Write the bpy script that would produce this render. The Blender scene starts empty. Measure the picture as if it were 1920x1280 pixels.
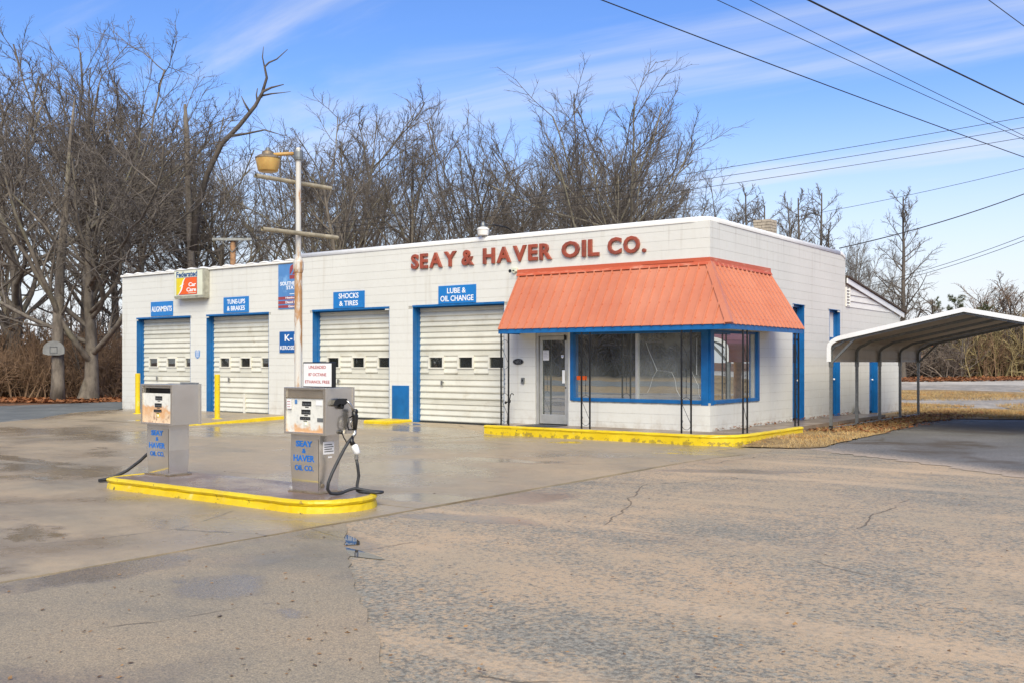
import bpy, bmesh, math, random
import numpy as np
from mathutils import Vector
from mathutils.geometry import delaunay_2d_cdt

PI = math.pi
scene = bpy.context.scene
COL = scene.collection

# ------------------------------------------------------------------ camera
cam_d = bpy.data.cameras.new('camera')
cam_d.sensor_width = 36.0
cam_d.lens = 36.0 * 1881.0 / 1920.0
cam_d.shift_y = 39.0 / 1920.0
cam_d.clip_start = 0.1
cam_d.clip_end = 3000.0
cam = bpy.data.objects.new('camera', cam_d)
COL.objects.link(cam)
cam.location = (8.94, -19.0, 1.55)
cam.rotation_euler = (PI / 2, 0, math.radians(36.37))
scene.camera = cam

# ------------------------------------------------------------------ world, sun, exposure
SUN_AZ = math.radians(142)      # clockwise from +Y
SUN_EL = math.radians(43)
world = bpy.data.worlds.new('World')
scene.world = world
world.use_nodes = True
wt = world.node_tree
wt.nodes.clear()


def wn(kind, **kw):
    n = wt.nodes.new(kind)
    for k, v in kw.items():
        setattr(n, k, v)
    return n


def wmath(op, a, b=None, clamp=False):
    n = wn('ShaderNodeMath', operation=op, use_clamp=clamp)
    for i, v in enumerate((a, b)):
        if v is None:
            continue
        if isinstance(v, (int, float)):
            n.inputs[i].default_value = v
        else:
            wt.links.new(v, n.inputs[i])
    return n.outputs[0]


w_out = wn('ShaderNodeOutputWorld')
w_bg = wn('ShaderNodeBackground')
w_bg.inputs['Strength'].default_value = 0.094
sky = wn('ShaderNodeTexSky', sky_type='NISHITA')
sky.sun_disc = False
sky.sun_elevation = SUN_EL
sky.sun_rotation = SUN_AZ
sky.altitude = 100
sky.air_density = 1.0
sky.dust_density = 0.7
sky.ozone_density = 2.2
tc = wn('ShaderNodeTexCoord')
sep = wn('ShaderNodeSeparateXYZ')
wt.links.new(tc.outputs['Generated'], sep.inputs[0])
zc = wmath('MAXIMUM', sep.outputs[2], 0.0)
den = wmath('ADD', zc, 0.16)
px = wmath('DIVIDE', sep.outputs[0], den)
py = wmath('DIVIDE', sep.outputs[1], den)
cmb = wn('ShaderNodeCombineXYZ')
wt.links.new(px, cmb.inputs[0])
wt.links.new(py, cmb.inputs[1])
mp = wn('ShaderNodeMapping')
mp.inputs['Rotation'].default_value = (0, 0, math.radians(-62))
mp.inputs['Scale'].default_value = (0.42, 1.75, 1)
wt.links.new(cmb.outputs[0], mp.inputs[0])
n1 = wn('ShaderNodeTexNoise')
n1.inputs['Scale'].default_value = 1.15
n1.inputs['Detail'].default_value = 7
n1.inputs['Roughness'].default_value = 0.55
n1.inputs['Distortion'].default_value = 0.9
wt.links.new(mp.outputs[0], n1.inputs['Vector'])
cr = wn('ShaderNodeMapRange', clamp=True)
cr.interpolation_type = 'SMOOTHSTEP'
cr.inputs['From Min'].default_value = 0.47
cr.inputs['From Max'].default_value = 0.72
cr.inputs['To Max'].default_value = 0.55
wt.links.new(n1.outputs[0], cr.inputs['Value'])
# thin high veil that thickens towards the horizon
hz = wn('ShaderNodeMapRange', clamp=True)
hz.interpolation_type = 'SMOOTHSTEP'
hz.inputs['From Min'].default_value = 0.28
hz.inputs['From Max'].default_value = 0.01
hz.inputs['To Min'].default_value = 0.04
hz.inputs['To Max'].default_value = 0.92
wt.links.new(sep.outputs[2], hz.inputs['Value'])
inv1 = wmath('SUBTRACT', 1.0, cr.outputs[0])
inv2 = wmath('SUBTRACT', 1.0, hz.outputs[0])
cover = wmath('SUBTRACT', 1.0, wmath('MULTIPLY', inv1, inv2), clamp=True)
sat = wn('ShaderNodeHueSaturation')
sat.inputs['Hue'].default_value = 0.514
sat.inputs['Saturation'].default_value = 1.32
sat.inputs['Value'].default_value = 1.38
wt.links.new(sky.outputs[0], sat.inputs['Color'])
mx = wn('ShaderNodeMix', data_type='RGBA')
wt.links.new(cover, mx.inputs['Factor'])
tone = wn('ShaderNodeMix', data_type='RGBA', blend_type='MULTIPLY')
tone.inputs['Factor'].default_value = 1.0
tone.inputs[7].default_value = (1.0, 0.985, 1.0, 1)
wt.links.new(sat.outputs[0], tone.inputs[6])
wt.links.new(tone.outputs[2], mx.inputs[6])
mx.inputs[7].default_value = (5.9, 6.0, 6.4, 1)
wt.links.new(mx.outputs[2], w_bg.inputs['Color'])
wt.links.new(w_bg.outputs[0], w_out.inputs[0])

sun_d = bpy.data.lights.new('sun', 'SUN')
sun_d.energy = 3.0
sun_d.angle = math.radians(45)
sun_d.color = (1.0, 0.91, 0.66)
sun = bpy.data.objects.new('sun', sun_d)
COL.objects.link(sun)
sdir = Vector((math.sin(SUN_AZ) * math.cos(SUN_EL), math.cos(SUN_AZ) * math.cos(SUN_EL), math.sin(SUN_EL)))
sun.rotation_euler = sdir.to_track_quat('Z', 'Y').to_euler()
sun.location = (-20, -40, 40)

vs = scene.view_settings
scene.display_settings.display_device = 'sRGB'
vs.view_transform = 'Standard'
vs.look = 'None'
vs.exposure = 0.66
vs.gamma = 1.0
vs.use_curve_mapping = False
scene.cycles.use_denoising = True
scene.cycles.max_bounces = 8
scene.cycles.transparent_max_bounces = 12

# ------------------------------------------------------------------ mesh helpers
def root_loc(o):
    v = Vector((0, 0, 0))
    while o is not None:
        v = v + o.location
        o = o.parent
    return v


class MB:
    def __init__(s):
        s.v = []
        s.f = []

    def add(s, vs_, fs):
        k = len(s.v)
        s.v.extend([tuple(map(float, p)) for p in vs_])
        s.f.extend([tuple(i + k for i in f) for f in fs])
        return s

    def box(s, x0, x1, y0, y1, z0, z1):
        if x0 > x1: x0, x1 = x1, x0
        if y0 > y1: y0, y1 = y1, y0
        if z0 > z1: z0, z1 = z1, z0
        return s.add([(x0, y0, z0), (x1, y0, z0), (x1, y1, z0), (x0, y1, z0),
                      (x0, y0, z1), (x1, y0, z1), (x1, y1, z1), (x0, y1, z1)],
                     [(0, 3, 2, 1), (4, 5, 6, 7), (0, 1, 5, 4), (1, 2, 6, 5), (2, 3, 7, 6), (3, 0, 4, 7)])

    def bar(s, p, q, w, h=None, up=(0, 0, 1)):
        """rectangular bar from p to q"""
        h = w if h is None else h
        p, q, up = Vector(p), Vector(q), Vector(up)
        d = (q - p).normalized()
        if abs(d.dot(up)) > 0.99:
            up = Vector((0, 1, 0))
        sx = d.cross(up).normalized() * (w / 2)
        sz = sx.cross(d).normalized() * (h / 2)
        vs_ = [p - sx - sz, p + sx - sz, p + sx + sz, p - sx + sz, q - sx - sz, q + sx - sz, q + sx + sz, q - sx + sz]
        return s.add(vs_, [(0, 1, 2, 3), (7, 6, 5, 4), (0, 4, 5, 1), (1, 5, 6, 2), (2, 6, 7, 3), (3, 7, 4, 0)])

    def tube(s, pts, r, n=8, caps=True, closed=False):
        pts = [Vector(p) for p in pts]
        if not hasattr(r, '__len__'):
            r = [r] * len(pts)
        m = len(pts)
        ref = None
        rings = []
        for i in range(m):
            if closed:
                t = (pts[(i + 1) % m] - pts[i - 1])
            else:
                t = pts[min(i + 1, m - 1)] - pts[max(i - 1, 0)]
            t.normalize()
            if ref is None:
                ref = Vector((0, 0, 1)) if abs(t.z) < 0.9 else Vector((1, 0, 0))
            u = ref - t * ref.dot(t)
            if u.length < 1e-4:
                u = t.orthogonal()
            u.normalize()
            ref = u
            w = t.cross(u)
            rings.append([pts[i] + (u * math.cos(a) + w * math.sin(a)) * r[i] for a in [2 * PI * k / n for k in range(n)]])
        vs_ = [p for ring in rings for p in ring]
        fs = []
        mm = m if closed else m - 1
        for i in range(mm):
            j = (i + 1) % m
            for k in range(n):
                fs.append((i * n + k, i * n + (k + 1) % n, j * n + (k + 1) % n, j * n + k))
        if caps and not closed:
            fs.append(tuple(reversed(range(n))))
            fs.append(tuple((m - 1) * n + k for k in range(n)))
        return s.add(vs_, fs)

    def lathe(s, prof, c, n=20, axis='z'):
        """prof list of (radius, height) turned about a line through c"""
        vs_ = []
        for (r, h) in prof:
            for k in range(n):
                a = 2 * PI * k / n
                if axis == 'z':
                    vs_.append((c[0] + r * math.cos(a), c[1] + r * math.sin(a), c[2] + h))
                elif axis == 'y':
                    vs_.append((c[0] + r * math.cos(a), c[1] + h, c[2] + r * math.sin(a)))
                else:
                    vs_.append((c[0] + h, c[1] + r * math.cos(a), c[2] + r * math.sin(a)))
        fs = []
        for i in range(len(prof) - 1):
            for k in range(n):
                fs.append((i * n + k, i * n + (k + 1) % n, (i + 1) * n + (k + 1) % n, (i + 1) * n + k))
        fs.append(tuple(reversed(range(n))))
        fs.append(tuple((len(prof) - 1) * n + k for k in range(n)))
        return s.add(vs_, fs)

    def prism_xz(s, poly, y0, y1):
        """polygon in x,z pulled along y"""
        n = len(poly)
        vs_ = [(x, y0, z) for x, z in poly] + [(x, y1, z) for x, z in poly]
        fs = [tuple(range(n)), tuple(reversed(range(n, 2 * n)))]
        for i in range(n):
            j = (i + 1) % n
            fs.append((i, i + n, j + n, j))
        return s.add(vs_, fs)

    def prism_yz(s, poly, x0, x1):
        n = len(poly)
        vs_ = [(x0, y, z) for y, z in poly] + [(x1, y, z) for y, z in poly]
        fs = [tuple(range(n)), tuple(reversed(range(n, 2 * n)))]
        for i in range(n):
            j = (i + 1) % n
            fs.append((i, i + n, j + n, j))
        return s.add(vs_, fs)

    def prism_xy(s, poly, z0, z1):
        n = len(poly)
        vs_ = [(x, y, z0) for x, y in poly] + [(x, y, z1) for x, y in poly]
        fs = [tuple(reversed(range(n))), tuple(range(n, 2 * n))]
        for i in range(n):
            j = (i + 1) % n
            fs.append((i, j, j + n, i + n))
        return s.add(vs_, fs)

    def sweep(s, path, prof, closed=False, caps=True):
        """prof = list of (outward offset, z); path in xy; outward = right-hand side of travel"""
        n = len(path)
        k = len(prof)
        vs_ = []
        for i, (x, y) in enumerate(path):
            a = path[i - 1] if (i > 0 or closed) else path[i]
            b = path[(i + 1) % n] if (i < n - 1 or closed) else path[i]
            dx, dy = b[0] - a[0], b[1] - a[1]
            l = math.hypot(dx, dy) or 1
            nx, ny = dy / l, -dx / l
            for o, z in prof:
                vs_.append((x + nx * o, y + ny * o, z))
        fs = []
        for i in range(n if closed else n - 1):
            j = (i + 1) % n
            for m in range(k - 1):
                fs.append((i * k + m, j * k + m, j * k + m + 1, i * k + m + 1))
        if caps and not closed:
            fs.append(tuple(reversed(range(k))))
            fs.append(tuple((n - 1) * k + m for m in range(k)))
        return s.add(vs_, fs)

    def build(s, name, mat, parent=None, smooth=False, bevel=0.0, recalc=True, **tags):
        me = bpy.data.meshes.new(name)
        o0 = root_loc(parent) if parent is not None else Vector((0, 0, 0))
        me.from_pydata([(p[0] - o0.x, p[1] - o0.y, p[2] - o0.z) for p in s.v], [], s.f)
        if recalc or bevel:
            bm = bmesh.new()
            bm.from_mesh(me)
            bmesh.ops.recalc_face_normals(bm, faces=bm.faces)
            if bevel:
                ed = [e for e in bm.edges if len(e.link_faces) == 2 and e.calc_face_angle(0) > 0.6]
                bmesh.ops.bevel(bm, geom=ed, offset=bevel, segments=2, affect='EDGES', profile=0.5)
            bm.to_mesh(me)
            bm.free()
        if smooth:
            me.polygons.foreach_set('use_smooth', [True] * len(me.polygons))
        me.materials.append(mat)
        o = bpy.data.objects.new(name, me)
        COL.objects.link(o)
        o.parent = parent
        for k, v in tags.items():
            o[k] = v
        return o


def thing(name, loc, label, category, group=None):
    o = bpy.data.objects.new(name, None)
    o.empty_display_size = 0.2
    o.location = loc
    COL.objects.link(o)
    o['label'] = label
    o['category'] = category
    if group:
        o['group'] = group
    return o


def part_empty(name, parent):
    o = bpy.data.objects.new(name, None)
    o.empty_display_size = 0.2
    COL.objects.link(o)
    o.parent = parent
    return o


def copy_tree(o, parent=None):
    c = o.copy()
    COL.objects.link(c)
    c.parent = parent
    for ch in o.children:
        copy_tree(ch, c)
    return c


def tags(o, label, cat, group=None):
    o['label'] = label
    o['category'] = cat
    if group:
        o['group'] = group
    return o


# ------------------------------------------------------------------ materials
def new_mat(name):
    m = bpy.data.materials.new(name)
    m.use_nodes = True
    nt = m.node_tree
    b = nt.nodes['Principled BSDF']
    return m, nt, b


class NT:
    def __init__(s, nt):
        s.nt = nt
        s.pos = None

    def node(s, kind, **kw):
        n = s.nt.nodes.new(kind)
        for k, v in kw.items():
            setattr(n, k, v)
        return n

    def link(s, a, b):
        s.nt.links.new(a, b)

    def coord(s, obj=False):
        if obj:
            return s.node('ShaderNodeTexCoord').outputs['Object']
        if s.pos is None:
            s.pos = s.node('ShaderNodeNewGeometry').outputs['Position']
        return s.pos

    def noise(s, scale, detail=4, rough=0.55, stretch=None, rot=0.0, obj=False, dist=0.0, off=0.0):
        n = s.node('ShaderNodeTexNoise')
        n.inputs['Scale'].default_value = scale
        n.inputs['Detail'].default_value = detail
        n.inputs['Roughness'].default_value = rough
        n.inputs['Distortion'].default_value = dist
        c = s.coord(obj)
        if stretch or rot or off:
            m = s.node('ShaderNodeMapping')
            m.inputs['Scale'].default_value = stretch or (1, 1, 1)
            m.inputs['Rotation'].default_value = (0, 0, rot)
            m.inputs['Location'].default_value = (off, off * 1.7, off * 0.6)
            s.link(c, m.inputs[0])
            c = m.outputs[0]
        s.link(c, n.inputs['Vector'])
        return n.outputs[0]

    def ramp(s, val, a, b, lo=0.0, hi=1.0, smooth=True):
        n = s.node('ShaderNodeMapRange', clamp=True)
        if smooth:
            n.interpolation_type = 'SMOOTHSTEP'
        n.inputs['From Min'].default_value = a
        n.inputs['From Max'].default_value = b
        n.inputs['To Min'].default_value = lo
        n.inputs['To Max'].default_value = hi
        s.link(val, n.inputs['Value'])
        return n.outputs[0]

    def math(s, op, a, b=None, clamp=False):
        n = s.node('ShaderNodeMath', operation=op, use_clamp=clamp)
        for i, v in enumerate((a, b)):
            if v is None:
                continue
            if isinstance(v, (int, float)):
                n.inputs[i].default_value = v
            else:
                s.link(v, n.inputs[i])
        return n.outputs[0]

    def mix(s, fac, a, b, blend='MIX'):
        n = s.node('ShaderNodeMix', data_type='RGBA', blend_type=blend)
        for sock, v in ((n.inputs['Factor'], fac), (n.inputs[6], a), (n.inputs[7], b)):
            if isinstance(v, (int, float)):
                sock.default_value = v
            elif isinstance(v, (tuple, list)):
                sock.default_value = (v[0], v[1], v[2], 1)
            else:
                s.link(v, sock)
        return n.outputs[2]

    def bump(s, h, strength=0.3, dist=0.01, prev=None):
        n = s.node('ShaderNodeBump')
        n.inputs['Strength'].default_value = strength
        n.inputs['Distance'].default_value = dist
        s.link(h, n.inputs['Height'])
        if prev is not None:
            s.link(prev, n.inputs['Normal'])
        return n.outputs[0]


def simple(name, col, rough=0.6, metal=0.0, var=0.12, scale=3.0, bump=0.0, bscale=40.0, obj=False, spec=None, col2=None, dirt=None, dscale=6.0, dlo=0.55, dhi=0.75, rvar=0.0):
    m, nt, b = new_mat(name)
    h = NT(nt)
    c2 = col2 or tuple(c * (1 - 2.2 * var) for c in col)
    n = h.noise(scale, 5, 0.6, obj=obj)
    f = h.ramp(n, 0.3, 0.7)
    c = h.mix(f, col, c2)
    if dirt:
        d = h.noise(dscale, 6, 0.65, obj=obj, off=7.3)
        c = h.mix(h.ramp(d, dlo, dhi), c, dirt)
    h.link(c, b.inputs['Base Color'])
    if rvar:
        rr = h.ramp(n, 0.3, 0.7, rough - rvar, rough + rvar)
        h.link(rr, b.inputs['Roughness'])
    else:
        b.inputs['Roughness'].default_value = rough
    b.inputs['Metallic'].default_value = metal
    if spec is not None:
        b.inputs['Specular IOR Level'].default_value = spec
    if bump:
        bb = h.noise(bscale, 3, 0.6, obj=obj)
        h.link(h.bump(bb, bump, 0.01), b.inputs['Normal'])
    return m


M = {}
# painted block: cream white with grime, slight waviness
def painted_block(name, col):
    m, nt, b = new_mat(name)
    h = NT(nt)
    big = h.ramp(h.noise(0.55, 5, 0.6), 0.3, 0.72)
    c = h.mix(big, col, tuple(x * 0.93 for x in col))
    fine = h.ramp(h.noise(9, 6, 0.7), 0.45, 0.8)
    c = h.mix(h.math('MULTIPLY', fine, 0.35), c, (col[0] * 0.86, col[1] * 0.83, col[2] * 0.76))
    drip = h.ramp(h.noise(2.2, 5, 0.6, stretch=(2.2, 2.2, 0.14), off=3.1), 0.56, 0.78)
    c = h.mix(h.math('MULTIPLY', drip, 0.30), c, (0.42, 0.37, 0.28))
    szz = h.node('ShaderNodeSeparateXYZ')
    h.link(h.coord(), szz.inputs[0])
    spl = h.math('MULTIPLY', h.ramp(szz.outputs[2], 0.55, 0.05), h.ramp(h.noise(4, 6, 0.7, off=8.8), 0.42, 0.68))
    c = h.mix(h.math('MULTIPLY', spl, 0.5), c, (0.40, 0.33, 0.25))
    run = h.math('MULTIPLY', h.ramp(szz.outputs[2], 3.6, 4.4), h.ramp(h.noise(3.2, 5, 0.65, stretch=(2.4, 2.4, 0.10), off=5.5), 0.55, 0.72))
    c = h.mix(h.math('MULTIPLY', run, 0.35), c, (0.36, 0.33, 0.28))
    scf = h.ramp(h.noise(22, 5, 0.75, off=6.2), 0.68, 0.72)
    c = h.mix(h.math('MULTIPLY', scf, 0.45), c, (0.42, 0.40, 0.36))
    h.link(c, b.inputs['Base Color'])
    b.inputs['Roughness'].default_value = 0.62
    n1_ = h.noise(60, 4, 0.65)
    n2_ = h.noise(6, 3, 0.5)
    h.link(h.bump(n1_, 0.35, 0.004, h.bump(n2_, 0.25, 0.012)), b.inputs['Normal'])
    return m


M['block'] = painted_block('painted_block', (0.70, 0.70, 0.665))
M['mortar'] = simple('painted_mortar', (0.60, 0.58, 0.52), 0.8, var=0.2, scale=7)
M['coping'] = simple('white_coping', (0.84, 0.83, 0.80), 0.5, var=0.04, scale=4, bump=0.2, bscale=14)
M['blue'] = simple('blue_paint', (0.006, 0.135, 0.40), 0.42, var=0.12, scale=3, bump=0.12, bscale=30, dirt=(0.012, 0.07, 0.18), dscale=4, dlo=0.62, dhi=0.85)
M['blue_sign'] = simple('blue_sign', (0.012, 0.19, 0.56), 0.33, var=0.07, scale=1.3, dirt=(0.05, 0.28, 0.62), dscale=2.2, dlo=0.55, dhi=0.8)
M['blue_dark_sign'] = simple('dark_blue_sign', (0.004, 0.10, 0.36), 0.33, var=0.08, scale=1.5)
M['blue_faded'] = simple('faded_blue_sign', (0.09, 0.25, 0.56), 0.4, var=0.07, scale=1.5, dirt=(0.2, 0.4, 0.7), dscale=2)
M['sign_white'] = simple('sign_white', (0.85, 0.87, 0.9), 0.4, var=0.03)
M['sign_red'] = simple('sign_red', (0.33, 0.055, 0.06), 0.45, var=0.1)
M['text_red'] = simple('text_red', (0.42, 0.03, 0.035), 0.4, var=0.05)
M['text_blue'] = simple('text_blue', (0.008, 0.15, 0.56), 0.4, var=0.05)
M['navy'] = simple('navy', (0.015, 0.08, 0.24), 0.45, var=0.05)
M['lemon'] = simple('sign_yellow', (0.78, 0.62, 0.01), 0.4, var=0.05)
M['orange'] = simple('sign_orange', (0.80, 0.115, 0.008), 0.4, var=0.06)
M['sign_cream'] = simple('sign_cream', (0.70, 0.72, 0.58), 0.35, var=0.05)
M['sign_case'] = simple('sign_case', (0.46, 0.45, 0.37), 0.5, metal=0.2, var=0.15, scale=8)
M['door_panel'] = simple('door_panel', (0.70, 0.69, 0.605), 0.42, var=0.06, scale=1.6, dirt=(0.50, 0.46, 0.36), dscale=2.2, dlo=0.52, dhi=0.80, bump=0.08, bscale=10)
M['door_trim'] = simple('door_trim', (0.76, 0.74, 0.66), 0.45, var=0.06)
M['yellow'] = None
M['black_iron'] = simple('black_iron', (0.012, 0.012, 0.013), 0.42, var=0.2, scale=12)
M['black'] = simple('black_plastic', (0.012, 0.012, 0.013), 0.35, var=0.1)
M['rubber'] = simple('rubber', (0.035, 0.037, 0.042), 0.5, var=0.2, scale=20)
M['galv'] = simple('galvanised', (0.25, 0.265, 0.27), 0.45, metal=0.6, var=0.12, scale=14, obj=False, dirt=(0.25, 0.25, 0.24), dscale=5)
M['white_metal'] = simple('white_metal', (0.82, 0.84, 0.87), 0.35, var=0.03, scale=2)
M['panel_under'] = simple('panel_underside', (0.52, 0.46, 0.38), 0.5, metal=0.0, var=0.08, scale=1.2, dirt=(0.33, 0.29, 0.23), dscale=1.6)
M['white_board'] = simple('white_board', (0.80, 0.79, 0.76), 0.55, var=0.05, scale=4, dirt=(0.5, 0.46, 0.38), dscale=5, dlo=0.6, dhi=0.85)
M['alu'] = simple('aluminium', (0.62, 0.62, 0.60), 0.35, metal=0.55, var=0.08, scale=5, dirt=(0.50, 0.42, 0.24), dscale=2.5, dlo=0.6, dhi=0.8)
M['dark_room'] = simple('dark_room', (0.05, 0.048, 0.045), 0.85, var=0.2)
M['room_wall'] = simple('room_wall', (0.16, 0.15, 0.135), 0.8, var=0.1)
M['roofing'] = simple('roofing', (0.12, 0.12, 0.12), 0.8, var=0.2)
M['shingle'] = simple('shingle', (0.10, 0.065, 0.045), 0.85, var=0.3, scale=20)
M['brick'] = simple('chimney_brick', (0.58, 0.49, 0.38), 0.75, var=0.16, scale=9, bump=0.3)
M['brick_mortar'] = simple('chimney_mortar', (0.16, 0.14, 0.12), 0.85, var=0.1)
M['paper'] = simple('paper', (0.82, 0.82, 0.84), 0.6, var=0.03)
M['paper_ink'] = simple('paper_ink', (0.42, 0.42, 0.5), 0.6, var=0.05)
M['crack'] = simple('crack_white', (0.8, 0.82, 0.82), 0.4, var=0.02)
M['wire'] = simple('wire', (0.02, 0.02, 0.022), 0.5, var=0.1)
M['pole_wood'] = simple('pole_wood', (0.36, 0.20, 0.105), 0.8, var=0.2, scale=6, bump=0.4)
M['crossarm'] = simple('crossarm', (0.36, 0.37, 0.36), 0.7, var=0.15, scale=9)
M['iron_steel'] = simple('bare_steel', (0.5, 0.5, 0.49), 0.3, metal=1.0, var=0.1, scale=8)

# yellow kerb paint, chipped dark at the foot and along cracks
m, nt, b = new_mat('yellow_kerb_paint')
h = NT(nt)
base = h.mix(h.ramp(h.noise(1.6, 4, 0.6), 0.35, 0.7), (0.66, 0.47, 0.005), (0.74, 0.56, 0.015))
sm = h.ramp(h.noise(5, 5, 0.6, off=4.0), 0.6, 0.8)
base = h.mix(h.math('MULTIPLY', sm, 0.7), base, (0.74, 0.64, 0.25))
chip = h.ramp(h.noise(11, 7, 0.72, off=11.0), 0.635, 0.66)
c = h.mix(chip, base, (0.07, 0.055, 0.03))
sz_ = h.node('ShaderNodeSeparateXYZ')
h.link(h.coord(), sz_.inputs[0])
foot = h.ramp(sz_.outputs[2], 0.045, -0.02)
fch = h.ramp(h.math('ADD', h.noise(9, 6, 0.7, off=31.0), h.math('MULTIPLY', foot, 0.13)), 0.64, 0.67)
c = h.mix(h.math('MULTIPLY', fch, 0.55), c, (0.10, 0.075, 0.045))
grime = h.ramp(h.noise(3.0, 6, 0.7, stretch=(0.6, 0.6, 2.5), off=2.0), 0.54, 0.78)
c = h.mix(h.math('MULTIPLY', grime, 0.45), c, (0.30, 0.20, 0.03))
h.link(c, b.inputs['Base Color'])
b.inputs['Roughness'].default_value = 0.38
h.link(h.bump(h.noise(14, 5, 0.65), 0.5, 0.012), b.inputs['Normal'])
M['yellow'] = m

# salmon roofing steel
m, nt, b = new_mat('salmon_steel')
h = NT(nt)
c = h.mix(h.ramp(h.noise(0.8, 4, 0.55), 0.35, 0.7), (0.54, 0.190, 0.104), (0.485, 0.160, 0.088))
st = h.ramp(h.noise(3.5, 5, 0.6, stretch=(1.5, 1.5, 0.12)), 0.58, 0.8)
c = h.mix(h.math('MULTIPLY', st, 0.35), c, (0.60, 0.27, 0.18))
fd = h.ramp(h.noise(0.55, 5, 0.65, off=13), 0.42, 0.72)
c = h.mix(h.math('MULTIPLY', fd, 0.5), c, (0.58, 0.245, 0.155))
grm = h.ramp(h.noise(5, 6, 0.7, off=17, stretch=(1.2, 1.2, 0.25)), 0.58, 0.76)
c = h.mix(h.math('MULTIPLY', grm, 0.28), c, (0.36, 0.12, 0.075))
h.link(c, b.inputs['Base Color'])
b.inputs['Roughness'].default_value = 0.45
M['salmon'] = m
# weathered flashing: stronger orange with chalky worn stripe
m, nt, b = new_mat('flashing')
h = NT(nt)
w = h.ramp(h.noise(2.0, 6, 0.7, stretch=(0.8, 0.8, 4)), 0.5, 0.72)
c = h.mix(w, (0.50, 0.098, 0.040), (0.60, 0.27, 0.18))
h.link(c, b.inputs['Base Color'])
b.inputs['Roughness'].default_value = 0.5
M['flashing'] = m
# rusted brown-red letter faces
m, nt, b = new_mat('letter_red')
h = NT(nt)
w = h.ramp(h.noise(4.5, 6, 0.7), 0.4, 0.72)
c = h.mix(w, (0.33, 0.068, 0.034), (0.17, 0.046, 0.032))
w2 = h.ramp(h.noise(9, 6, 0.7, off=3), 0.6, 0.8)
c = h.mix(h.math('MULTIPLY', w2, 0.7), c, (0.42, 0.13, 0.08))
h.link(c, b.inputs['Base Color'])
b.inputs['Roughness'].default_value = 0.5
M['letter'] = m

# brushed stainless
def stainless(name, tint=(0.84, 0.79, 0.71), r0=0.15, r1=0.27):
    m, nt, b = new_mat(name)
    h = NT(nt)
    br = h.noise(30, 4, 0.6, stretch=(1, 1, 14))
    bl = h.noise(1.7, 4, 0.55)
    h.link(h.ramp(bl, 0.3, 0.7, r0, r1), b.inputs['Roughness'])
    c = h.mix(h.ramp(bl, 0.35, 0.7), tint, tuple(x * 0.82 for x in tint))
    d = h.ramp(h.noise(8, 6, 0.7, off=5), 0.62, 0.8)
    c = h.mix(h.math('MULTIPLY', d, 0.5), c, (0.30, 0.25, 0.19))
    h.link(c, b.inputs['Base Color'])
    b.inputs['Metallic'].default_value = 0.88
    wob = h.noise(2.4, 2, 0.4, off=1.0)
    h.link(h.bump(br, 0.02, 0.001, h.bump(wob, 0.18, 0.02)), b.inputs['Normal'])
    return m


M['steel'] = stainless('stainless')
M['steel_mirror'] = stainless('stainless_bright', (0.78, 0.735, 0.66), 0.07, 0.14)

# rusty dial face of the pumps; rust creeps up from the foot of the panel
def rusty_face(name, z0, z1, amount):
    m, nt, b = new_mat(name)
    h = NT(nt)
    sp = h.node('ShaderNodeSeparateXYZ')
    h.link(h.coord(), sp.inputs[0])
    g = h.ramp(sp.outputs[2], z0, z1, 1.0, 0.0, smooth=False)
    n = h.noise(7, 7, 0.7)
    n2 = h.noise(18, 6, 0.75, off=2)
    v = h.math('ADD', h.math('MULTIPLY', g, amount), h.math('MULTIPLY', h.math('SUBTRACT', n, 0.5), 1.3))
    base = h.mix(h.ramp(h.noise(16, 6, 0.7, off=4), 0.45, 0.75), (0.74, 0.74, 0.70), (0.55, 0.55, 0.52))
    c = h.mix(h.ramp(v, 0.38, 0.62), base, (0.66, 0.38, 0.19))
    c = h.mix(h.ramp(v, 0.62, 0.9), c, (0.78, 0.60, 0.42))
    c = h.mix(h.math('MULTIPLY', h.ramp(v, 0.72, 1.0), h.ramp(n2, 0.45, 0.65)), c, (0.20, 0.06, 0.02))
    h.link(c, b.inputs['Base Color'])
    b.inputs['Roughness'].default_value = 0.45
    h.link(h.bump(n2, 0.3, 0.004), b.inputs['Normal'])
    return m


M['face_l'] = rusty_face('rusty_dial_face', 0.80, 1.17, 1.0)
M['face_r'] = rusty_face('stained_dial_face', 0.80, 1.05, 0.62)

# rust streaked white pole
m, nt, b = new_mat('rusted_white_pole')
h = NT(nt)
rn = h.noise(5, 7, 0.72, stretch=(2.2, 2.2, 0.5))
sp = h.node('ShaderNodeSeparateXYZ')
h.link(h.coord(), sp.inputs[0])
band = h.math('MULTIPLY', h.ramp(sp.outputs[2], 1.5, 2.2), h.ramp(sp.outputs[2], 2.75, 2.45))
v = h.math('ADD', rn, h.math('MULTIPLY', band, 0.10))
c = h.mix(h.ramp(v, 0.53, 0.66), (0.58, 0.565, 0.53), (0.42, 0.22, 0.09))
c = h.mix(h.ramp(v, 0.70, 0.8), c, (0.10, 0.04, 0.02))
h.link(c, b.inputs['Base Color'])
b.inputs['Roughness'].default_value = 0.55
M['pole'] = m
M['crossbar'] = simple('crossbar', (0.46, 0.40, 0.28), 0.5, var=0.18, scale=8, dirt=(0.16, 0.09, 0.04), dscale=12, dlo=0.6, dhi=0.75)
m, nt, b = new_mat('amber_lens')
h = NT(nt)
c = h.mix(h.ramp(h.noise(7, 5, 0.6, stretch=(1, 1, 0.5)), 0.35, 0.7), (0.62, 0.40, 0.13), (0.42, 0.25, 0.08))
h.link(c, b.inputs['Base Color'])
b.inputs['Roughness'].default_value = 0.4
b.inputs['Subsurface Weight'].default_value = 0.15
M['amber'] = m
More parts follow.
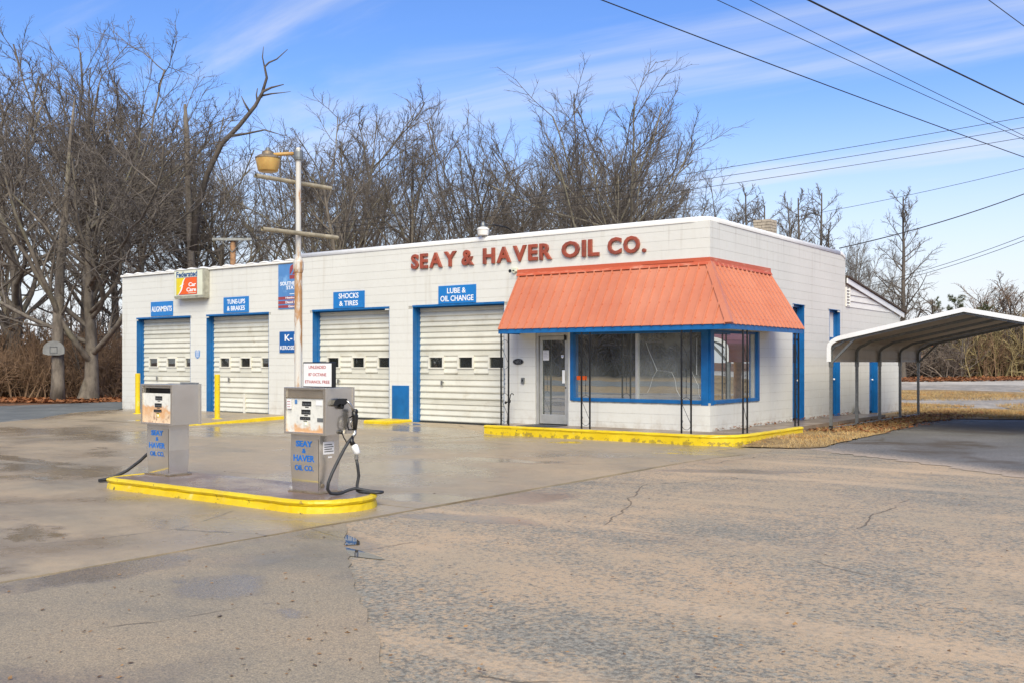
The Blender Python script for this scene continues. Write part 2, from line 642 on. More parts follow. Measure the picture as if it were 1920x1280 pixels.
M['lamp_metal'] = simple('lamp_metal', (0.30, 0.24, 0.17), 0.5, metal=0.4, var=0.2, scale=14, dirt=(0.18, 0.09, 0.04), dscale=9)


def glass(name, tint, gloss, haze=0.0):
    m = bpy.data.materials.new(name)
    m.use_nodes = True
    nt = m.node_tree
    nt.nodes.clear()
    h = NT(nt)
    out = h.node('ShaderNodeOutputMaterial')
    gl = h.node('ShaderNodeBsdfGlossy')
    gl.inputs['Color'].default_value = (0.92, 0.95, 0.93, 1)
    gl.inputs['Roughness'].default_value = 0.0
    wob = h.noise(1.1, 2, 0.4)
    h.link(h.bump(wob, 0.05, 0.02), gl.inputs['Normal'])
    tr = h.node('ShaderNodeBsdfTransparent')
    tr.inputs['Color'].default_value = (*tint, 1)
    mixs = h.node('ShaderNodeMixShader')
    fr = h.node('ShaderNodeFresnel')
    fr.inputs['IOR'].default_value = 1.5
    f = h.math('ADD', fr.outputs[0], gloss, clamp=True)
    h.link(f, mixs.inputs[0])
    h.link(tr.outputs[0], mixs.inputs[1])
    h.link(gl.outputs[0], mixs.inputs[2])
    last = mixs.outputs[0]
    if haze:
        df = h.node('ShaderNodeBsdfDiffuse')
        df.inputs['Color'].default_value = (0.62, 0.66, 0.64, 1)
        mh = h.node('ShaderNodeMixShader')
        dn = h.ramp(h.noise(0.9, 5, 0.6), 0.3, 0.75, haze * 0.3, haze)
        h.link(dn, mh.inputs[0])
        h.link(last, mh.inputs[1])
        h.link(df.outputs[0], mh.inputs[2])
        last = mh.outputs[0]
    h.link(last, out.inputs[0])
    return m


M['glass'] = glass('window_glass', (0.30, 0.32, 0.31), 0.56, 0.18)
M['glass_hazy'] = glass('hazy_glass', (0.28, 0.31, 0.31), 0.52, 0.36)
M['glass_dark'] = glass('dusty_pane', (0.5, 0.52, 0.52), 0.10, 0.06)

# ------------- pavement
def pavement_mat(name, kind):
    m, nt, b = new_mat(name)
    h = NT(nt)
    sepp = h.node('ShaderNodeSeparateXYZ')
    h.link(h.coord(), sepp.inputs[0])
    edge = h.noise(1.6, 6, 0.65, off=71)

    def spot_mask(x, y, rx, ry, rot=0.0, soft=0.5):
        """soft-edged stain with a ragged outline at one place on the lot"""
        mp_ = h.node('ShaderNodeMapping')
        mp_.vector_type = 'TEXTURE'
        mp_.inputs['Location'].default_value = (x, y, 0)
        mp_.inputs['Rotation'].default_value = (0, 0, rot)
        mp_.inputs['Scale'].default_value = (rx, ry, 50)
        h.link(h.coord(), mp_.inputs[0])
        ln = h.node('ShaderNodeVectorMath', operation='LENGTH')
        h.link(mp_.outputs[0], ln.inputs[0])
        d = h.math('ADD', ln.outputs['Value'], h.math('MULTIPLY', h.math('SUBTRACT', edge, 0.5), 1.9))
        return h.math('MULTIPLY', h.ramp(d, 1.0, 1.0 - soft), 0.78)

    def cracks(scale, width, keep, off):
        v = h.node('ShaderNodeTexVoronoi', feature='DISTANCE_TO_EDGE')
        v.inputs['Scale'].default_value = scale
        nz_ = h.node('ShaderNodeTexNoise')
        nz_.inputs['Scale'].default_value = 1.3
        nz_.inputs['Detail'].default_value = 6
        h.link(h.coord(), nz_.inputs['Vector'])
        mixv = h.node('ShaderNodeMix', data_type='VECTOR')
        mixv.inputs['Factor'].default_value = 0.30
        h.link(h.coord(), mixv.inputs[4])
        h.link(nz_.outputs['Color'], mixv.inputs[5])
        h.link(mixv.outputs[1], v.inputs['Vector'])
        line = h.ramp(v.outputs['Distance'], width, 0.0)
        return h.math('MULTIPLY', line, h.ramp(h.noise(0.35, 4, 0.6, off=off), keep, keep + 0.06))

    if kind == 'concrete':
        big = h.ramp(h.noise(0.22, 5, 0.6), 0.3, 0.7)
        c = h.mix(big, (0.455, 0.362, 0.238), (0.358, 0.296, 0.206))
        st = h.ramp(h.noise(0.9, 5, 0.6, stretch=(0.5, 1.6, 1), off=2), 0.42, 0.72)
        c = h.mix(h.math('MULTIPLY', st, 0.6), c, (0.520, 0.393, 0.247))
        gr = h.ramp(h.noise(0.6, 6, 0.68, off=9), 0.48, 0.70)
        c = h.mix(h.math('MULTIPLY', gr, 0.6), c, (0.266, 0.242, 0.188))
        mid = h.ramp(h.noise(6, 6, 0.72, off=19), 0.40, 0.72)
        c = h.mix(h.math('MULTIPLY', mid, 0.35), c, (0.238, 0.194, 0.136))
        sp = h.noise(75, 3, 0.7)
        c = h.mix(h.ramp(sp, 0.35, 0.7, 0.0, 0.45), c, (0.238, 0.194, 0.141))
        wet = h.ramp(h.noise(0.33, 6, 0.62, off=21), 0.42, 0.62)
        wet2 = h.ramp(h.noise(0.75, 6, 0.6, off=33), 0.60, 0.70)
        for a in ((-4.9, -11.3, 2.3, 0.55, 0.05), (-7.5, -10.7, 3.0, 0.3, 0.0), (1.2, -12.75, 1.6, 0.5, 0.5), (1.3, -10.3, 1.0, 0.5, 0.3), (0.9, -15.6, 0.9, 0.7, 1.0), (-0.6, -6.3, 1.5, 0.35, 0.2), (-6.5, -1.6, 3.5, 0.9, 0.0), (-9.5, -4.0, 3.0, 0.8, 0.1), (-12.5, -7.0, 3.5, 0.7, 0.0)):
            wet2 = h.math('MAXIMUM', wet2, spot_mask(*a))
        ck_ = cracks(0.22, 0.004, 0.50, 5)
    elif kind == 'smooth':
        big = h.ramp(h.noise(0.35, 5, 0.6, off=5), 0.3, 0.7)
        c = h.mix(big, (0.418, 0.334, 0.226), (0.325, 0.282, 0.209))
        st = h.ramp(h.noise(1.1, 6, 0.65, off=14), 0.45, 0.7)
        c = h.mix(h.math('MULTIPLY', st, 0.7), c, (0.498, 0.372, 0.238))
        gr = h.ramp(h.noise(0.8, 6, 0.7, off=29), 0.48, 0.68)
        c = h.mix(h.math('MULTIPLY', gr, 0.5), c, (0.223, 0.210, 0.174))
        sp = h.noise(95, 4, 0.75)
        c = h.mix(h.ramp(sp, 0.40, 0.62, 0.0, 0.75), c, (0.163, 0.148, 0.117))
        sp4 = h.noise(30, 5, 0.75, off=27)
        c = h.mix(h.ramp(sp4, 0.50, 0.66, 0.0, 0.55), c, (0.150, 0.138, 0.120))
        sp2 = h.noise(55, 3, 0.6, off=3)
        c = h.mix(h.ramp(sp2, 0.58, 0.72, 0.0, 0.65), c, (0.607, 0.485, 0.320))
        wet = h.ramp(h.noise(0.5, 6, 0.6, off=40), 0.48, 0.66)
        wet2 = h.ramp(h.noise(0.9, 6, 0.6, off=52), 0.64, 0.72)
        for a in ((2.1, -14.8, 0.35, 1.2, 0.0), (2.3, -12.75, 0.5, 0.35, 0.4), (3.2, -14.6, 0.35, 0.5, 0.6)):
            wet2 = h.math('MAXIMUM', wet2, spot_mask(*a))
        ck_ = cracks(0.30, 0.004, 0.50, 15)
    elif kind == 'coarse':
        # blue-grey aggregate showing through patches of tan clay dust
        grey = h.mix(h.ramp(h.noise(30, 5, 0.75), 0.38, 0.62), (0.340, 0.324, 0.268), (0.125, 0.121, 0.104))
        spk = h.noise(26, 7, 0.76, dist=0.25, off=6)
        mod = h.noise(0.42, 6, 0.62, off=3)
        mod2 = h.noise(1.5, 5, 0.65, off=8, stretch=(0.3, 1.7, 1), rot=0.55)
        mod3 = h.noise(3.6, 5, 0.65, off=18)
        v = h.math('ADD', spk, h.math('ADD', h.math('MULTIPLY', h.math('SUBTRACT', mod, 0.5), 0.42), h.math('MULTIPLY', h.math('SUBTRACT', mod2, 0.5), 0.22)))
        v = h.math('ADD', v, h.math('MULTIPLY', h.math('SUBTRACT', mod3, 0.5), 0.16))
        dust = h.mix(h.ramp(h.noise(0.7, 4, 0.6, off=17), 0.3, 0.7), (0.563, 0.404, 0.253), (0.466, 0.362, 0.242))
        c = h.mix(h.ramp(v, 0.42, 0.57, 0.04, 0.92), grey, dust)
        fine = h.noise(120, 3, 0.7, off=2)
        c = h.mix(h.ramp(fine, 0.42, 0.72, 0.0, 0.55), c, (0.152, 0.135, 0.106))
        lt = h.noise(70, 3, 0.6, off=12)
        c = h.mix(h.ramp(lt, 0.62, 0.74, 0.0, 0.5), c, (0.672, 0.561, 0.407))
        tr_ = h.ramp(h.noise(0.8, 5, 0.6, off=44, stretch=(0.16, 1.5, 1), rot=0.62), 0.55, 0.70)
        c = h.mix(h.math('MULTIPLY', tr_, 0.45), c, (0.585, 0.431, 0.280))
        dk = h.ramp(h.noise(0.9, 5, 0.65, off=90), 0.60, 0.74)
        c = h.mix(h.math('MULTIPLY', dk, 0.5), c, (0.217, 0.199, 0.160))
        wet = h.ramp(h.noise(0.4, 5, 0.6, off=61), 0.56, 0.75, 0.0, 0.5)
        wet2 = h.ramp(h.noise(0.6, 6, 0.6, off=77), 0.68, 0.75)
        for a in ((2.6, -12.9, 0.7, 0.35, -0.7), (2.2, -9.6, 0.55, 0.9, 0.0), (2.6, -11.2, 1.0, 0.3, 0.3), (3.0, -5.5, 1.4, 0.3, 0.5)):
            wet2 = h.math('MAXIMUM', wet2, spot_mask(*a))
        ck_ = cracks(0.36, 0.0045, 0.47, 25)
    else:   # dark driveway
        c = h.mix(h.ramp(h.noise(0.5, 5, 0.6), 0.3, 0.7), (0.123, 0.122, 0.118), (0.182, 0.176, 0.170))
        sp = h.noise(30, 6, 0.78)
        c = h.mix(h.ramp(sp, 0.53, 0.66, 0.0, 0.8), c, (0.394, 0.377, 0.360))
        sp3 = h.noise(44, 5, 0.75, off=8)
        c = h.mix(h.ramp(sp3, 0.5, 0.64, 0.0, 0.75), c, (0.059, 0.057, 0.056))
        br = h.math('MAXIMUM', h.ramp(h.noise(0.45, 5, 0.65, off=12), 0.50, 0.66), spot_mask(4.6, 7.5, 2.6, 3.6))
        c = h.mix(h.math('MULTIPLY', br, 0.9), c, (0.094, 0.076, 0.058))
        ed = h.math('ADD', h.math('ADD', h.math('MULTIPLY', sepp.outputs[0], 0.568), h.math('MULTIPLY', sepp.outputs[1], 0.823)), -0.50)
        ed = h.math('ADD', ed, h.math('MULTIPLY', h.math('SUBTRACT', h.noise(20, 7, 0.76, off=6), 0.5), 2.4))
        c = h.mix(h.ramp(ed, 0.75, -0.15, 0.0, 0.9), c, (0.47, 0.375, 0.285))
        wet = h.ramp(h.noise(0.4, 5, 0.6, off=31), 0.56, 0.75, 0.0, 0.4)
        wet2 = h.ramp(h.noise(0.6, 6, 0.6, off=37), 0.69, 0.76)
        ck_ = cracks(0.4, 0.010, 0.55, 35)
    c = h.mix(h.math('MULTIPLY', ck_, 0.8), c, (0.082, 0.068, 0.048))
    w = h.math('MAXIMUM', h.math('MULTIPLY', wet, 0.7), wet2)
    dark = h.mix(1.0, c, (0.52, 0.49, 0.45), 'MULTIPLY')
    c = h.mix(h.math('MULTIPLY', w, 0.8), c, dark)
    h.link(c, b.inputs['Base Color'])
    h.link(h.ramp(w, 0.0, 0.8, 0.22, 0.5), b.inputs['Specular IOR Level'])
    r0 = {'concrete': 0.50, 'smooth': 0.58, 'coarse': 0.66, 'drive': 0.66}[kind]
    r1 = {'concrete': 0.10, 'smooth': 0.14, 'coarse': 0.18, 'drive': 0.25}[kind]
    h.link(h.ramp(w, 0.0, 1.0, r0, r1, smooth=False), b.inputs['Roughness'])
    bs = {'concrete': 0.25, 'smooth': 0.5, 'coarse': 0.8, 'drive': 0.9}[kind]
    dryf = h.ramp(w, 0.2, 1.0, 1.0, 0.12)
    hh = h.math('MULTIPLY', h.noise({'concrete': 60, 'smooth': 70, 'coarse': 45, 'drive': 50}[kind], 4, 0.7), dryf)
    hh = h.math('SUBTRACT', hh, h.math('MULTIPLY', ck_, 0.6))
    h.link(h.bump(hh, bs, 0.008), b.inputs['Normal'])
    return m


M['concrete'] = pavement_mat('worn_concrete', 'concrete')
M['smooth_asphalt'] = pavement_mat('worn_asphalt', 'smooth')
M['coarse_asphalt'] = pavement_mat('dusty_coarse_asphalt', 'coarse')
M['drive'] = pavement_mat('dark_driveway', 'drive')
M['walk'] = simple('walkway_concrete', (0.27, 0.205, 0.155), 0.4, var=0.15, scale=1.2, bump=0.2, bscale=40, dirt=(0.30, 0.25, 0.2), dscale=2.0, rvar=0.15)
M['deck'] = simple('island_deck', (0.225, 0.15, 0.11), 0.30, var=0.14, scale=1.1, bump=0.15, bscale=50, dirt=(0.23, 0.20, 0.19), dscale=1.4, dlo=0.5, dhi=0.65, rvar=0.12)
M['joint'] = simple('joint_dirt', (0.11, 0.088, 0.066), 0.7, var=0.2, scale=8)
M['old_asphalt'] = simple('old_road', (0.16, 0.17, 0.165), 0.75, var=0.16, scale=0.7, bump=0.5, bscale=30, dirt=(0.26, 0.26, 0.24), dscale=1.5)
M['gravel'] = simple('gravel', (0.46, 0.41, 0.35), 0.9, col2=(0.24, 0.225, 0.205), scale=0.9, bump=1.0, bscale=9, dirt=(0.17, 0.155, 0.14), dscale=6, dlo=0.42, dhi=0.7)
M['pale_gravel'] = simple('pale_gravel', (0.54, 0.50, 0.45), 0.9, col2=(0.36, 0.335, 0.30), scale=0.8, bump=0.6, bscale=12, dirt=(0.32, 0.31, 0.29), dscale=0.7)
M['soil'] = simple('leafy_soil', (0.135, 0.072, 0.036), 0.95, var=0.25, scale=1.5, bump=0.8, bscale=12, dirt=(0.25, 0.11, 0.045), dscale=5, dlo=0.42, dhi=0.62)
M['dry_turf'] = simple('dry_turf', (0.40, 0.27, 0.12), 0.95, var=0.2, scale=1.1, bump=0.9, bscale=18, dirt=(0.14, 0.085, 0.04), dscale=3.5, dlo=0.48, dhi=0.7)
M['water'] = None
m, nt, b = new_mat('shallow_water')
b.inputs['Base Color'].default_value = (0.055, 0.047, 0.038, 1)
b.inputs['Roughness'].default_value = 0.02
b.inputs['IOR'].default_value = 1.33
b.inputs['Specular IOR Level'].default_value = 0.75
M['water'] = m


def bark(name, a, c2, moss=None):
    m, nt, b = new_mat(name)
    h = NT(nt)
    n = h.noise(5, 5, 0.65, stretch=(1, 1, 0.35), obj=True)
    c = h.mix(h.ramp(n, 0.35, 0.68), a, c2)
    if moss:
        g = h.ramp(h.noise(0.7, 4, 0.6, obj=True, off=3), 0.5, 0.7)
        c = h.mix(h.math('MULTIPLY', g, 0.55), c, moss)
    h.link(c, b.inputs['Base Color'])
    b.inputs['Roughness'].default_value = 0.85
    h.link(h.bump(h.noise(16, 5, 0.7, stretch=(1, 1, 0.25), obj=True), 0.7, 0.03), b.inputs['Normal'])
    return m


M['bark'] = bark('bark', (0.20, 0.170, 0.140), (0.095, 0.079, 0.065), (0.20, 0.19, 0.12))
M['bark_dark'] = bark('dark_bark', (0.13, 0.108, 0.09), (0.07, 0.058, 0.049))
M['bark_pale'] = bark('pale_bark', (0.28, 0.25, 0.19), (0.15, 0.13, 0.10), (0.28, 0.27, 0.17))
M['twig'] = bark('twig', (0.170, 0.145, 0.124), (0.098, 0.083, 0.071))
M['brush'] = bark('brush_twig', (0.27, 0.17, 0.10), (0.15, 0.092, 0.056))
M['brush_olive'] = bark('brush_olive', (0.36, 0.29, 0.135), (0.21, 0.155, 0.08))
M['brush_grey'] = bark('brush_grey', (0.20, 0.158, 0.128), (0.11, 0.083, 0.068))
M['needle'] = simple('needles', (0.12, 0.14, 0.05), 0.7, var=0.25, scale=1.2, dirt=(0.22, 0.20, 0.06), dscale=2.0, obj=True)
M['leaf'] = simple('dead_leaf', (0.36, 0.135, 0.045), 0.8, var=0.25, scale=2.5, dirt=(0.16, 0.07, 0.03), dscale=8, dlo=0.45, dhi=0.65)
M['rust_leaf'] = simple('rust_leaf', (0.55, 0.20, 0.065), 0.75, var=0.2, scale=2.5)
M['straw'] = simple('straw', (0.56, 0.39, 0.17), 0.85, var=0.2, scale=1.3, dirt=(0.50, 0.24, 0.06), dscale=1.7, dlo=0.5, dhi=0.65)
M['chip'] = simple('wood_chip', (0.42, 0.24, 0.10), 0.75, var=0.3, scale=6, dirt=(0.08, 0.05, 0.03), dscale=4, dlo=0.5, dhi=0.6)
M['old_board'] = simple('weathered_board', (0.20, 0.17, 0.15), 0.85, var=0.2, scale=4, bump=0.5, bscale=20)
M['tin'] = simple('old_tin', (0.30, 0.28, 0.27), 0.5, metal=0.4, var=0.15, scale=3, dirt=(0.25, 0.12, 0.06), dscale=2)
M['backboard'] = simple('backboard', (0.22, 0.225, 0.225), 0.6, var=0.12, scale=4)
M['red_steel'] = simple('red_steel', (0.36, 0.13, 0.105), 0.45, var=0.08, scale=2)

# ------------------------------------------------------------------ terrain
def sstep(a, b_, x):
    t = np.clip((x - a) / (b_ - a), 0, 1)
    return t * t * (3 - 2 * t)


def H(x, y):
    x = np.asarray(x, float)
    y = np.asarray(y, float)
    z = 0.026 * np.clip(y - 15, 0, 45) * sstep(-24, -12, x)
    z = z + 0.020 * np.clip(-y - 40, 0, 60)
    # dip in front of the office, slight rise to the garage floor
    z = z - 0.065 * sstep(-4.6, -1.8, y) * sstep(0.6, -0.9, y) * sstep(-6.4, -4.8, x) * sstep(4.5, 1.0, x)
    z = z + 0.05 * sstep(-2.2, 0.0, y) * sstep(-4.9, -5.6, x) * sstep(-24, -21, x)
    return z


def h1(x, y):
    return float(H(x, y))


def sheet(poly, dz, name, mat, step=1.0, parent=None, thick=0.0, hole=None, **tg):
    """polygon laid on the terrain, triangulated with inner points"""
    xs = [p[0] for p in poly]
    ys = [p[1] for p in poly]
    pts = [Vector(p) for p in poly]
    n = len(pts)
    edges = [(i, (i + 1) % n) for i in range(n)]
    gx = np.arange(min(xs) + step * 0.5, max(xs), step)
    gy = np.arange(min(ys) + step * 0.5, max(ys), step)
    pa = np.array(poly)
    for x in gx:
        for y in gy:
            # inside test with margin
            c = False
            j = n - 1
            for i in range(n):
                if (pa[i, 1] > y) != (pa[j, 1] > y) and x < (pa[j, 0] - pa[i, 0]) * (y - pa[i, 1]) / (pa[j, 1] - pa[i, 1]) + pa[i, 0]:
                    c = not c
                j = i
            if c:
                pts.append(Vector((x, y)))
    res = delaunay_2d_cdt(pts, edges, [list(range(n))], 1, 1e-5)
    v2, _, f2 = res[0], res[1], res[2]
    mb = MB()
    top = [(p.x, p.y, h1(p.x, p.y) + dz) for p in v2]
    mb.add(top, [tuple(f) for f in f2])
    if thick:
        nb = []
        for (x, y) in poly:
            nb.append((x, y, h1(x, y) + dz))
        for (x, y) in poly:
            nb.append((x, y, h1(x, y) + dz - thick))
        mb.add(nb, [(i, (i + 1) % n, n + (i + 1) % n, n + i) for i in range(n)])
    me_o = mb.build(name, mat, parent, recalc=not thick, **tg)
    me = me_o.data
    # upward normals
    bm = bmesh.new()
    bm.from_mesh(me)
    for f in bm.faces:
        if f.normal.z < -0.3:
            f.normal_flip()
    bm.to_mesh(me)
    bm.free()
    return me_o


def jag(poly, step, amp, seed=0, closed=True, keep=None):
    rg = random.Random(seed)
    out = []
    n = len(poly)
    for i in range(n if closed else n - 1):
        a, b_ = poly[i], poly[(i + 1) % n]
        l = math.hypot(b_[0] - a[0], b_[1] - a[1])
        k = max(1, int(l / step))
        if keep and i in keep:
            k = 1
        nx, ny = -(b_[1] - a[1]) / l, (b_[0] - a[0]) / l
        for q in range(k):
            t = q / k
            d = rg.uniform(-amp, amp) if q else 0
            out.append((a[0] + (b_[0] - a[0]) * t + nx * d, a[1] + (b_[1] - a[1]) * t + ny * d))
    return out


# ground: one sheet to the horizon
def radial_ground():
    rs = [0, 6, 12, 18, 24, 30, 36, 42, 48, 54, 60, 70, 82, 100, 130, 180, 260, 400, 700, 1200]
    nA = 72
    vs_ = [(0, 0, h1(0, 0) - 0.12)]
    for r in rs[1:]:
        for k in range(nA):
            a = 2 * PI * k / nA
            x, y = r * math.cos(a), r * math.sin(a) - 2
            vs_.append((x, y, h1(x, y) - 0.12))
    fs = []
    for k in range(nA):
        fs.append((0, 1 + k, 1 + (k + 1) % nA))
    for i in range(len(rs) - 2):
        for k in range(nA):
            a0 = 1 + i * nA
            a1 = 1 + (i + 1) * nA
            fs.append((a0 + k, a1 + k, a1 + (k + 1) % nA, a0 + (k + 1) % nA))
    return MB().add(vs_, fs).build('ground', M['soil'], recalc=False, kind='structure')


radial_ground()

# forecourt of concrete slabs, joints left open over a dark bed
LOTX0 = -20.4
bed = sheet([(-20.2, -0.02), (-20.2, -1.0), (-17.3, -5.8), (-16.9, -26.2), (1.86, -26.2), (1.86, -0.9), (0.6, -0.05)], -0.045, 'forecourt', M['joint'], 1.2, kind='structure')
xj = [-20.2, -11.4, -4.7, 1.83]
yj = [-26.0, -17.2, -11.02, -5.05, -0.01]
rg = random.Random(5)
for i in range(3):
    for j in range(4):
        g = 0.006
        x0, x1, y0, y1 = xj[i] + g, xj[i + 1] - g, yj[j] + g, yj[j + 1] - g
        if i == 0:
            if j == 3:
                poly = [(-17.75, y0), (x1, y0), (x1, y1), (-20.2, y1), (-20.2, -1.0)]
            elif j == 2:
                poly = [(-17.2, y0), (x1, y0), (x1, y1), (-17.75, y1), (-17.3, -5.8)]
            else:
                poly = [(-16.9, y0), (x1, y0), (x1, y1), (-17.1, y1)]
        else:
            poly = [(x0, y0), (x1, y0), (x1, y1), (x0, y1)]
        if j == 3:
            # the walkway takes the strip against the office
            if i == 2:
                poly = [(x0, y0), (x1, y0), (x1, -1.0), (x0, -1.0)]
        poly = jag(poly, 0.35, 0.008, seed=i * 7 + j)
        sheet(poly, rg.uniform(-0.004, 0.004), 'slab', M['concrete'], 0.8, bed, thick=0.04)
    
# coarse dusty asphalt to the right, smoother asphalt lapping over it in the foreground
sheet(jag([(1.85, -26.2), (30, -26.2), (30, 12.1), (9.5, 12.1), (4.1, 11.2), (2.35, 10.3), (2.1, 8.5), (2.35, 4.7), (2.5, 2.3), (2.5, -0.4), (1.0, -1.25), (1.85, -2.6)], 0.4, 0.03, 3, keep=(0, 1, 2)), -0.010, 'asphalt_lot', M['coarse_asphalt'], 1.2, kind='structure')
sheet(jag([(1.86, -26.0), (9.5, -26.0), (9.6, -19.0), (7.4, -17.05), (5.58, -15.45), (4.84, -14.79), (3.69, -13.83), (2.62, -12.85), (1.9, -12.15)], 0.16, 0.022, 8, keep=(0, 1)), 0.003, 'smooth_asphalt', M['smooth_asphalt'], 1.5, thick=0.012, kind='structure')
sheet(jag([(1.15, -1.22), (1.95, -0.72), (2.5, -1.0), (3.5, -1.83), (5.05, -2.91), (6.6, -4.1), (9, -5.6), (14, -8), (29.9, -15), (29.9, 12.2), (9.6, 12.2), (4.1, 11.3), (2.3, 10.4), (2.0, 8.6), (2.25, 4.8), (2.45, 2.4), (2.5, -0.4), (1.8, -0.9)], 0.14, 0.10, 12), -0.004, 'driveway', M['drive'], 1.2, kind='structure')
# dirt-edged turf beside the office and round the carport
sheet(jag([(0.95, -1.05), (1.6, -0.85), (2.35, -0.75), (2.55, -0.45), (2.5, 2.4), (2.35, 4.8), (2.05, 8.6), (2.35, 10.35), (4.1, 11.25), (9.6, 12.15), (30, 12.15), (30, 16.5), (-25, 16.5), (-20.8, 9.5), (-20.8, 8.6), (-0.05, 8.6), (0.9, 8.5), (0.9, 2.0)], 0.35, 0.08, 21), 0.012, 'grass_verge', M['dry_turf'], 1.5, kind='structure')
sheet(jag([(-24, 16.4), (30, 16.4), (34, 52), (-26, 44)], 1.0, 0.25, 22), 0.004, 'gravel_yard', M['gravel'], 3, kind='structure')
sheet(jag([(-26, 31.5), (30, 34.5), (34, 50), (-28, 41.5)], 1.0, 0.3, 23), 0.012, 'gravel_road', M['pale_gravel'], 3, kind='structure')
tp = [[(-6, 17.5), (-2, 20), (1.5, 23.5), (3.0, 26.5), (-2, 28.0), (-9, 25)], [(3, 26), (6, 25.5), (11, 30), (8, 32), (3, 29)], [(3.5, 14.9), (8, 16.2), (12, 17.5), (11, 21.5), (5.2, 19.2), (2.4, 17.2)], [(-8, 16.4), (-2, 16.3), (1.5, 17.2), (-1, 18.4), (-7, 17.8)]]
for k, p in enumerate(tp):
    sheet(jag(p, 0.5, 0.2, 30 + k), 0.020, 'grass_patch', M['dry_turf'], 1.5, kind='structure')
# lane along the left side of the building
sheet(jag([(-27.3, -26), (-16.95, -26), (-17.15, -6), (-20.1, -1.0), (-20.95, 0), (-20.95, 45), (-27.6, 45)], 0.5, 0.06, 41), -0.012, 'lane', M['old_asphalt'], 2.0, kind='structure')
# across the front: verge, public road, far verge (seen in the window glass)
sheet([(-120, -38.5), (60, -38.5), (60, -26.05), (-120, -26.05)], -0.03, 'road_verge', M['dry_turf'], 6, kind='structure')
sheet([(-140, -48), (80, -48), (80, -38.6), (-140, -38.6)], -0.02, 'road', M['old_asphalt'], 6, kind='structure')
sheet([(-140, -60), (80, -60), (80, -48.1), (-140, -48.1)], -0.03, 'far_verge', M['dry_turf'], 6, kind='structure')
# grassy mound off to the right
mv = []
mf = []
nm = 24
for i in range(nm + 1):
    for j in range(nm + 1):
        x = 7.8 + 16 * i / nm
        y = 18.6 + 14 * j / nm
        r_ = math.hypot((x - 16) / 8.0, (y - 25.5) / 7.0)
        mv.append((x, y, h1(x, y) - 0.05 + 0.9 * max(0, 1 - r_ * r_)))
for i in range(nm):
    for j in range(nm):
        a0 = i * (nm + 1) + j
        mf.append((a0, a0 + nm + 1, a0 + nm + 2, a0 + 1))
MB().add(mv, mf).build('grass_mound', M['dry_turf'], smooth=True, kind='structure')

# puddles
sheet([(2.31, -12.58), (2.40, -12.60), (2.56, -12.67), (2.70, -12.76), (2.80, -12.86), (2.74, -12.93), (2.72, -12.98), (2.84, -13.03), (3.00, -13.06), (3.20, -13.11), (3.38, -13.18), (3.44, -13.22), (3.30, -13.25), (3.14, -13.27), (3.08, -13.31), (3.14, -13.38), (3.26, -13.46), (3.30, -13.55), (3.38, -13.66), (3.36, -13.70), (3.1, -13.5), (2.7, -13.1), (2.4, -12.8)],
      -0.004, 'puddle', M['water'], 0.5, kind='structure')

# ------------------------------------------------------------------ text helper
_text_cache = {}


def text_mesh(txt, bold=0.012, depth=0.004, bevel=0.0):
    key = (txt, bold, depth, bevel)
    if key in _text_cache:
        return _text_cache[key]
    cu = bpy.data.curves.new('t', 'FONT')
    cu.body = txt
    cu.size = 1.0
    cu.offset = bold
    cu.extrude = depth
    cu.bevel_depth = bevel
    cu.bevel_resolution = 0
    cu.resolution_u = 3
    o = bpy.data.objects.new('t', cu)
    COL.objects.link(o)
    dg = bpy.context.evaluated_depsgraph_get()
    me = bpy.data.meshes.new_from_object(o.evaluated_get(dg))
    vs_ = np.array([v.co[:] for v in me.vertices])
    fs = [tuple(p.vertices) for p in me.polygons]
    bpy.data.objects.remove(o)
    bpy.data.curves.remove(cu)
    bpy.data.meshes.remove(me)
    _text_cache[key] = (vs_, fs)
    return vs_, fs


def lettering(txt, x0, x1, z0, z1, y, mat, parent, name='lettering', bold=0.02, depth=0.003, bevel=0.0, facing='front'):
    """text stretched to fill x0..x1, z0..z1 on a vertical face at y (front = facing -Y; side = facing +X, y is then x)"""
    vs_, fs = text_mesh(txt, bold, 0.05, bevel)
    mn, mx_ = vs_.min(0), vs_.max(0)
    s = (vs_ - mn) / np.maximum(mx_ - mn, 1e-6)
    out = []
    for p in s:
        a = x0 + p[0] * (x1 - x0)
        c = z0 + p[1] * (z1 - z0)
        d = p[2] * depth
        out.append((a, y - d, c) if facing == 'front' else (y + d, a, c))
    return MB().add(out, fs).build(name, mat, parent, recalc=False)


# ------------------------------------------------------------------ service station
ST = thing('service_station', (0, 0, 0), 'long white painted block service station with four garage bays and an orange awning', 'building')
CH = 0.2032
ZTOP = 4.47      # parapet of the right-hand section
ZTOPL = 4.36     # lower parapet on the left
XL = -21.0
XSTEP = -12.62
YS = 8.53
YE = 13.82
front_open = [(-20.19, -17.35, 0.0, 2.97), (-16.56, -13.70, 0.0, 2.97), (-11.88, -8.99, 0.0, 2.97), (-8.18, -5.28, 0.0, 2.97),
              (-4.38, -3.47, 0.0, 2.225), (-3.40, 0.01, 0.715, 2.225)]
side_open = [(-0.01, 2.53, 0.715, 2.225), (4.60, 5.39, 0.0, 2.97), (7.24, 8.09, 0.0, 2.95), (10.68, 11.50, 0.0, 2.12)]


def wall_cells(u0, u1, z0, ztop, opens):
    us = sorted(set([u0, u1] + [max(u0, min(u1, v)) for o in opens for v in o[:2]]))
    out = []
    for a, b_ in zip(us[:-1], us[1:]):
        mid = (a + b_) / 2
        zs = [z0]
        for o in sorted(opens, key=lambda q: q[2]):
            if o[0] < mid < o[1]:
                if o[2] > zs[-1]:
                    out.append((a, b_, zs[-1], o[2]))
                zs.append(o[3])
        if zs[-1] < ztop:
            out.append((a, b_, max(zs), ztop))
    return out


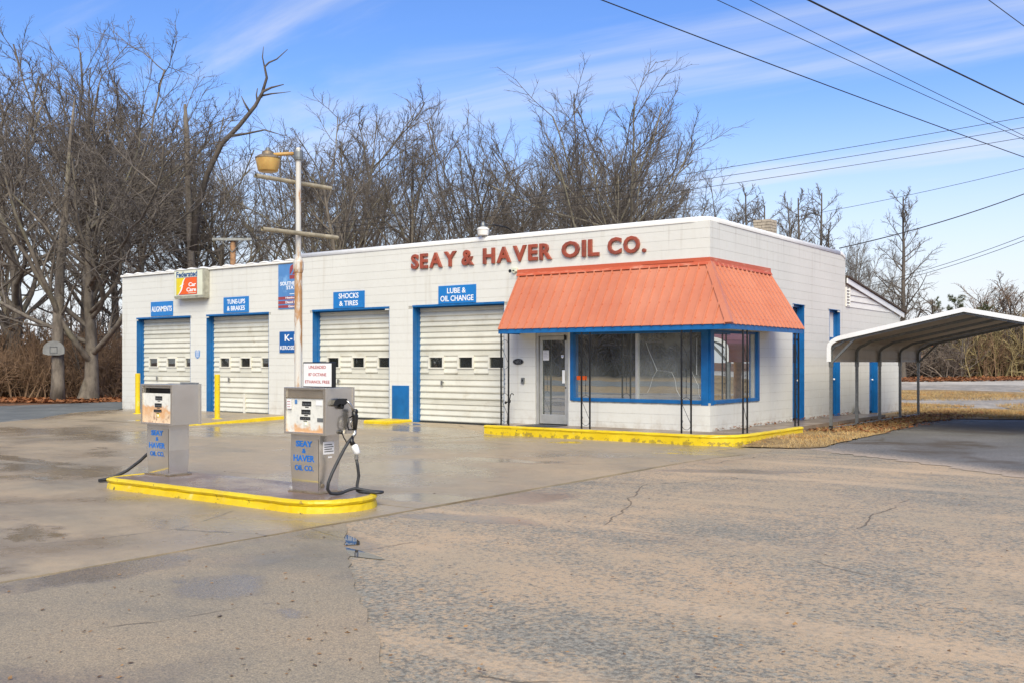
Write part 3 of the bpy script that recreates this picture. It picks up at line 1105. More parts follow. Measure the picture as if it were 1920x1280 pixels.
REC = 0.007      # joint depth
front_core = MB()
for a, b_, z0, z1 in wall_cells(XL + REC, -REC, -0.1, ZTOPL, front_open):
    front_core.box(a, b_, REC, 0.20, z0, z1)
front_core.box(XSTEP, -REC, REC, 0.20, ZTOPL, ZTOP)
wall_f = front_core.build('front_wall', M['mortar'], ST)
side_core = MB()
for a, b_, z0, z1 in wall_cells(0.2, YS, -0.1, ZTOP, side_open[:3]):
    side_core.box(-0.20, -REC, a, b_, z0, z1)
for a, b_, z0, z1 in wall_cells(YS, YE - REC, -0.1, 3.06, side_open[3:]):
    side_core.box(-0.20, -REC, a, b_, z0, z1)
wall_s = side_core.build('side_wall', M['mortar'], ST)
MB().box(XL + 0.01, XL + 0.2, 0.2, YS, -0.1, ZTOPL).box(XL + 0.01, -0.2, YS - 0.2, YS - 0.01, -0.1, 4.3).build('rear_wall', M['block'], ST)
MB().box(-9, -0.2, YE - 0.2, YE - 0.01, -0.1, 3.06).box(-9.2, -9.0, YS, YE - 0.01, -0.1, 3.06).build('lean_to_wall', M['block'], ST)
MB().box(XL + 0.2, -0.2, 0.2, YS - 0.2, 4.0, 4.1).build('roof', M['roofing'], ST)
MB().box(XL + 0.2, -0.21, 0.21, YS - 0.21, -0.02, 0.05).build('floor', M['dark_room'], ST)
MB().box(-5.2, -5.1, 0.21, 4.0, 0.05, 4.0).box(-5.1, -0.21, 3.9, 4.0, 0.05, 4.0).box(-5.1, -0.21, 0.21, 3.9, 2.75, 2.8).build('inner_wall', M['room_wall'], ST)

# the blocks: nearest as single objects, the rest joined
_bm = {}


def block_mesh(w, hgt, face, t):
    key = (round(w, 3), round(hgt, 3), face, round(t, 4))
    if key not in _bm:
        mb = MB()
        if face == 'front':
            mb.box(0, w, 0, t, 0, hgt)
        else:
            mb.box(-t, 0, 0, w, 0, hgt)
        me = bpy.data.meshes.new('block')
        bm = bmesh.new()
        vv = [bm.verts.new(p) for p in mb.v]
        for f in mb.f:
            bm.faces.new([vv[i] for i in f])
        bm.to_mesh(me)
        bm.free()
        me.materials.append(M['block'])
        _bm[key] = me
    return _bm[key]


rgb = random.Random(11)
cand = []   # (distance, face, u, z, w, h, t)
GZ, GU = 0.0040, 0.0004


def lay(face, u0, u1, ztop, opens, zmin):
    # a course joint sits 2.7635 m above eye level
    zj = 1.55 + 2.7635
    ks = []
    z = zj
    while z < ztop - 0.02:
        z += CH
    while z > zmin - CH:
        ks.append(z)
        z -= CH
    for ci, zt in enumerate(ks):
        zb = zt - CH
        top = min(zt, ztop)
        bot = max(zb, zmin)
        if top - bot < 0.03:
            continue
        segs = [(u0, u1)]
        for o in opens:
            if o[2] < (top + bot) / 2 < o[3]:
                ns = []
                for s0, s1 in segs:
                    if o[1] <= s0 or o[0] >= s1:
                        ns.append((s0, s1))
                        continue
                    if o[0] > s0:
                        ns.append((s0, o[0]))
                    if o[1] < s1:
                        ns.append((o[1], s1))
                segs = ns
        off = 0.2032 * (ci % 2)
        for s0, s1 in segs:
            cuts = [s0]
            k = math.floor((s0 - off) / 0.4064) + 1
            while off + k * 0.4064 < s1 - 0.03:
                if off + k * 0.4064 - s0 > 0.03:
                    cuts.append(off + k * 0.4064)
                k += 1
            cuts.append(s1)
            for a, b_ in zip(cuts[:-1], cuts[1:]):
                w_ = b_ - a - GU
                lim = [o for o in opens if o[0] < (a + b_) / 2 < o[1]]
                t_, bo_ = top, bot
                for o in lim:
                    if bo_ < o[3] < t_ and o[3] > (top + bot) / 2 - 0.2:
                        pass
                mid = (a + b_) / 2
                p = (mid, 0) if face == 'front' else (0, mid)
                d = math.hypot(p[0] - 8.94, p[1] + 19.0)
                cand.append((d, face, a + GU / 2, bo_ + GZ / 2, w_, t_ - bo_ - GZ))


# openings are widened in z to whole courses by lintel pieces below, so clip block tops on them
def snap_open(opens):
    return opens


lay('front', XSTEP, 0.0, ZTOP, front_open, 0.0)
lay('front', XL, XSTEP, ZTOPL, front_open, 0.0)
lay('side', 0.0, YS, ZTOP, side_open[:3], 0.02)
lay('side', YS, YE, 3.06, side_open[3:], 0.02)
# clip each block against openings (partial overlap in z at heads and sills)
clipped = []
for d, face, u, z, w_, hh in cand:
    ops = front_open if face == 'front' else side_open
    pieces = [(z, z + hh)]
    mid = u + w_ / 2
    for o in ops:
        if o[0] < mid < o[1] or (o[0] < u + 0.02 and o[1] > u + w_ - 0.02):
            np_ = []
            for a, b_ in pieces:
                if o[3] <= a or o[2] >= b_:
                    np_.append((a, b_))
                    continue
                if o[2] > a:
                    np_.append((a, o[2]))
                if o[3] < b_:
                    np_.append((o[3], b_))
            pieces = np_
    for a, b_ in pieces:
        if b_ - a > 0.02:
            clipped.append((d, face, u, a, w_, b_ - a))
# pieces whose run crosses an opening jamb in a head course
final = []
for d, face, u, z, w_, hh in clipped:
    ops = front_open if face == 'front' else side_open
    segs = [(u, u + w_)]
    for o in ops:
        if o[2] < z + hh / 2 < o[3]:
            ns = []
            for a, b_ in segs:
                if o[1] <= a or o[0] >= b_:
                    ns.append((a, b_))
                    continue
                if o[0] > a: ns.append((a, o[0]))
                if o[1] < b_: ns.append((o[1], b_))
            segs = ns
    for a, b_ in segs:
        if b_ - a > 0.015:
            final.append((d, face, a, z, b_ - a, hh))
final.sort(key=lambda q: q[0])
rest = {'front': MB(), 'side': MB()}
for i, (d, face, u, z, w_, hh) in enumerate(final):
    j = rgb.choice((0.0, 0.0, 0.0006, 0.0012, -0.0008))
    if i < 290:
        o = bpy.data.objects.new('block', block_mesh(w_, hh, face, REC + 0.02))
        COL.objects.link(o)
        o.parent = wall_f if face == 'front' else wall_s
        o.location = (u, -j, z) if face == 'front' else (j, u, z)
    elif face == 'front':
        rest['front'].box(u, u + w_, -j, REC + 0.01, z, z + hh)
    else:
        rest['side'].box(-REC - 0.01, j, u, u + w_, z, z + hh)
for face, par in (('front', wall_f), ('side', wall_s)):
    rest[face].build('block_courses', M['block'], par, kind='stuff', recalc=False)

# corner bead closing the arris
# copings: thick rolled membrane on the right-hand section, thin lumpy cap on the left
def roll_path():
    return [(XSTEP, 0.10), (-0.55, 0.10), (-0.28, 0.13), (-0.14, 0.25), (-0.10, 0.5), (-0.10, YS - 0.25)]


prof = [(0.115, ZTOP - 0.02), (0.122, ZTOP + 0.03), (0.10, ZTOP + 0.075), (0.05, ZTOP + 0.10), (-0.05, ZTOP + 0.105), (-0.11, ZTOP + 0.07), (-0.12, ZTOP - 0.02)]
pth = [(XSTEP, 0.10), (-8, 0.10), (-4, 0.10), (-0.45, 0.10), (-0.28, 0.115), (-0.17, 0.17), (-0.115, 0.28), (-0.10, 0.45), (-0.10, 4), (-0.10, YS - 0.45)]
cp = MB().sweep(pth, prof).build('coping', M['coping'], ST, smooth=True)
# drooping rear end of the side coping
pr = []
for k in range(7):
    t = k / 6
    y = YS - 0.45 + 0.44 * t
    dz = -0.10 * t ** 2.2
    pr.append((y, dz))
vs_ = []
for y, dz in pr:
    for o, z in prof:
        vs_.append((-0.10 + o, y, z + dz))
fs = []
kk = len(prof)
for i in range(len(pr) - 1):
    for q in range(kk - 1):
        fs.append((i * kk + q, (i + 1) * kk + q, (i + 1) * kk + q + 1, i * kk + q + 1))
fs.append(tuple((len(pr) - 1) * kk + q for q in range(kk)))
MB().add(vs_, fs).build('coping', M['coping'], ST, smooth=True)
mb = MB()
mb.sweep([(XL - 0.03, 0.10), (XSTEP - 0.005, 0.10)], [(0.13, ZTOPL - 0.035), (0.15, ZTOPL - 0.02), (0.15, ZTOPL + 0.03), (0.11, ZTOPL + 0.045), (-0.11, ZTOPL + 0.045), (-0.11, ZTOPL - 0.03)])
capl = mb.build('coping', M['coping'], ST)
x = XL + 0.28
k = 0
while x < XSTEP - 0.15:
    w_ = 0.30 + 0.05 * rgb.random()
    hgt = 0.035 + 0.02 * rgb.random()
    mb = MB()
    vs_ = []
    fs = []
    nn = 8
    for i in range(nn + 1):
        t = i / nn
        e = math.sin(PI * t) ** 0.6
        xx = x + (t - 0.5) * w_
        for yy, zz in ((-0.052, 0), (-0.045, e * hgt * 0.7), (0.0, e * hgt), (0.19, e * hgt), (0.2, 0)):
            vs_.append((xx, yy, ZTOPL + 0.043 + zz))
    for i in range(nn):
        for q in range(4):
            fs.append((i * 5 + q, (i + 1) * 5 + q, (i + 1) * 5 + q + 1, i * 5 + q + 1))
    mb.add(vs_, fs).build('seam_lump', M['coping'], capl, smooth=True)
    x += 0.565 + rgb.uniform(-0.03, 0.03)

# ---- garage doors
def door_profile(zb, zt):
    """list of (out, z) for one section, bottom to top; out>0 toward the street"""
    hgt = zt - zb
    p = [(0.0, zb + 0.004)]
    # three bulging ribs then a flat band at the top joint
    rib = hgt * 0.255
    z = zb + 0.004
    for k in range(3):
        p += [(0.0, z + 0.001), (0.027, z + rib * 0.16), (0.032, z + rib * 0.30), (0.008, z + rib * 0.86), (0.0, z + rib * 0.995)]
        z += rib
    p += [(0.0, z + 0.002), (0.022, z + 0.016), (0.024, z + 0.03), (0.024, zt - 0.045), (0.018, zt - 0.04), (0.018, zt - 0.035), (0.024, zt - 0.03), (0.024, zt - 0.004), (0.0, zt - 0.004)]
    return p


YD = 0.275
def garage_door(x0, x1, win_x, lbl, stripe=False, dents=False, ajar=False):
    z0 = 0.055
    fr = MB()
    # blue timber frame lining the opening
    fr.box(x0, x0 + 0.012, 0.0, YD + 0.06, 0.0, 2.97)
    fr.box(x1 - 0.012, x1, 0.0, YD + 0.06, 0.0, 2.97)
    fr.box(x0 + 0.012, x1 - 0.012, 0.0, YD + 0.06, 2.955, 2.97)
    frame = fr.build('door_frame', M['blue'], ST)
    st = MB()
    st.box(x0 + 0.012, x0 + 0.03, YD - 0.10, YD - 0.012, 0.0, 2.955)
    st.box(x1 - 0.03, x1 - 0.012, YD - 0.10, YD - 0.012, 0.0, 2.955)
    st.box(x0 + 0.03, x1 - 0.03, YD - 0.10, YD - 0.012, 2.91, 2.955)
    st.build('stop', M['blue'], frame)
    MB().box(x0 - 0.003, x1 + 0.003, -0.012, 0.0, 2.935, 2.985).build('head_trim', M['blue'], frame)
    dr = part_empty('garage_door', ST)
    dr['label'] = lbl
    n = 5
    zt = 2.93
    bounds = [z0, 0.625, 1.255, 1.84, 2.43, zt]
    xa, xb = x0 + 0.014, x1 - 0.014
    for k in range(n):
        if k != 2:
            prof_ = door_profile(bounds[k], bounds[k + 1])
            m_ = len(prof_)
            vs_ = [(xa, YD - o, z) for o, z in prof_] + [(xb, YD - o, z) for o, z in prof_]
            fs_ = [(i, m_ + i, m_ + i + 1, i + 1) for i in range(m_ - 1)]
            mb = MB().add(vs_, fs_)
            mb.box(xa, xb, YD, YD + 0.03, bounds[k] + 0.004, bounds[k + 1] - 0.004)
            sec = mb.build('section', M['door_panel'], dr)
        else:
            # glazed section: ribbed panels between three framed panes
            zb, zt2 = bounds[2], bounds[3]
            prof_ = door_profile(zb, zt2)
            edges_ = []
            c_ = xa
            fl = MB()
            for (wa, wb) in win_x:
                for (sa, sb) in ((c_, wa - 0.045),):
                    if sb - sa > 0.02:
                        m_ = len(prof_)
                        vs_ = [(sa, YD - o, z) for o, z in prof_] + [(sb, YD - o, z) for o, z in prof_]
                        fl.add(vs_, [(i, m_ + i, m_ + i + 1, i + 1) for i in range(m_ - 1)])
                # plain plate round the pane
                fl.box(wa - 0.045, wb + 0.045, YD - 0.024, YD + 0.02, zb + 0.004, 1.415)
                fl.box(wa - 0.045, wb + 0.045, YD - 0.024, YD + 0.02, 1.685, zt2 - 0.004)
                c_ = wb + 0.045
            if xb - c_ > 0.02:
                m_ = len(prof_)
                vs_ = [(c_, YD - o, z) for o, z in prof_] + [(xb, YD - o, z) for o, z in prof_]
                fl.add(vs_, [(i, m_ + i, m_ + i + 1, i + 1) for i in range(m_ - 1)])
            sec = fl.build('section', M['door_panel'], dr)
            for (wa, wb) in win_x:
                wf = MB()
                wf.box(wa - 0.05, wa, YD - 0.048, YD + 0.02, 1.395, 1.70)
                wf.box(wb, wb + 0.05, YD - 0.048, YD + 0.02, 1.395, 1.70)
                wf.box(wa, wb, YD - 0.048, YD + 0.02, 1.395, 1.425)
                wf.box(wa, wb, YD - 0.048, YD + 0.02, 1.675, 1.70)
                wf.build('window_frame', M['door_trim'], dr)
                MB().box(wa, wb, YD - 0.012, YD - 0.006, 1.425, 1.675).build('pane', M['glass_dark'], dr)
    hb = MB().box(x0 + 0.75, x0 + 0.79, YD - 0.07, YD - 0.03, 0.98, 1.10).box(x0 + 0.79, x0 + 0.85, YD - 0.07, YD - 0.05, 1.05, 1.07)
    hb.build('latch', M['iron_steel'], dr)
    MB().box(xa, xb, YD - 0.03, YD + 0.02, z0 - 0.03, z0 + 0.004).build('weather_strip', M['black'], dr)
    if stripe:
        MB().box(x0 + 1.44, x0 + 1.53, YD - 0.052, YD - 0.03, z0, 0.63).build('patch_strip', M['door_trim'], dr)
    return dr


def wins(x0, shift=0.36):
    return [(x0 + shift, x0 + shift + 0.42), (x0 + shift + 0.96, x0 + shift + 1.38), (x0 + shift + 1.92, x0 + shift + 2.34)]


garage_door(-20.19, -17.35, wins(-20.19), 'leftmost cream roll-up garage door under the alignments sign')
garage_door(-16.56, -13.70, wins(-16.56), 'second cream garage door from the left with a patch strip at its foot', stripe=True)
garage_door(-11.88, -8.99, wins(-11.88), 'third cream garage door from the left, partly behind the right pump')
garage_door(-8.18, -5.28, wins(-8.18), 'cream garage door beside the orange awning')
MB().box(-8.88, -8.30, -0.022, 0.0, 0.05, 0.965).build('access_panel', M['blue'], ST, bevel=0.004)

# ---- office door and windows
dr = part_empty('office_door', ST)
x0, x1 = -4.38, -3.47
MB().box(x0, x0 + 0.07, 0.02, 0.16, 0.13, 2.22).box(x1 - 0.05, x1, 0.02, 0.16, 0.13, 2.22).box(x0 + 0.07, x1 - 0.05, 0.02, 0.16, 2.15, 2.22).build('door_frame', M['alu'], dr, bevel=0.004)
lf = MB()
lf.box(x0 + 0.085, x0 + 0.15, 0.05, 0.10, 0.15, 2.14).box(x1 - 0.13, x1 - 0.06, 0.05, 0.10, 0.15, 2.14)
lf.box(x0 + 0.15, x1 - 0.13, 0.05, 0.10, 2.06, 2.14).box(x0 + 0.15, x1 - 0.13, 0.05, 0.10, 0.15, 0.36)
lf.build('door_leaf', M['alu'], dr, bevel=0.004)
MB().box(x0 + 0.15, x1 - 0.13, 0.072, 0.080, 0.36, 2.06).build('pane', M['glass'], dr)
MB().box(x1 - 0.17, x1 - 0.10, 0.0, 0.015, 1.08, 1.38).box(x1 - 0.15, x1 - 0.12, 0.015, 0.05, 1.10, 1.14).box(x1 - 0.15, x1 - 0.12, 0.015, 0.05, 1.32, 1.36).build('pull_handle', M['white_metal'], dr, bevel=0.003)
MB().lathe([(0.016, 0), (0.018, 0.012)], (x1 - 0.105, 0.037, 0.98), 12, 'y').build('lock', M['black'], dr)
MB().box(x1 - 0.13, x1 - 0.09, 0.01, 0.05, 2.05, 2.17).build('closer', M['black'], dr)

wf = part_empty('front_window', ST)
mb = MB()
mb.box(-3.42, -3.33, -0.015, 0.14, 0.70, 2.225)
mb.build('jamb', M['blue'], wf, bevel=0.003)
MB().box(-3.33, -0.205, -0.02, 0.14, 0.69, 0.765).build('sill', M['blue'], wf, bevel=0.004)
MB().box(-3.33, -0.205, 0.03, 0.14, 2.17, 2.225).build('head', M['blue'], wf)
MB().box(-1.775, -1.715, 0.045, 0.12, 0.765, 2.17).build('mullion', M['alu'], wf, bevel=0.003)
MB().box(-3.33, -1.775, 0.09, 0.098, 0.765, 2.17).build('pane', M['glass'], wf)
pn = MB().box(-1.715, -0.205, 0.09, 0.098, 0.765, 2.17).build('pane', M['glass_hazy'], wf)
pn['label'] = 'cracked hazy right-hand window pane'


def crack(pts, w=0.004):
    w *= 0.55
    c_ = MB()
    for p, q in zip(pts[:-1], pts[1:]):
        d_ = Vector((q[0] - p[0], 0, q[1] - p[1])).normalized() * w * 0.4
        c_.bar((p[0] - d_.x, 0.087, p[1] - d_.z), (q[0] + d_.x, 0.087, q[1] + d_.z), w, w, up=(0, 1, 0))
    c_.build('crack', M['crack'], wf)


crack([(-1.54, 1.98), (-1.47, 1.80), (-1.38, 1.62), (-1.27, 1.38)], 0.006)
crack([(-1.27, 1.38), (-1.12, 1.375), (-0.92, 1.345)])
crack([(-1.27, 1.38), (-1.37, 1.24), (-1.44, 1.02), (-1.50, 0.90)], 0.004)
crack([(-0.92, 1.345), (-0.84, 1.18), (-0.81, 0.98), (-0.74, 0.86), (-0.64, 0.775)], 0.006)
crack([(-0.47, 1.40), (-0.40, 1.25), (-0.31, 1.08), (-0.29, 0.86), (-0.22, 0.79)], 0.005)
crack([(-0.34, 2.05), (-0.345, 1.30)], 0.009)
crack([(-0.70, 1.24), (-0.66, 1.38)], 0.003)
MB().box(-0.205, -0.045, 0.004, 0.15, 0.665, 2.225).box(-0.15, -0.004, 0.045, 0.205, 0.666, 2.224).build('corner_post', M['blue'], ST)

ws = part_empty('side_window', ST)
MB().box(-0.14, 0.02, 0.205, 2.44, 0.69, 0.76).build('sill', M['blue'], ws, bevel=0.004)
MB().box(-0.14, 0.015, 2.44, 2.55, 0.69, 2.225).build('jamb', M['blue'], ws, bevel=0.003)
MB().box(-0.13, -0.05, 2.38, 2.44, 0.76, 2.17).build('stop', M['alu'], ws)
MB().box(-0.14, -0.03, 0.205, 2.44, 2.17, 2.225).build('head', M['blue'], ws)
MB().box(-0.098, -0.09, 0.205, 2.38, 0.76, 2.17).build('pane', M['glass'], ws)
# small lightbox pieces inside the shop
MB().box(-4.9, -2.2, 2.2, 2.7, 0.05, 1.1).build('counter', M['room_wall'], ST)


# ---- side doors
def side_door(y0, y1, z0, z1, transom, lbl):
    d = part_empty('side_door', ST)
    d['label'] = lbl
    X = -0.16
    fr = MB()
    fr.box(-0.19, 0.004, y0, y0 + 0.014, z0, z1).box(-0.19, 0.004, y1 - 0.014, y1, z0, z1).box(-0.19, 0.004, y0 + 0.014, y1 - 0.014, z1 - 0.014, z1)
    fr.box(-0.19, X + 0.06, y0 + 0.014, y0 + 0.055, z0, z1 - 0.014).box(-0.19, X + 0.06, y1 - 0.075, y1 - 0.014, z0, z1 - 0.014).box(-0.19, X + 0.06, y0 + 0.055, y1 - 0.075, z1 - 0.07, z1 - 0.014)
    zd = z1 - 0.07
    if transom:
        zd = 2.13
        fr.box(-0.19, X + 0.06, y0 + 0.055, y1 - 0.075, zd, zd + 0.09)
    fr.build('door_frame', M['blue'], d)
    if transom:
        MB().box(X - 0.01, X, y0 + 0.055, y1 - 0.075, zd + 0.09, z1 - 0.07).build('transom', M['white_board'] if transom == 2 else M['glass_dark'], d)
    MB().box(X - 0.01, X + 0.02, y0 + 0.055, y1 - 0.075, z0 + 0.06, zd).build('door_leaf', M['blue'], d)
    rows = [(0.12, 0.42), (0.50, 0.72), (0.80, 1.02), (1.10, 1.30)] if transom else [(0.15, 0.55), (0.65, 1.0), (1.1, 1.45), (1.5, 1.8)]
    for a, b_ in rows:
        if z0 + b_ < zd:
            MB().box(X + 0.018, X + 0.034, y0 + 0.12, y1 - 0.16, z0 + a, z0 + b_).build('panel', M['blue'], d, bevel=0.008)
    if transom == 1:
        MB().box(X + 0.018, X + 0.026, y0 + 0.14, y1 - 0.18, z0 + 1.42, zd - 0.12).build('pane', M['glass_dark'], d)
    MB().lathe([(0.025, 0), (0.028, 0.03), (0.018, 0.05)], (X + 0.02, y1 - 0.15, z0 + 0.98), 10, 'x').build('knob', M['white_metal'], d)
    return d


side_door(4.60, 5.39, 0.125, 2.97, 1, 'blue panelled door at the end of the awning')
side_door(7.24, 8.09, 0.12, 2.95, 2, 'tall blue door with a white board over it')
side_door(10.68, 11.50, 0.06, 2.12, 0, 'blue panelled door of the lean-to behind the carport')
MB().box(-0.3, -0.02, 4.6, 5.39, -0.05, 0.124).box(-0.3, -0.02, 7.24, 8.09, -0.05, 0.118).box(-0.3, -0.02, 10.68, 11.5, -0.05, 0.058).build('threshold', M['walk'], ST)

# ---- lean-to gable: clapboards, louvre vent, rake board, shingle edge
def rake_z(y):
    return 3.86 - (y - YS) * (3.86 - 3.13) / (14.05 - YS)


gb = MB().prism_yz([(YS + 0.005, 3.06), (YE, 3.06), (YE, rake_z(YE) - 0.12), (YS + 0.005, rake_z(YS) - 0.12)], -0.19, -0.03).build('gable', M['mortar'], ST)
z = 3.065
while z < 3.7:
    zt = min(z + 0.165, 3.74)
    ymax = YS + (3.86 - 0.16 - zt) / ((3.86 - 3.13) / (14.05 - YS))
    ymaxb = YS + (3.86 - 0.16 - z) / ((3.86 - 3.13) / (14.05 - YS))
    y0 = YS + 0.36 if z < 3.62 else YS + 0.02
    ymaxb = min(ymaxb, YE - 0.01)
    ymax = min(ymax, YE - 0.01)
    if ymax > y0 + 0.1:
        vs_ = [(0.015, y0, z), (0.015, ymaxb, z), (-0.012, ymax, zt), (-0.012, y0, zt), (-0.03, y0, z), (-0.03, ymaxb, z), (-0.03, ymax, zt), (-0.03, y0, zt)]
        MB().add(vs_, [(0, 1, 2, 3), (7, 6, 5, 4), (0, 4, 5, 1), (1, 5, 6, 2), (2, 6, 7, 3), (3, 7, 4, 0)]).build('clapboard', M['white_board'], gb)
    z += 0.172
vt = MB().box(-0.02, 0.03, YS + 0.03, YS + 0.06, 3.07, 3.60).box(-0.02, 0.03, YS + 0.32, YS + 0.35, 3.07, 3.60).box(-0.02, 0.03, YS + 0.06, YS + 0.32, 3.07, 3.09).build('vent_frame', M['white_board'], gb)
for k in range(6):
    zz = 3.11 + k * 0.082
    MB().add([(0.028, YS + 0.06, zz), (0.028, YS + 0.32, zz), (-0.02, YS + 0.32, zz + 0.055), (-0.02, YS + 0.06, zz + 0.055), (0.020, YS + 0.06, zz - 0.008), (0.020, YS + 0.32, zz - 0.008), (-0.028, YS + 0.32, zz + 0.047), (-0.028, YS + 0.06, zz + 0.047)],
             [(0, 1, 2, 3), (7, 6, 5, 4), (0, 4, 5, 1), (1, 5, 6, 2), (2, 6, 7, 3), (3, 7, 4, 0)]).build('louvre', M['white_board'], gb)
yv = 14.12
MB().add([(0.03, YS + 0.02, rake_z(YS) - 0.15), (0.03, yv, rake_z(yv) - 0.17), (0.03, yv, rake_z(yv) - 0.01), (0.03, YS + 0.02, rake_z(YS) - 0.01),
          (0.06, YS + 0.02, rake_z(YS) - 0.15), (0.06, yv, rake_z(yv) - 0.17), (0.06, yv, rake_z(yv) - 0.01), (0.06, YS + 0.02, rake_z(YS) - 0.01)],
         [(3, 2, 1, 0), (4, 5, 6, 7), (0, 1, 5, 4), (1, 2, 6, 5), (2, 3, 7, 6), (3, 0, 4, 7)]).build('rake_board', M['white_metal'], gb)
MB().add([(-9.3, YS + 0.01, rake_z(YS)), (0.10, YS + 0.01, rake_z(YS)), (0.10, 14.25, rake_z(14.25)), (-9.3, 14.25, rake_z(14.25)),
          (-9.3, YS + 0.01, rake_z(YS) + 0.05), (0.10, YS + 0.01, rake_z(YS) + 0.05), (0.10, 14.25, rake_z(14.25) + 0.05), (-9.3, 14.25, rake_z(14.25) + 0.05)],
         [(3, 2, 1, 0), (4, 5, 6, 7), (0, 1, 5, 4), (1, 2, 6, 5), (2, 3, 7, 6), (3, 0, 4, 7)]).build('lean_to_roof', M['shingle'], ST)

# ---- chimney
chx0, chx1, chy0, chy1 = -1.80, -1.33, 6.5, 6.97
chm = MB().box(chx0 + 0.012, chx1 - 0.012, chy0 + 0.012, chy1 - 0.012, 4.05, 5.32).build('chimney', M['brick_mortar'], ST)
zc_ = 4.50
row = 0
while zc_ < 5.32:
    for side_ in range(4):
        offs = [0, 0.24] if row % 2 == 0 else [0.0, 0.12, 0.36]
        wd = [0.225, 0.23] if row % 2 == 0 else [0.11, 0.23, 0.11]
        for a, w_ in zip(offs, wd):
            hgt = 0.066
            if side_ == 0:
                mbx = MB().box(chx0 + a, chx0 + a + w_, chy0, chy0 + 0.06, zc_, zc_ + hgt)
            elif side_ == 1:
                mbx = MB().box(chx1 - 0.06, chx1 + 0.001, chy0 + a + 0.002, chy0 + a + w_, zc_, zc_ + hgt)
            elif side_ == 2:
                mbx = MB().box(chx0 + a, chx0 + a + w_, chy1 - 0.06, chy1, zc_, zc_ + hgt)
            else:
                mbx = MB().box(chx0 - 0.001, chx0 + 0.06, chy0 + a + 0.002, chy0 + a + w_, zc_, zc_ + hgt)
            mbx.build('brick', M['brick'], chm, recalc=False)
    zc_ += 0.078
    row += 1

# ---- awning
AW = part_empty('awning', ST)
ZT, ZB, OV = 3.60, 2.30, 0.82
AX0, AY1 = -4.86, 3.14
mb = MB()
mb.add([(AX0, 0.0, ZT), (0, 0, ZT), (OV, -OV, ZB), (AX0, -OV, ZB)], [(0, 3, 2, 1)])
mb.add([(0, 0, ZT), (0, AY1, ZT), (OV, AY1, ZB), (OV, -OV, ZB)], [(0, 3, 2, 1)])
mb.add([(AX0, 0, ZT), (AX0, -OV, ZB), (AX0, 0, ZB)], [(0, 1, 2)])
mb.add([(0, AY1, ZT), (0, AY1, ZB), (OV, AY1, ZB)], [(0, 1, 2)])
mb.build('sheeting', M['salmon'], AW, recalc=False)
sl = math.hypot(OV, ZT - ZB)
nf = Vector((0, -(ZT - ZB), OV)).normalized()
nf = Vector((0, -(ZT - ZB) / sl, OV / sl))
nsd = Vector(((ZT - ZB) / sl, 0, OV / sl))


def rib(p, q, nrm, side):
    """low trapezoid rib from p (top) to q (bottom)"""
    p, q, side = Vector(p), Vector(q), Vector(side)
    h_ = nrm * 0.034
    a, c = side * 0.020, side * 0.011
    vs_ = [p - a, p - c + h_, p + c + h_, p + a, q - a, q - c + h_, q + c + h_, q + a]
    return MB().add(vs_, [(0, 1, 5, 4), (1, 2, 6, 5), (2, 3, 7, 6), (4, 5, 6, 7)]).build('rib', M['salmon'], AW)


scr = MB()
x = AX0 + 0.05
while x < OV - 0.05:
    t0 = 0.0 if x <= 0 else x / OV
    if t0 < 0.93:
        p = (x, -OV * t0, ZT - (ZT - ZB) * t0)
        q = (x, -OV * 1.01, ZB - (ZT - ZB) * 0.01)
        rib(p, q, nf, (1, 0, 0))
        for tt in (0.1, 0.37, 0.63, 0.9):
            if tt > t0 + 0.05:
                c_ = Vector((x + 0.035, -OV * tt, ZT - (ZT - ZB) * tt)) + nf * 0.003
                scr.box(c_.x - 0.007, c_.x + 0.007, c_.y - 0.006, c_.y + 0.006, c_.z - 0.007, c_.z + 0.007)
    x += 0.229
y = AY1 - 0.05
while y > -OV + 0.05:
    t0 = 0.0 if y >= 0 else -y / OV
    if t0 < 0.93:
        p = (OV * t0, y, ZT - (ZT - ZB) * t0)
        q = (OV * 1.01, y, ZB - (ZT - ZB) * 0.01)
        rib(p, q, nsd, (0, 1, 0))
        for tt in (0.1, 0.37, 0.63, 0.9):
            if tt > t0 + 0.05:
                c_ = Vector((OV * tt, y - 0.035, ZT - (ZT - ZB) * tt)) + nsd * 0.003
                scr.box(c_.x - 0.006, c_.x + 0.006, c_.y - 0.007, c_.y + 0.007, c_.z - 0.007, c_.z + 0.007)
    y -= 0.229
scr.build('screws', M['flashing'], AW, recalc=False, kind='stuff')
# hip cap, two folded leaves
hp, hq = Vector((0, 0, ZT + 0.03)), Vector((OV + 0.01, -OV - 0.01, ZB + 0.02))
vs_ = [hp + Vector((-0.13, 0, -0.012)), hp, hp + Vector((0, 0.13, -0.012)), hq + Vector((-0.13, 0, -0.005)), hq, hq + Vector((0, 0.13, -0.005))]
vs_ = [Vector(v) + Vector((0.012, -0.012, 0.01)) for v in vs_]
MB().add(vs_, [(0, 1, 4, 3), (1, 2, 5, 4)]).build('hip_cap', M['salmon'], AW)
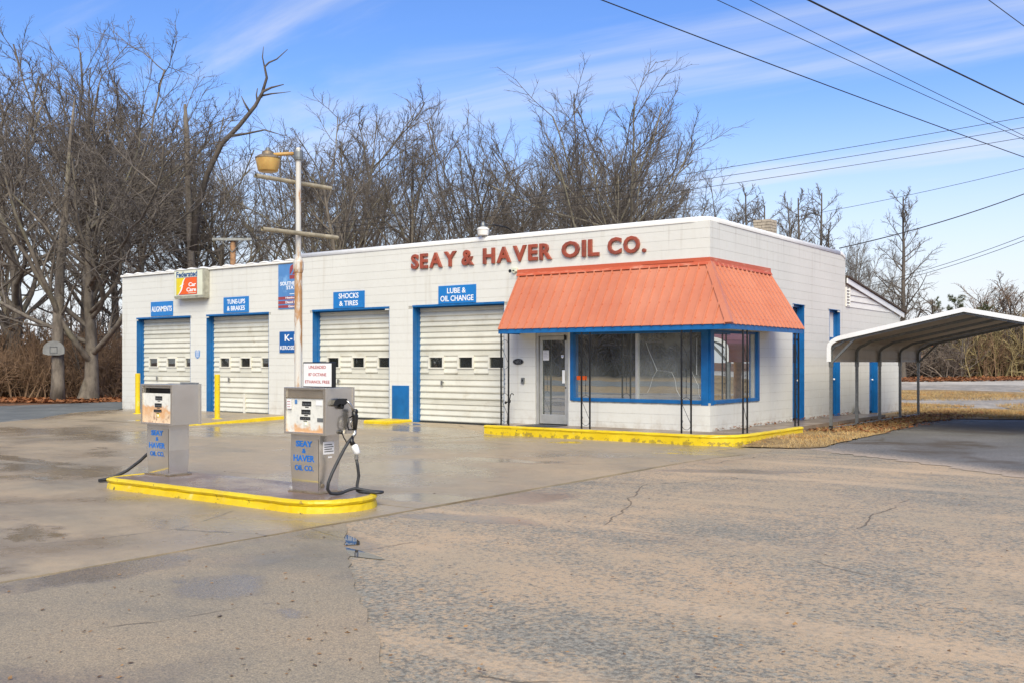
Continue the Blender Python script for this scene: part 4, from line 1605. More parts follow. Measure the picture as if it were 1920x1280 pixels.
# flashing strip round the head
fl = MB()
fl.sweep([(AX0 - 0.02, 0.0), (0.0, 0.0), (0.0, AY1 + 0.02)], [(0.004, ZT + 0.105), (0.03, ZT + 0.105), (0.035, ZT + 0.02), (0.075, ZT - 0.045), (0.070, ZT - 0.05), (0.004, ZT - 0.02)])
fl.build('flashing', M['flashing'], AW, recalc=True)
MB().box(-1.55, -0.35, -0.042, -0.036, ZT + 0.03, ZT + 0.085).build('flashing_lap', M['flashing'], AW)
fb = MB()
fb.box(AX0 + 0.01, OV - 0.02, -OV + 0.02, -OV + 0.045, 2.195, 2.31)
fb.box(OV - 0.045, OV - 0.02, -OV + 0.045, AY1 - 0.005, 2.195, 2.31)
fb.box(AX0 + 0.01, AX0 + 0.035, -OV + 0.045, -0.005, 2.195, 2.31)
fb.build('fascia', M['blue'], AW)
MB().box(AX0 + 0.036, OV - 0.046, -OV + 0.046, -0.013, 2.245, 2.265).box(0.015, OV - 0.046, -0.013, AY1 - 0.01, 2.245, 2.265).build('soffit', M['white_board'], AW)
# ornamental iron posts
def post(cx_, cy_, dirx, diry, zb=0.135):
    w_ = 0.105
    po = MB()
    a = (cx_ - dirx * w_, cy_ - diry * w_)
    b_ = (cx_ + dirx * w_, cy_ + diry * w_)
    for p in (a, b_):
        po.box(p[0] - 0.014, p[0] + 0.014, p[1] - 0.014, p[1] + 0.014, zb, 2.243)
    pp = po.build('awning_post', M['black_iron'], ST)
    sc_ = MB()

    def P(u, z):
        return (cx_ + dirx * u, cy_ + diry * u, z)

    def arc(zc2, r, up):
        return [P(r * math.cos(t), zc2 + (1 if up else -1) * r * math.sin(t)) for t in [PI * k / 10 for k in range(11)]]
    r_ = w_ - 0.012
    for zbase in (0.30, 1.50):
        sc_.tube(arc(zbase, r_, False), 0.005, 5)
        sc_.tube([P(-r_, zbase), P(-r_ + 0.004, zbase + 0.06)], 0.005, 5)
        sc_.tube([P(r_, zbase + 0.04), P(-r_, zbase + 0.42)], 0.005, 5)
        sc_.tube(arc(zbase + 0.46, r_, True), 0.005, 5)
    sc_.tube([P(0, 0.86), P(0, 1.40)], 0.005, 5)
    for zz in (0.95, 1.05, 1.16, 1.27):
        sc_.tube([P(0, zz), P(0, zz + 0.03)], 0.010, 6)
    for zz in (0.34, 0.72, 1.54, 1.92):
        sc_.tube([P(-r_ + 0.0, zz), P(-r_ + 0.02, zz + 0.03), P(-r_ + 0.012, zz + 0.055)], 0.005, 5)
    sc_.build('scrollwork', M['black_iron'], pp)
    return pp


for (cx_, cy_, dx_, dy_) in ((-4.68, -0.78, 1, 0), (-2.52, -0.78, 1, 0), (-0.15, -0.78, 1, 0), (0.78, -0.04, 0, 1), (0.78, 2.80, 0, 1)):
    post(cx_, cy_, dx_, dy_)

# ---- walkway with yellow kerb round the office
wk = MB()
arcp = [(0.88 - 0.72 + 0.72 * math.sin(t), -0.99 + 0.72 - 0.72 * math.cos(t)) for t in [PI / 2 * k / 8 for k in range(9)]]
poly = [(-4.97, 0.005), (-4.97, -0.99)] + arcp + [(0.88, 9.2), (0.005, 9.2), (0.005, 0.005)]
wk.prism_xy(poly, -0.12, 0.13)
walk = wk.build('walkway', M['walk'], None, kind='structure')
kpath = [(-5.02, -0.99), (-3.5, -0.99), (-2, -0.99), (-0.8, -0.99)] + arcp + [(0.88, 0.5), (0.88, 1.4), (0.88, 2.6)]
kprof = [(0.002, -0.12), (0.125, -0.12), (0.115, 0.075), (0.123, 0.085), (0.132, 0.105), (0.125, 0.128), (0.10, 0.142), (0.03, 0.143), (0.002, 0.134)]
# densify for a slightly uneven cast edge
kp = []
for p, q in zip(kpath[:-1], kpath[1:]):
    l = math.hypot(q[0] - p[0], q[1] - p[1])
    n_ = max(1, int(l / 0.12))
    for k in range(n_):
        kp.append((p[0] + (q[0] - p[0]) * k / n_, p[1] + (q[1] - p[1]) * k / n_))
kp.append(kpath[-1])
def rough_kerb(mb, seed, a=0.0045):
    rk = random.Random(seed)
    mb.v = [(x + rk.uniform(-a, a), y + rk.uniform(-a, a), z + rk.uniform(-a, a) * 0.7) for x, y, z in mb.v]
    return mb


rough_kerb(MB().sweep(kp, kprof), 1).build('kerb', M['yellow'], walk, smooth=False)
MB().box(-4.30, -3.45, -0.86, -0.10, 0.1305, 0.142).build('door_mat', M['rubber'], None, label='dark rubber mat on the walkway at the office door', category='door mat')

# ------------------------------------------------------------------ signs on the wall
def plate(name, x0, x1, z0, z1, mat, label, th=0.02, y=-0.002):
    t = thing(name, ((x0 + x1) / 2, y, z0), label, 'sign')
    MB().box(x0, x1, y - th, y, z0, z1).build('panel', mat, t, bevel=0.003)
    return t


YT = -0.0225


def wall_sign(x0, x1, z0, z1, mat, label, lines, name='service_sign'):
    t = plate(name, x0, x1, z0, z1, mat, label)
    for (txt, a, b_, c, d) in lines:
        lettering(txt, x0 + a * (x1 - x0), x0 + b_ * (x1 - x0), z0 + c * (z1 - z0), z0 + d * (z1 - z0), YT, M['sign_white'], t, bold=0.018)
    return t


wall_sign(-19.38, -18.22, 3.005, 3.46, M['blue_sign'], 'blue sign reading ALIGNMENTS over the leftmost garage door', [('ALIGNMENTS', 0.04, 0.96, 0.30, 0.68)])
wall_sign(-15.72, -14.57, 3.005, 3.47, M['blue_sign'], 'blue sign reading TUNE-UPS & BRAKES over the second garage door', [('TUNE-UPS', 0.15, 0.87, 0.55, 0.85), ('& BRAKES', 0.15, 0.86, 0.13, 0.43)])
wall_sign(-11.04, -9.87, 2.99, 3.435, M['blue_sign'], 'blue sign reading SHOCKS & TIRES over the third garage door', [('SHOCKS', 0.18, 0.82, 0.58, 0.90), ('& TIRES', 0.20, 0.80, 0.14, 0.44)])
wall_sign(-7.31, -6.12, 2.99, 3.43, M['blue_sign'], 'blue sign reading LUBE & OIL CHANGE over the rightmost garage door', [('LUBE &', 0.24, 0.74, 0.56, 0.86), ('OIL CHANGE', 0.06, 0.94, 0.12, 0.44)])
wall_sign(-13.22, -12.35, 1.82, 2.41, M['blue_dark_sign'], 'dark blue kerosene sign on the white wall behind the lamp pole', [('K-1', 0.26, 0.76, 0.55, 0.86), ('KEROSENE', 0.04, 0.96, 0.15, 0.34)], name='kerosene_sign')

# dealer sign with red emblem and three red bands
x0, x1, z0, z1 = -13.27, -12.31, 3.04, 4.305
t = plate('dealer_sign', x0, x1, z0, z1, M['blue_faded'], 'tall faded blue dealer sign with a red emblem and red bands behind the lamp pole')
W_, H_ = x1 - x0, z1 - z0


def band(a, b_):
    MB().box(x0 + 0.003, x1 - 0.003, YT - 0.003, YT, z0 + a * H_, z0 + b_ * H_).build('band', M['sign_red'], t)


for (a, b_, txt, ta, tb) in ((0.21, 0.275, 'Heating Oil', 0.33, 0.92), (0.115, 0.18, 'Diesel Fuel', 0.33, 0.90), (0.025, 0.085, 'Gasoline', 0.45, 0.92)):
    band(a, b_)
    lettering(txt, x0 + ta * W_, x0 + tb * W_, z0 + (a + 0.006) * H_, z0 + (b_ - 0.004) * H_, YT - 0.0032, M['sign_white'], t, bold=0.02)
lettering('SOUTHERN', x0 + 0.09 * W_, x0 + 0.97 * W_, z0 + 0.525 * H_, z0 + 0.61 * H_, YT, M['sign_white'], t, bold=0.022)
lettering('STATES', x0 + 0.36 * W_, x0 + 0.94 * W_, z0 + 0.43 * H_, z0 + 0.515 * H_, YT, M['sign_white'], t, bold=0.022)
MB().box(x0 + 0.5 * W_, x0 + 0.8 * W_, YT - 0.002, YT, z0 + 0.325 * H_, z0 + 0.34 * H_).build('rule', M['sign_white'], t)
em = MB()
ex, ez, es = x0 + 0.50 * W_, z0 + 0.665 * H_, 0.40
em.prism_xz([(ex, ez), (ex + es, ez), (ex + es, ez + es * 0.26), (ex, ez + es * 0.26)], YT - 0.003, YT)
em.prism_xz([(ex, ez + es * 0.30), (ex + es * 0.10, ez + es * 0.36), (ex + es * 0.24, ez + es * 0.5), (ex + es * 0.36, ez + es * 0.72), (ex + es * 0.5, ez + es * 0.86), (ex + es * 0.7, ez + es * 0.86), (ex + es, ez + es * 0.86), (ex + es, ez + es), (ex + es * 0.3, ez + es), (ex + es * 0.1, ez + es * 0.9), (ex, ez + es * 0.68)], YT - 0.003, YT)
em.prism_xz([(ex + es * 0.26, ez + es * 0.30), (ex + es, ez + es * 0.30), (ex + es, ez + es * 0.76), (ex + es * 0.62, ez + es * 0.76), (ex + es * 0.46, ez + es * 0.6)], YT - 0.003, YT)
em.build('emblem', M['sign_red'], t)

# light-box sign on brackets
x0, x1, z0, z1 = -17.84, -16.40, 3.52, 4.37
t = thing('lightbox_sign', (-17.1, 0, 3.5), 'cream light-box sign with yellow and orange emblem high on the left wall', 'sign')
MB().box(x0, x1, -0.24, -0.01, z0, z1).build('case', M['sign_case'], t, bevel=0.015)
MB().box(x0 + 0.03, x1 - 0.03, -0.248, -0.24, z0 + 0.05, z1 - 0.04).build('face', M['sign_cream'], t)
MB().box(x0 + 0.06, x1 + 0.01, -0.262, -0.02, z0 - 0.035, z0 + 0.0).build('bottom_rail', M['sign_case'], t, bevel=0.008)
yb = -0.249
ax0, ax1, az0, az1 = x0 + 0.14, x0 + 1.15, z0 + 0.09, z0 + 0.60
MB().box(ax0 - 0.012, ax1 + 0.012, yb - 0.002, yb, az0 - 0.012, az1 + 0.012).build('border', M['navy'], t)
MB().box(ax0, ax1, yb - 0.004, yb - 0.002, az0, az1).build('orange_field', M['orange'], t)
fw, fh = ax1 - ax0, az1 - az0


def curve_pts(o):
    return [(ax0 + (fx + o) * fw, az0 + fz * fh) for fx, fz in ((0.10, 0.0), (0.17, 0.10), (0.24, 0.25), (0.285, 0.42), (0.30, 0.55), (0.325, 0.70), (0.37, 0.87), (0.44, 1.0))]


MB().prism_xz([(ax0, az0)] + curve_pts(-0.025) + [(ax0, az1)], yb - 0.006, yb - 0.0041).build('yellow_field', M['lemon'], t)
cpts = curve_pts(0.0)
MB().prism_xz([(p[0] - 0.03 * fw * math.sin(PI * (0.1 + 0.8 * i / 7)) - 0.012 * fw, p[1]) for i, p in enumerate(cpts)] + [(p[0] + 0.02 * fw * math.sin(PI * (0.1 + 0.8 * i / 7)) + 0.008 * fw, p[1]) for i, p in reversed(list(enumerate(cpts)))], yb - 0.008, yb - 0.0061).build('stroke', M['sign_white'], t)
MB().prism_xz([(ax0 + 0.15 * fw, az0 + 0.46 * fh), (ax0 + 0.22 * fw, az0 + 0.56 * fh), (ax0 + 0.40 * fw, az0 + 0.66 * fh), (ax0 + 0.30 * fw, az0 + 0.53 * fh)], yb - 0.010, yb - 0.0081).build('cross_stroke', M['sign_white'], t)
lettering('Federated', x0 + 0.13, x0 + 1.17, z0 + 0.625, z0 + 0.79, yb, M['navy'], t, bold=0.03)
lettering('Car', ax0 + 0.60 * fw, ax0 + 0.97 * fw, az0 + 0.46 * fh, az0 + 0.70 * fh, yb - 0.0041, M['sign_white'], t, bold=0.03)
lettering('Care', ax0 + 0.50 * fw, ax0 + 0.97 * fw, az0 + 0.16 * fh, az0 + 0.40 * fh, yb - 0.0041, M['sign_white'], t, bold=0.03)
MB().box(ax0 + 0.58 * fw, ax0 + 0.96 * fw, yb - 0.006, yb - 0.0041, az0 + 0.06 * fh, az0 + 0.095 * fh).build('fine_print', M['sign_cream'], t)
for zz in (z0 + 0.12, z0 + 0.25):
    MB().box(x1 - 0.001, x1 + 0.006, -0.16, -0.08, zz, zz + 0.07).build('hatch', M['sign_case'], t)

# raised letters of the company name
LT = thing('raised_letter_sign', (-4.84, 0, 3.9), 'row of large rusty red letters spelling the company name along the wall top', 'sign')
words = [('SEAY', -8.20, -6.72), ('&', -6.55, -6.18), ('HAVER', -5.89, -3.90), ('OIL', -3.63, -2.64), ('CO.', -2.42, -1.47)]
for wd, a, b_ in words:
    raw = [text_mesh(ch, 0.022, 0.05, 0.012) for ch in wd]
    ws_ = [r[0][:, 0].max() - r[0][:, 0].min() for r in raw]
    gap = 0.11 if len(wd) > 1 else 0
    tot = sum(ws_) + gap * (len(wd) - 1)
    s = (b_ - a) / tot
    xx = a
    for ch, r, w_ in zip(wd, raw, ws_):
        v = r[0].copy()
        zmin, zmax = 0.0, 0.73
        v[:, 0] = xx + (v[:, 0] - v[:, 0].min()) * s
        if ch == '.':
            zz = 3.895 + (v[:, 1] - v[:, 1].min()) / (v[:, 1].max() - v[:, 1].min()) * 0.085
        else:
            zz = 3.895 + (v[:, 1] - v[:, 1].min()) / (v[:, 1].max() - v[:, 1].min()) * 0.375
        dd = (v[:, 2] - v[:, 2].min()) / (v[:, 2].max() - v[:, 2].min()) * 0.055
        MB().add([(v[i, 0], -0.003 - dd[i], zz[i]) for i in range(len(v))], r[1]).build('letter', M['letter'], LT, recalc=False)
        xx += (w_ + gap) * s

# small wall fittings
t = thing('shield_emblem', (-16.99, 0, 1.67), 'small faded shield emblem on the wall between the two left garage doors', 'emblem')
MB().prism_xz([(-17.11, 1.91), (-17.05, 1.925), (-16.99, 1.90), (-16.93, 1.925), (-16.87, 1.91), (-16.875, 1.76), (-16.90, 1.71), (-16.99, 1.665), (-17.08, 1.71), (-17.105, 1.76)][::-1], -0.008, -0.002).build('shield', M['blue_faded'], t)
for k, zz in enumerate((1.86, 1.82, 1.785, 1.75, 1.72)):
    MB().box(-17.075 + 0.006 * k, -16.905 - 0.006 * k, -0.011, -0.008, zz, zz + 0.014).build('line', M['sign_white'], t)
MB().box(-17.09, -16.89, -0.0112, -0.008, 1.885, 1.897).build('line', M['sign_white'], t)

t = thing('number_plaque', (-4.865, 0, 1.50), 'black oval house number plaque on the wall left of the office door', 'plaque')
ell = [(-4.865 + 0.155 * math.cos(2 * PI * k / 28), 1.57 + 0.075 * math.sin(2 * PI * k / 28)) for k in range(28)]
ell2 = [(-4.865 + 0.142 * math.cos(2 * PI * k / 28), 1.57 + 0.064 * math.sin(2 * PI * k / 28)) for k in range(28)]
MB().prism_xz(ell[::-1], -0.016, -0.002).build('rim', M['iron_steel'], t)
MB().prism_xz(ell2[::-1], -0.019, -0.016).build('plate', M['black'], t)
lettering('16855', -4.955, -4.775, 1.53, 1.61, -0.0192, M['iron_steel'], t, bold=0.0)

t = thing('switch_box', (-4.72, 0, 1.08), 'small grey switch box on the wall beside the office door', 'box')
MB().box(-4.76, -4.68, -0.05, -0.002, 1.07, 1.20).build('box', M['galv'], t, bevel=0.005)
MB().box(-4.735, -4.705, -0.058, -0.05, 1.11, 1.16).build('button', M['black'], t)

t = thing('yard_hydrant', (-4.95, -0.22, 0.13), 'black standpipe with a bent spout standing left of the office door', 'standpipe')
MB().tube([(-5.0, -0.24, 0.13), (-4.96, -0.24, 0.62), (-4.95, -0.24, 0.68)], 0.02, 10).build('pipe', M['black_iron'], t, smooth=True)
MB().tube([(-4.95, -0.24, 0.66), (-4.93, -0.24, 0.74), (-4.92, -0.24, 0.80), (-4.885, -0.24, 0.835), (-4.85, -0.24, 0.83), (-4.835, -0.24, 0.80)], 0.011, 8).build('spout', M['black_iron'], t, smooth=True)
MB().lathe([(0.026, -0.03), (0.034, 0), (0.034, 0.025), (0.022, 0.045)], (-4.952, -0.24, 0.645), 12).build('valve', M['black_iron'], t, smooth=True)
MB().tube([(-4.97, -0.24, 0.645), (-5.05, -0.24, 0.62)], 0.014, 8).lathe([(0.035, 0), (0.035, 0.014)], (-5.065, -0.24, 0.618), 12, 'x').build('tap', M['black_iron'], t)

t = thing('security_light', (-4.94, 0, 3.62), 'small cream security light at the upper left end of the awning', 'light')
MB().box(-5.03, -4.88, -0.06, -0.002, 3.66, 3.76).build('base', M['sign_cream'], t, bevel=0.01)
MB().lathe([(0.035, 0), (0.05, 0.03), (0.055, 0.12), (0.05, 0.125)], (-4.97, -0.06, 3.67), 14, 'y').build('head', M['sign_cream'], t)
MB().lathe([(0.042, 0), (0.042, -0.006)], (-4.97, 0.06 - 0.25, 3.67), 14, 'y').build('lens', M['black'], t)

t = thing('roof_floodlight', (-5.9, 0.12, 4.55), 'white bell-shaped lamp with grey cap on the parapet above the letters', 'lamp')
MB().lathe([(0.118, 0), (0.125, 0.012), (0.142, 0.13), (0.152, 0.135), (0.152, 0.155), (0.11, 0.19), (0.055, 0.205)], (-5.9, -0.02, 4.585), 20).build('shade', M['white_board'], t)
MB().lathe([(0.055, 0), (0.058, 0.02), (0.058, 0.08), (0.04, 0.10), (0.035, 0.13)], (-5.9, -0.02, 4.785), 14).build('ballast', M['galv'], t, smooth=True)
MB().tube([(-5.86, -0.02, 4.83), (-5.72, 0.2, 4.85), (-5.55, 0.5, 4.80), (-5.48, 0.7, 4.68), (-5.48, 0.75, 4.1)], 0.016, 8).build('bracket_arm', M['black_iron'], t, smooth=True)

t = thing('paper_notice', (-4.10, 0.06, 1.62), 'white paper notice taped inside the office door glass', 'notice')
MB().box(-4.215, -4.05, 0.067, 0.0705, 1.60, 1.83).build('sheet', M['paper'], t)
for k in range(5):
    MB().box(-4.195, -4.075 - 0.03 * (k % 2), 0.0655, 0.067, 1.80 - k * 0.035, 1.807 - k * 0.035).build('text_line', M['paper_ink'], t)
t = thing('door_sticker', (-3.68, 0.06, 1.62), 'small white shield sticker on the right edge of the office door glass', 'sticker')
MB().prism_xz([(-3.71, 1.72), (-3.65, 1.72), (-3.65, 1.67), (-3.68, 1.645), (-3.71, 1.67)][::-1], 0.067, 0.0705).build('sheet', M['paper'], t)
MB().box(-3.70, -3.66, 0.0655, 0.067, 1.69, 1.705).build('mark', M['text_blue'], t)
t = thing('red_placard', (-3.2, 0.12, 1.1), 'small red-orange placard low in the left of the office window', 'placard')
MB().box(-3.30, -3.04, 0.082, 0.088, 1.16, 1.25).build('sheet', M['orange'], t)

# sheet metal scrap against the wall
t = thing('metal_scrap', (0.12, 9.25, 0.0), 'bent grey sheet metal fin on the ground against the side wall', 'scrap')
MB().prism_yz([(8.90, 0.10), (9.12, 0.22), (9.30, 0.40), (9.34, 0.42), (9.38, 0.30), (9.46, 0.20), (9.60, 0.12), (9.58, 0.08), (8.95, 0.06)], 0.06, 0.085).box(0.02, 0.10, 9.0, 9.5, 0.05, 0.09).build('sheet', M['galv'], t)

# ------------------------------------------------------------------ kerbs, apron and bollards by the garage doors
ap = MB()
poly = [(-20.6, -0.005), (-20.55, -1.8), (-18.6, -4.2), (-12.05, -3.9), (-12.05, -0.005)]
def apz(x, y):
    t = min(1, max(0, (-y - 1.5) / 2.4))
    return 0.075 * (1 - t) + 0.006 * t
nx_, ny_ = 18, 10
vs_, fs_ = [], []
for i in range(nx_ + 1):
    for j in range(ny_ + 1):
        u, v = i / nx_, j / ny_
        xa = -20.6 + (2.0 * max(0, v - 0.45) / 0.55 if v > 0.45 else 0)
        x = xa + (-12.05 - xa) * u
        y = -0.005 - v * 4.0
        e = min(1, u * 9)
        vs_.append((x, y, h1(x, y) * 0 + apz(x, y) * e + 0.002))
for i in range(nx_):
    for j in range(ny_):
        a = i * (ny_ + 1) + j
        fs_.append((a, a + 1, a + ny_ + 2, a + ny_ + 1))
apo = MB().add(vs_, fs_).build('apron', M['concrete'], None, kind='structure')
for f in []: pass
kb = MB()
n_ = 26
pv = []
for k in range(n_ + 1):
    y = -0.55 - 3.4 * k / n_
    z = apz(-12, y) + 0.02 * (1 - k / n_)
    wv = 0.01 * math.sin(k * 1.7)
    pv += [(-12.17, y, z + 0.004), (-12.05 + wv * 0.4, y, z + 0.022), (-11.99 + wv, y, z + 0.010), (-11.97 + wv, y, -0.03)]
fs_ = []
for k in range(n_):
    for q in range(3):
        fs_.append((k * 4 + q, k * 4 + q + 1, (k + 1) * 4 + q + 1, (k + 1) * 4 + q))
kb.add(pv, fs_)
kb.build('apron_kerb', M['yellow'], None, label='long low yellow kerb edging the raised apron by the second garage door', category='kerb')


def kerb_block(x0, x1, y0, y1, z1, label, seed):
    rg_ = random.Random(seed)
    n1_, n2_ = 10, 6
    mb = MB()
    prof_ = [(0.0, -0.03), (0.0, z1 * 0.7), (0.02, z1 * 0.95), (0.05, z1)]
    pth_ = []
    for (a, b_) in (((x0, y1), (x0, y0)), ((x0, y0), (x1, y0)), ((x1, y0), (x1, y1)), ((x1, y1), (x0, y1))):
        for k in range(8):
            t_ = k / 8
            pth_.append((a[0] + (b_[0] - a[0]) * t_ + rg_.uniform(-0.008, 0.008), a[1] + (b_[1] - a[1]) * t_ + rg_.uniform(-0.008, 0.008)))
    mb.sweep(pth_, [(-o, z) for o, z in prof_], closed=True)
    k4 = 4
    top = [tuple(mb.v[i * k4 + 3]) for i in range(len(pth_))]
    mb.add(top, [tuple(range(len(top)))])
    return mb.build('kerb_block', M['yellow'], None, label=label, category='kerb')


kerb_block(-8.98, -8.20, -0.95, -0.02, 0.115, 'chunky yellow kerb block below the blue wall panel', 3)
kerb_block(-12.42, -11.93, -0.50, -0.02, 0.105, 'short yellow kerb stub against the wall behind the right pump', 4)
for (bx, by, lb) in ((-17.22, -1.9, 'slim yellow bollard before the leftmost garage door'), (-13.2, -2.16, 'slim yellow bollard before the second garage door')):
    t = thing('bollard', (bx, by, 0), lb, 'bollard', 'yellow bollards before the left bays')
    bz = apz(bx, by)
    MB().lathe([(0.072, bz - 0.02), (0.072, 1.22), (0.066, 1.235), (0.0, 1.24)], (bx, by, 0), 18).build('pipe', M['yellow'], t, smooth=False)
    MB().lathe([(0.15, bz - 0.01), (0.13, bz + 0.012), (0.09, bz + 0.02)], (bx, by, 0), 18).build('collar', M['yellow'], t)

# ------------------------------------------------------------------ pump island
IS = thing('pump_island', (-0.6, -11.5, 0), 'low concrete pump island with a rounded yellow kerb', 'island')
def isl_path(r_off=0.0):
    y0, y1 = -12.02, -10.93
    R = (y1 - y0) / 2
    cx1 = 1.42 - R + 0.02
    pts = []
    xs_ = np.linspace(-2.30, cx1, 30)
    pts += [(float(x), y0) for x in xs_]
    for k in range(1, 20):
        a = -PI / 2 + PI * k / 20
        pts.append((cx1 + R * math.cos(a), (y0 + y1) / 2 + R * math.sin(a)))
    pts += [(float(x), y1) for x in xs_[::-1]]
    # squarish far end with rounded corners
    for (qx, qy) in ((-2.42, y1 - 0.03), (-2.48, y1 - 0.12)):
        pts.append((qx, qy))
    pts += [(-2.49, y1 - 0.3), (-2.49, y0 + 0.3), (-2.48, y0 + 0.12), (-2.42, y0 + 0.03)]
    return pts


ip = isl_path()
rgk = random.Random(2)
ipj = [(x + rgk.uniform(-0.004, 0.004), y + rgk.uniform(-0.004, 0.004)) for x, y in ip]
kpr = [(0.02, -0.03), (0.012, 0.0), (0.0, 0.062), (-0.012, 0.072), (0.004, 0.085), (0.014, 0.105), (0.004, 0.126), (-0.022, 0.136), (-0.05, 0.136), (-0.07, 0.128), (-0.075, 0.10)]
nI = len(ipj)
i1 = 44                      # just past the rounded nose
yel = ipj[-4:] + ipj[:i1 + 1]
bare = ipj[i1:nI - 3]
rough_kerb(MB().sweep(yel, kpr), 2, 0.0035).build('kerb', M['yellow'], IS, smooth=False)
MB().sweep(bare, [(o, min(z, 0.1295)) for o, z in kpr]).build('rear_kerb', M['deck'], IS, smooth=False)
mb = MB()
inner = [(x, y) for x, y in ip]
cxm, cym = -0.55, -11.475
inn = []
for i, (x, y) in enumerate(ip):
    a, b_ = ip[i - 1], ip[(i + 1) % len(ip)]
    dx, dy = b_[0] - a[0], b_[1] - a[1]
    l = math.hypot(dx, dy)
    inn.append((x - dy / l * 0.06, y + dx / l * 0.06))
mb.prism_xy(inn, 0.02, 0.131)
mb.build('deck', M['deck'], IS)


def fuel_pump(cx, y0, label, right):
    """cabinet front at y0; cx = cabinet centre"""
    t = thing('fuel_pump', (cx, y0 + 0.2, 0.13), label, 'fuel pump', 'old fuel pumps on the island')
    zb = 0.131
    w = 0.325
    X0, X1 = cx - w, cx + w
    Y0, Y1 = y0, y0 + 0.40
    ZC0, ZC1 = 0.775, 1.275
    # pedestal: slightly tapered box, waisted sides, mirror front sheet
    px0, px1 = cx - 0.265, cx + 0.20
    if right:
        px0, px1 = cx - 0.27, cx + 0.185
    py0, py1 = Y0 + 0.045, Y1 - 0.06
    lev = [(zb + 0.012, 0.012), (0.45, -0.004), (0.70, 0.0), (ZC0, 0.0)]
    vs_ = []
    for z, o in lev:
        vs_ += [(px0 + o, py0 + o, z), (px1 - o, py0 + o, z), (px1 - o, py1 - o, z), (px0 + o, py1 - o, z)]
    fs_ = []
    for i in range(len(lev) - 1):
        for q in range(4):
            fs_.append((i * 4 + q, i * 4 + (q + 1) % 4, (i + 1) * 4 + (q + 1) % 4, (i + 1) * 4 + q))
    fs_ += [(3, 2, 1, 0), (12, 13, 14, 15)]
    MB().add(vs_, fs_).build('pedestal', M['steel'], t, bevel=0.004)
    vs_ = []
    for z, o in [(zb + 0.03, 0.0125), (0.45, -0.003), (0.72, 0.001)]:
        vs_ += [(px0 + o + 0.008, py0 + o - 0.006, z), (px1 - o - 0.008, py0 + o - 0.006, z)]
    MB().add(vs_, [(0, 1, 3, 2), (2, 3, 5, 4)]).build('front_sheet', M['steel_mirror'], t, recalc=True)
    MB().box(px0 - 0.02, px1 + 0.03, py0 - 0.02, py1 + 0.02, zb - 0.004, zb + 0.012).build('base_plate', M['lamp_metal'], t)
    # cabinet shell open to the front
    cb = MB()
    e = 0.022
    cb.box(X0, X1, Y0 + 0.03, Y1, ZC1 - 0.016, ZC1)
    cb.box(X0, X1, Y0 + 0.03, Y1, ZC0, ZC0 + 0.016)
    cb.box(X0, X0 + 0.014, Y0 + 0.03, Y1, ZC0 + 0.016, ZC1 - 0.016)
    cb.box(X1 - 0.014, X1, Y0 + 0.03, Y1, ZC0 + 0.016, ZC1 - 0.016)
    cb.box(X0 + 0.014, X1 - 0.014, Y1 - 0.02, Y1, ZC0 + 0.016, ZC1 - 0.016)
    cab = cb.build('cabinet', M['steel'], t)
    bz = MB()
    bz.box(X0 - 0.006, X0 + e, Y0, Y0 + 0.03, ZC0 - 0.006, ZC1 + 0.006).box(X1 - e - 0.012, X1 + 0.006, Y0, Y0 + 0.03, ZC0 - 0.006, ZC1 + 0.006)
    bz.box(X0 + e, X1 - e - 0.012, Y0, Y0 + 0.03, ZC1 - 0.018, ZC1 + 0.006).box(X0 + e, X1 - e - 0.012, Y0, Y0 + 0.03, ZC0 - 0.006, ZC0 + 0.02)
    bz.build('bezel', M['steel'], t, bevel=0.003)
    rb = MB().box(X1 - 0.02, X1 + 0.006, Y1, Y1 + 0.03, ZC0 - 0.006, ZC1 + 0.006).box(X0 - 0.006, X0 + 0.02, Y1, Y1 + 0.03, ZC0 - 0.006, ZC1 + 0.006).box(X0 + 0.02, X1 - 0.02, Y1, Y1 + 0.03, ZC1 - 0.018, ZC1 + 0.006)
    rb.build('rear_bezel', M['steel'], t)
    ZF = 1.165
    face = MB().box(X0 + e, X1 - e - 0.012, Y0 + 0.02, Y0 + 0.028, ZC0 + 0.02, ZF).build('dial_face', M['face_r'] if right else M['face_l'], t)
    yf = Y0 + 0.02
    if right:
        MB().box(X0 + e, X1 - e - 0.012, Y0 + 0.018, Y0 + 0.03, ZF + 0.004, ZC1 - 0.018).build('header_panel', M['steel_mirror'], t)
        MB().box(X0 + e, X1 - e - 0.012, Y0 + 0.006, Y0 + 0.02, ZF + 0.0, ZF + 0.008).build('ledge', M['lamp_metal'], t)
    else:
        MB().box(X0 + e, X1 - e - 0.012, Y0 + 0.12, Y0 + 0.13, ZF - 0.05, ZC1 - 0.018).build('gear_tray', M['black'], t)
        MB().box(X0 + 0.05, X1 - 0.08, Y0 + 0.03, Y0 + 0.05, ZC1 - 0.045, ZC1 - 0.022).build('light_tube', M['steel'], t)
        MB().box(X0 + 0.03, X0 + 0.045, Y0 + 0.03, Y0 + 0.045, ZF, ZC1 - 0.02).build('strut', M['steel'], t)
        MB().box(X1 - 0.065, X1 - 0.035, Y0 + 0.03, Y0 + 0.036, ZF + 0.01, ZF + 0.05).build('tag', M['paper'], t)
        MB().box(X0 + 0.28, X1 - 0.02, Y1 - 0.02, Y1 + 0.01, ZC1 + 0.007, ZC1 + 0.022).build('top_flap', M['galv'], t)
    # counters
    dx = cx + (0.03 if not right else 0.02)
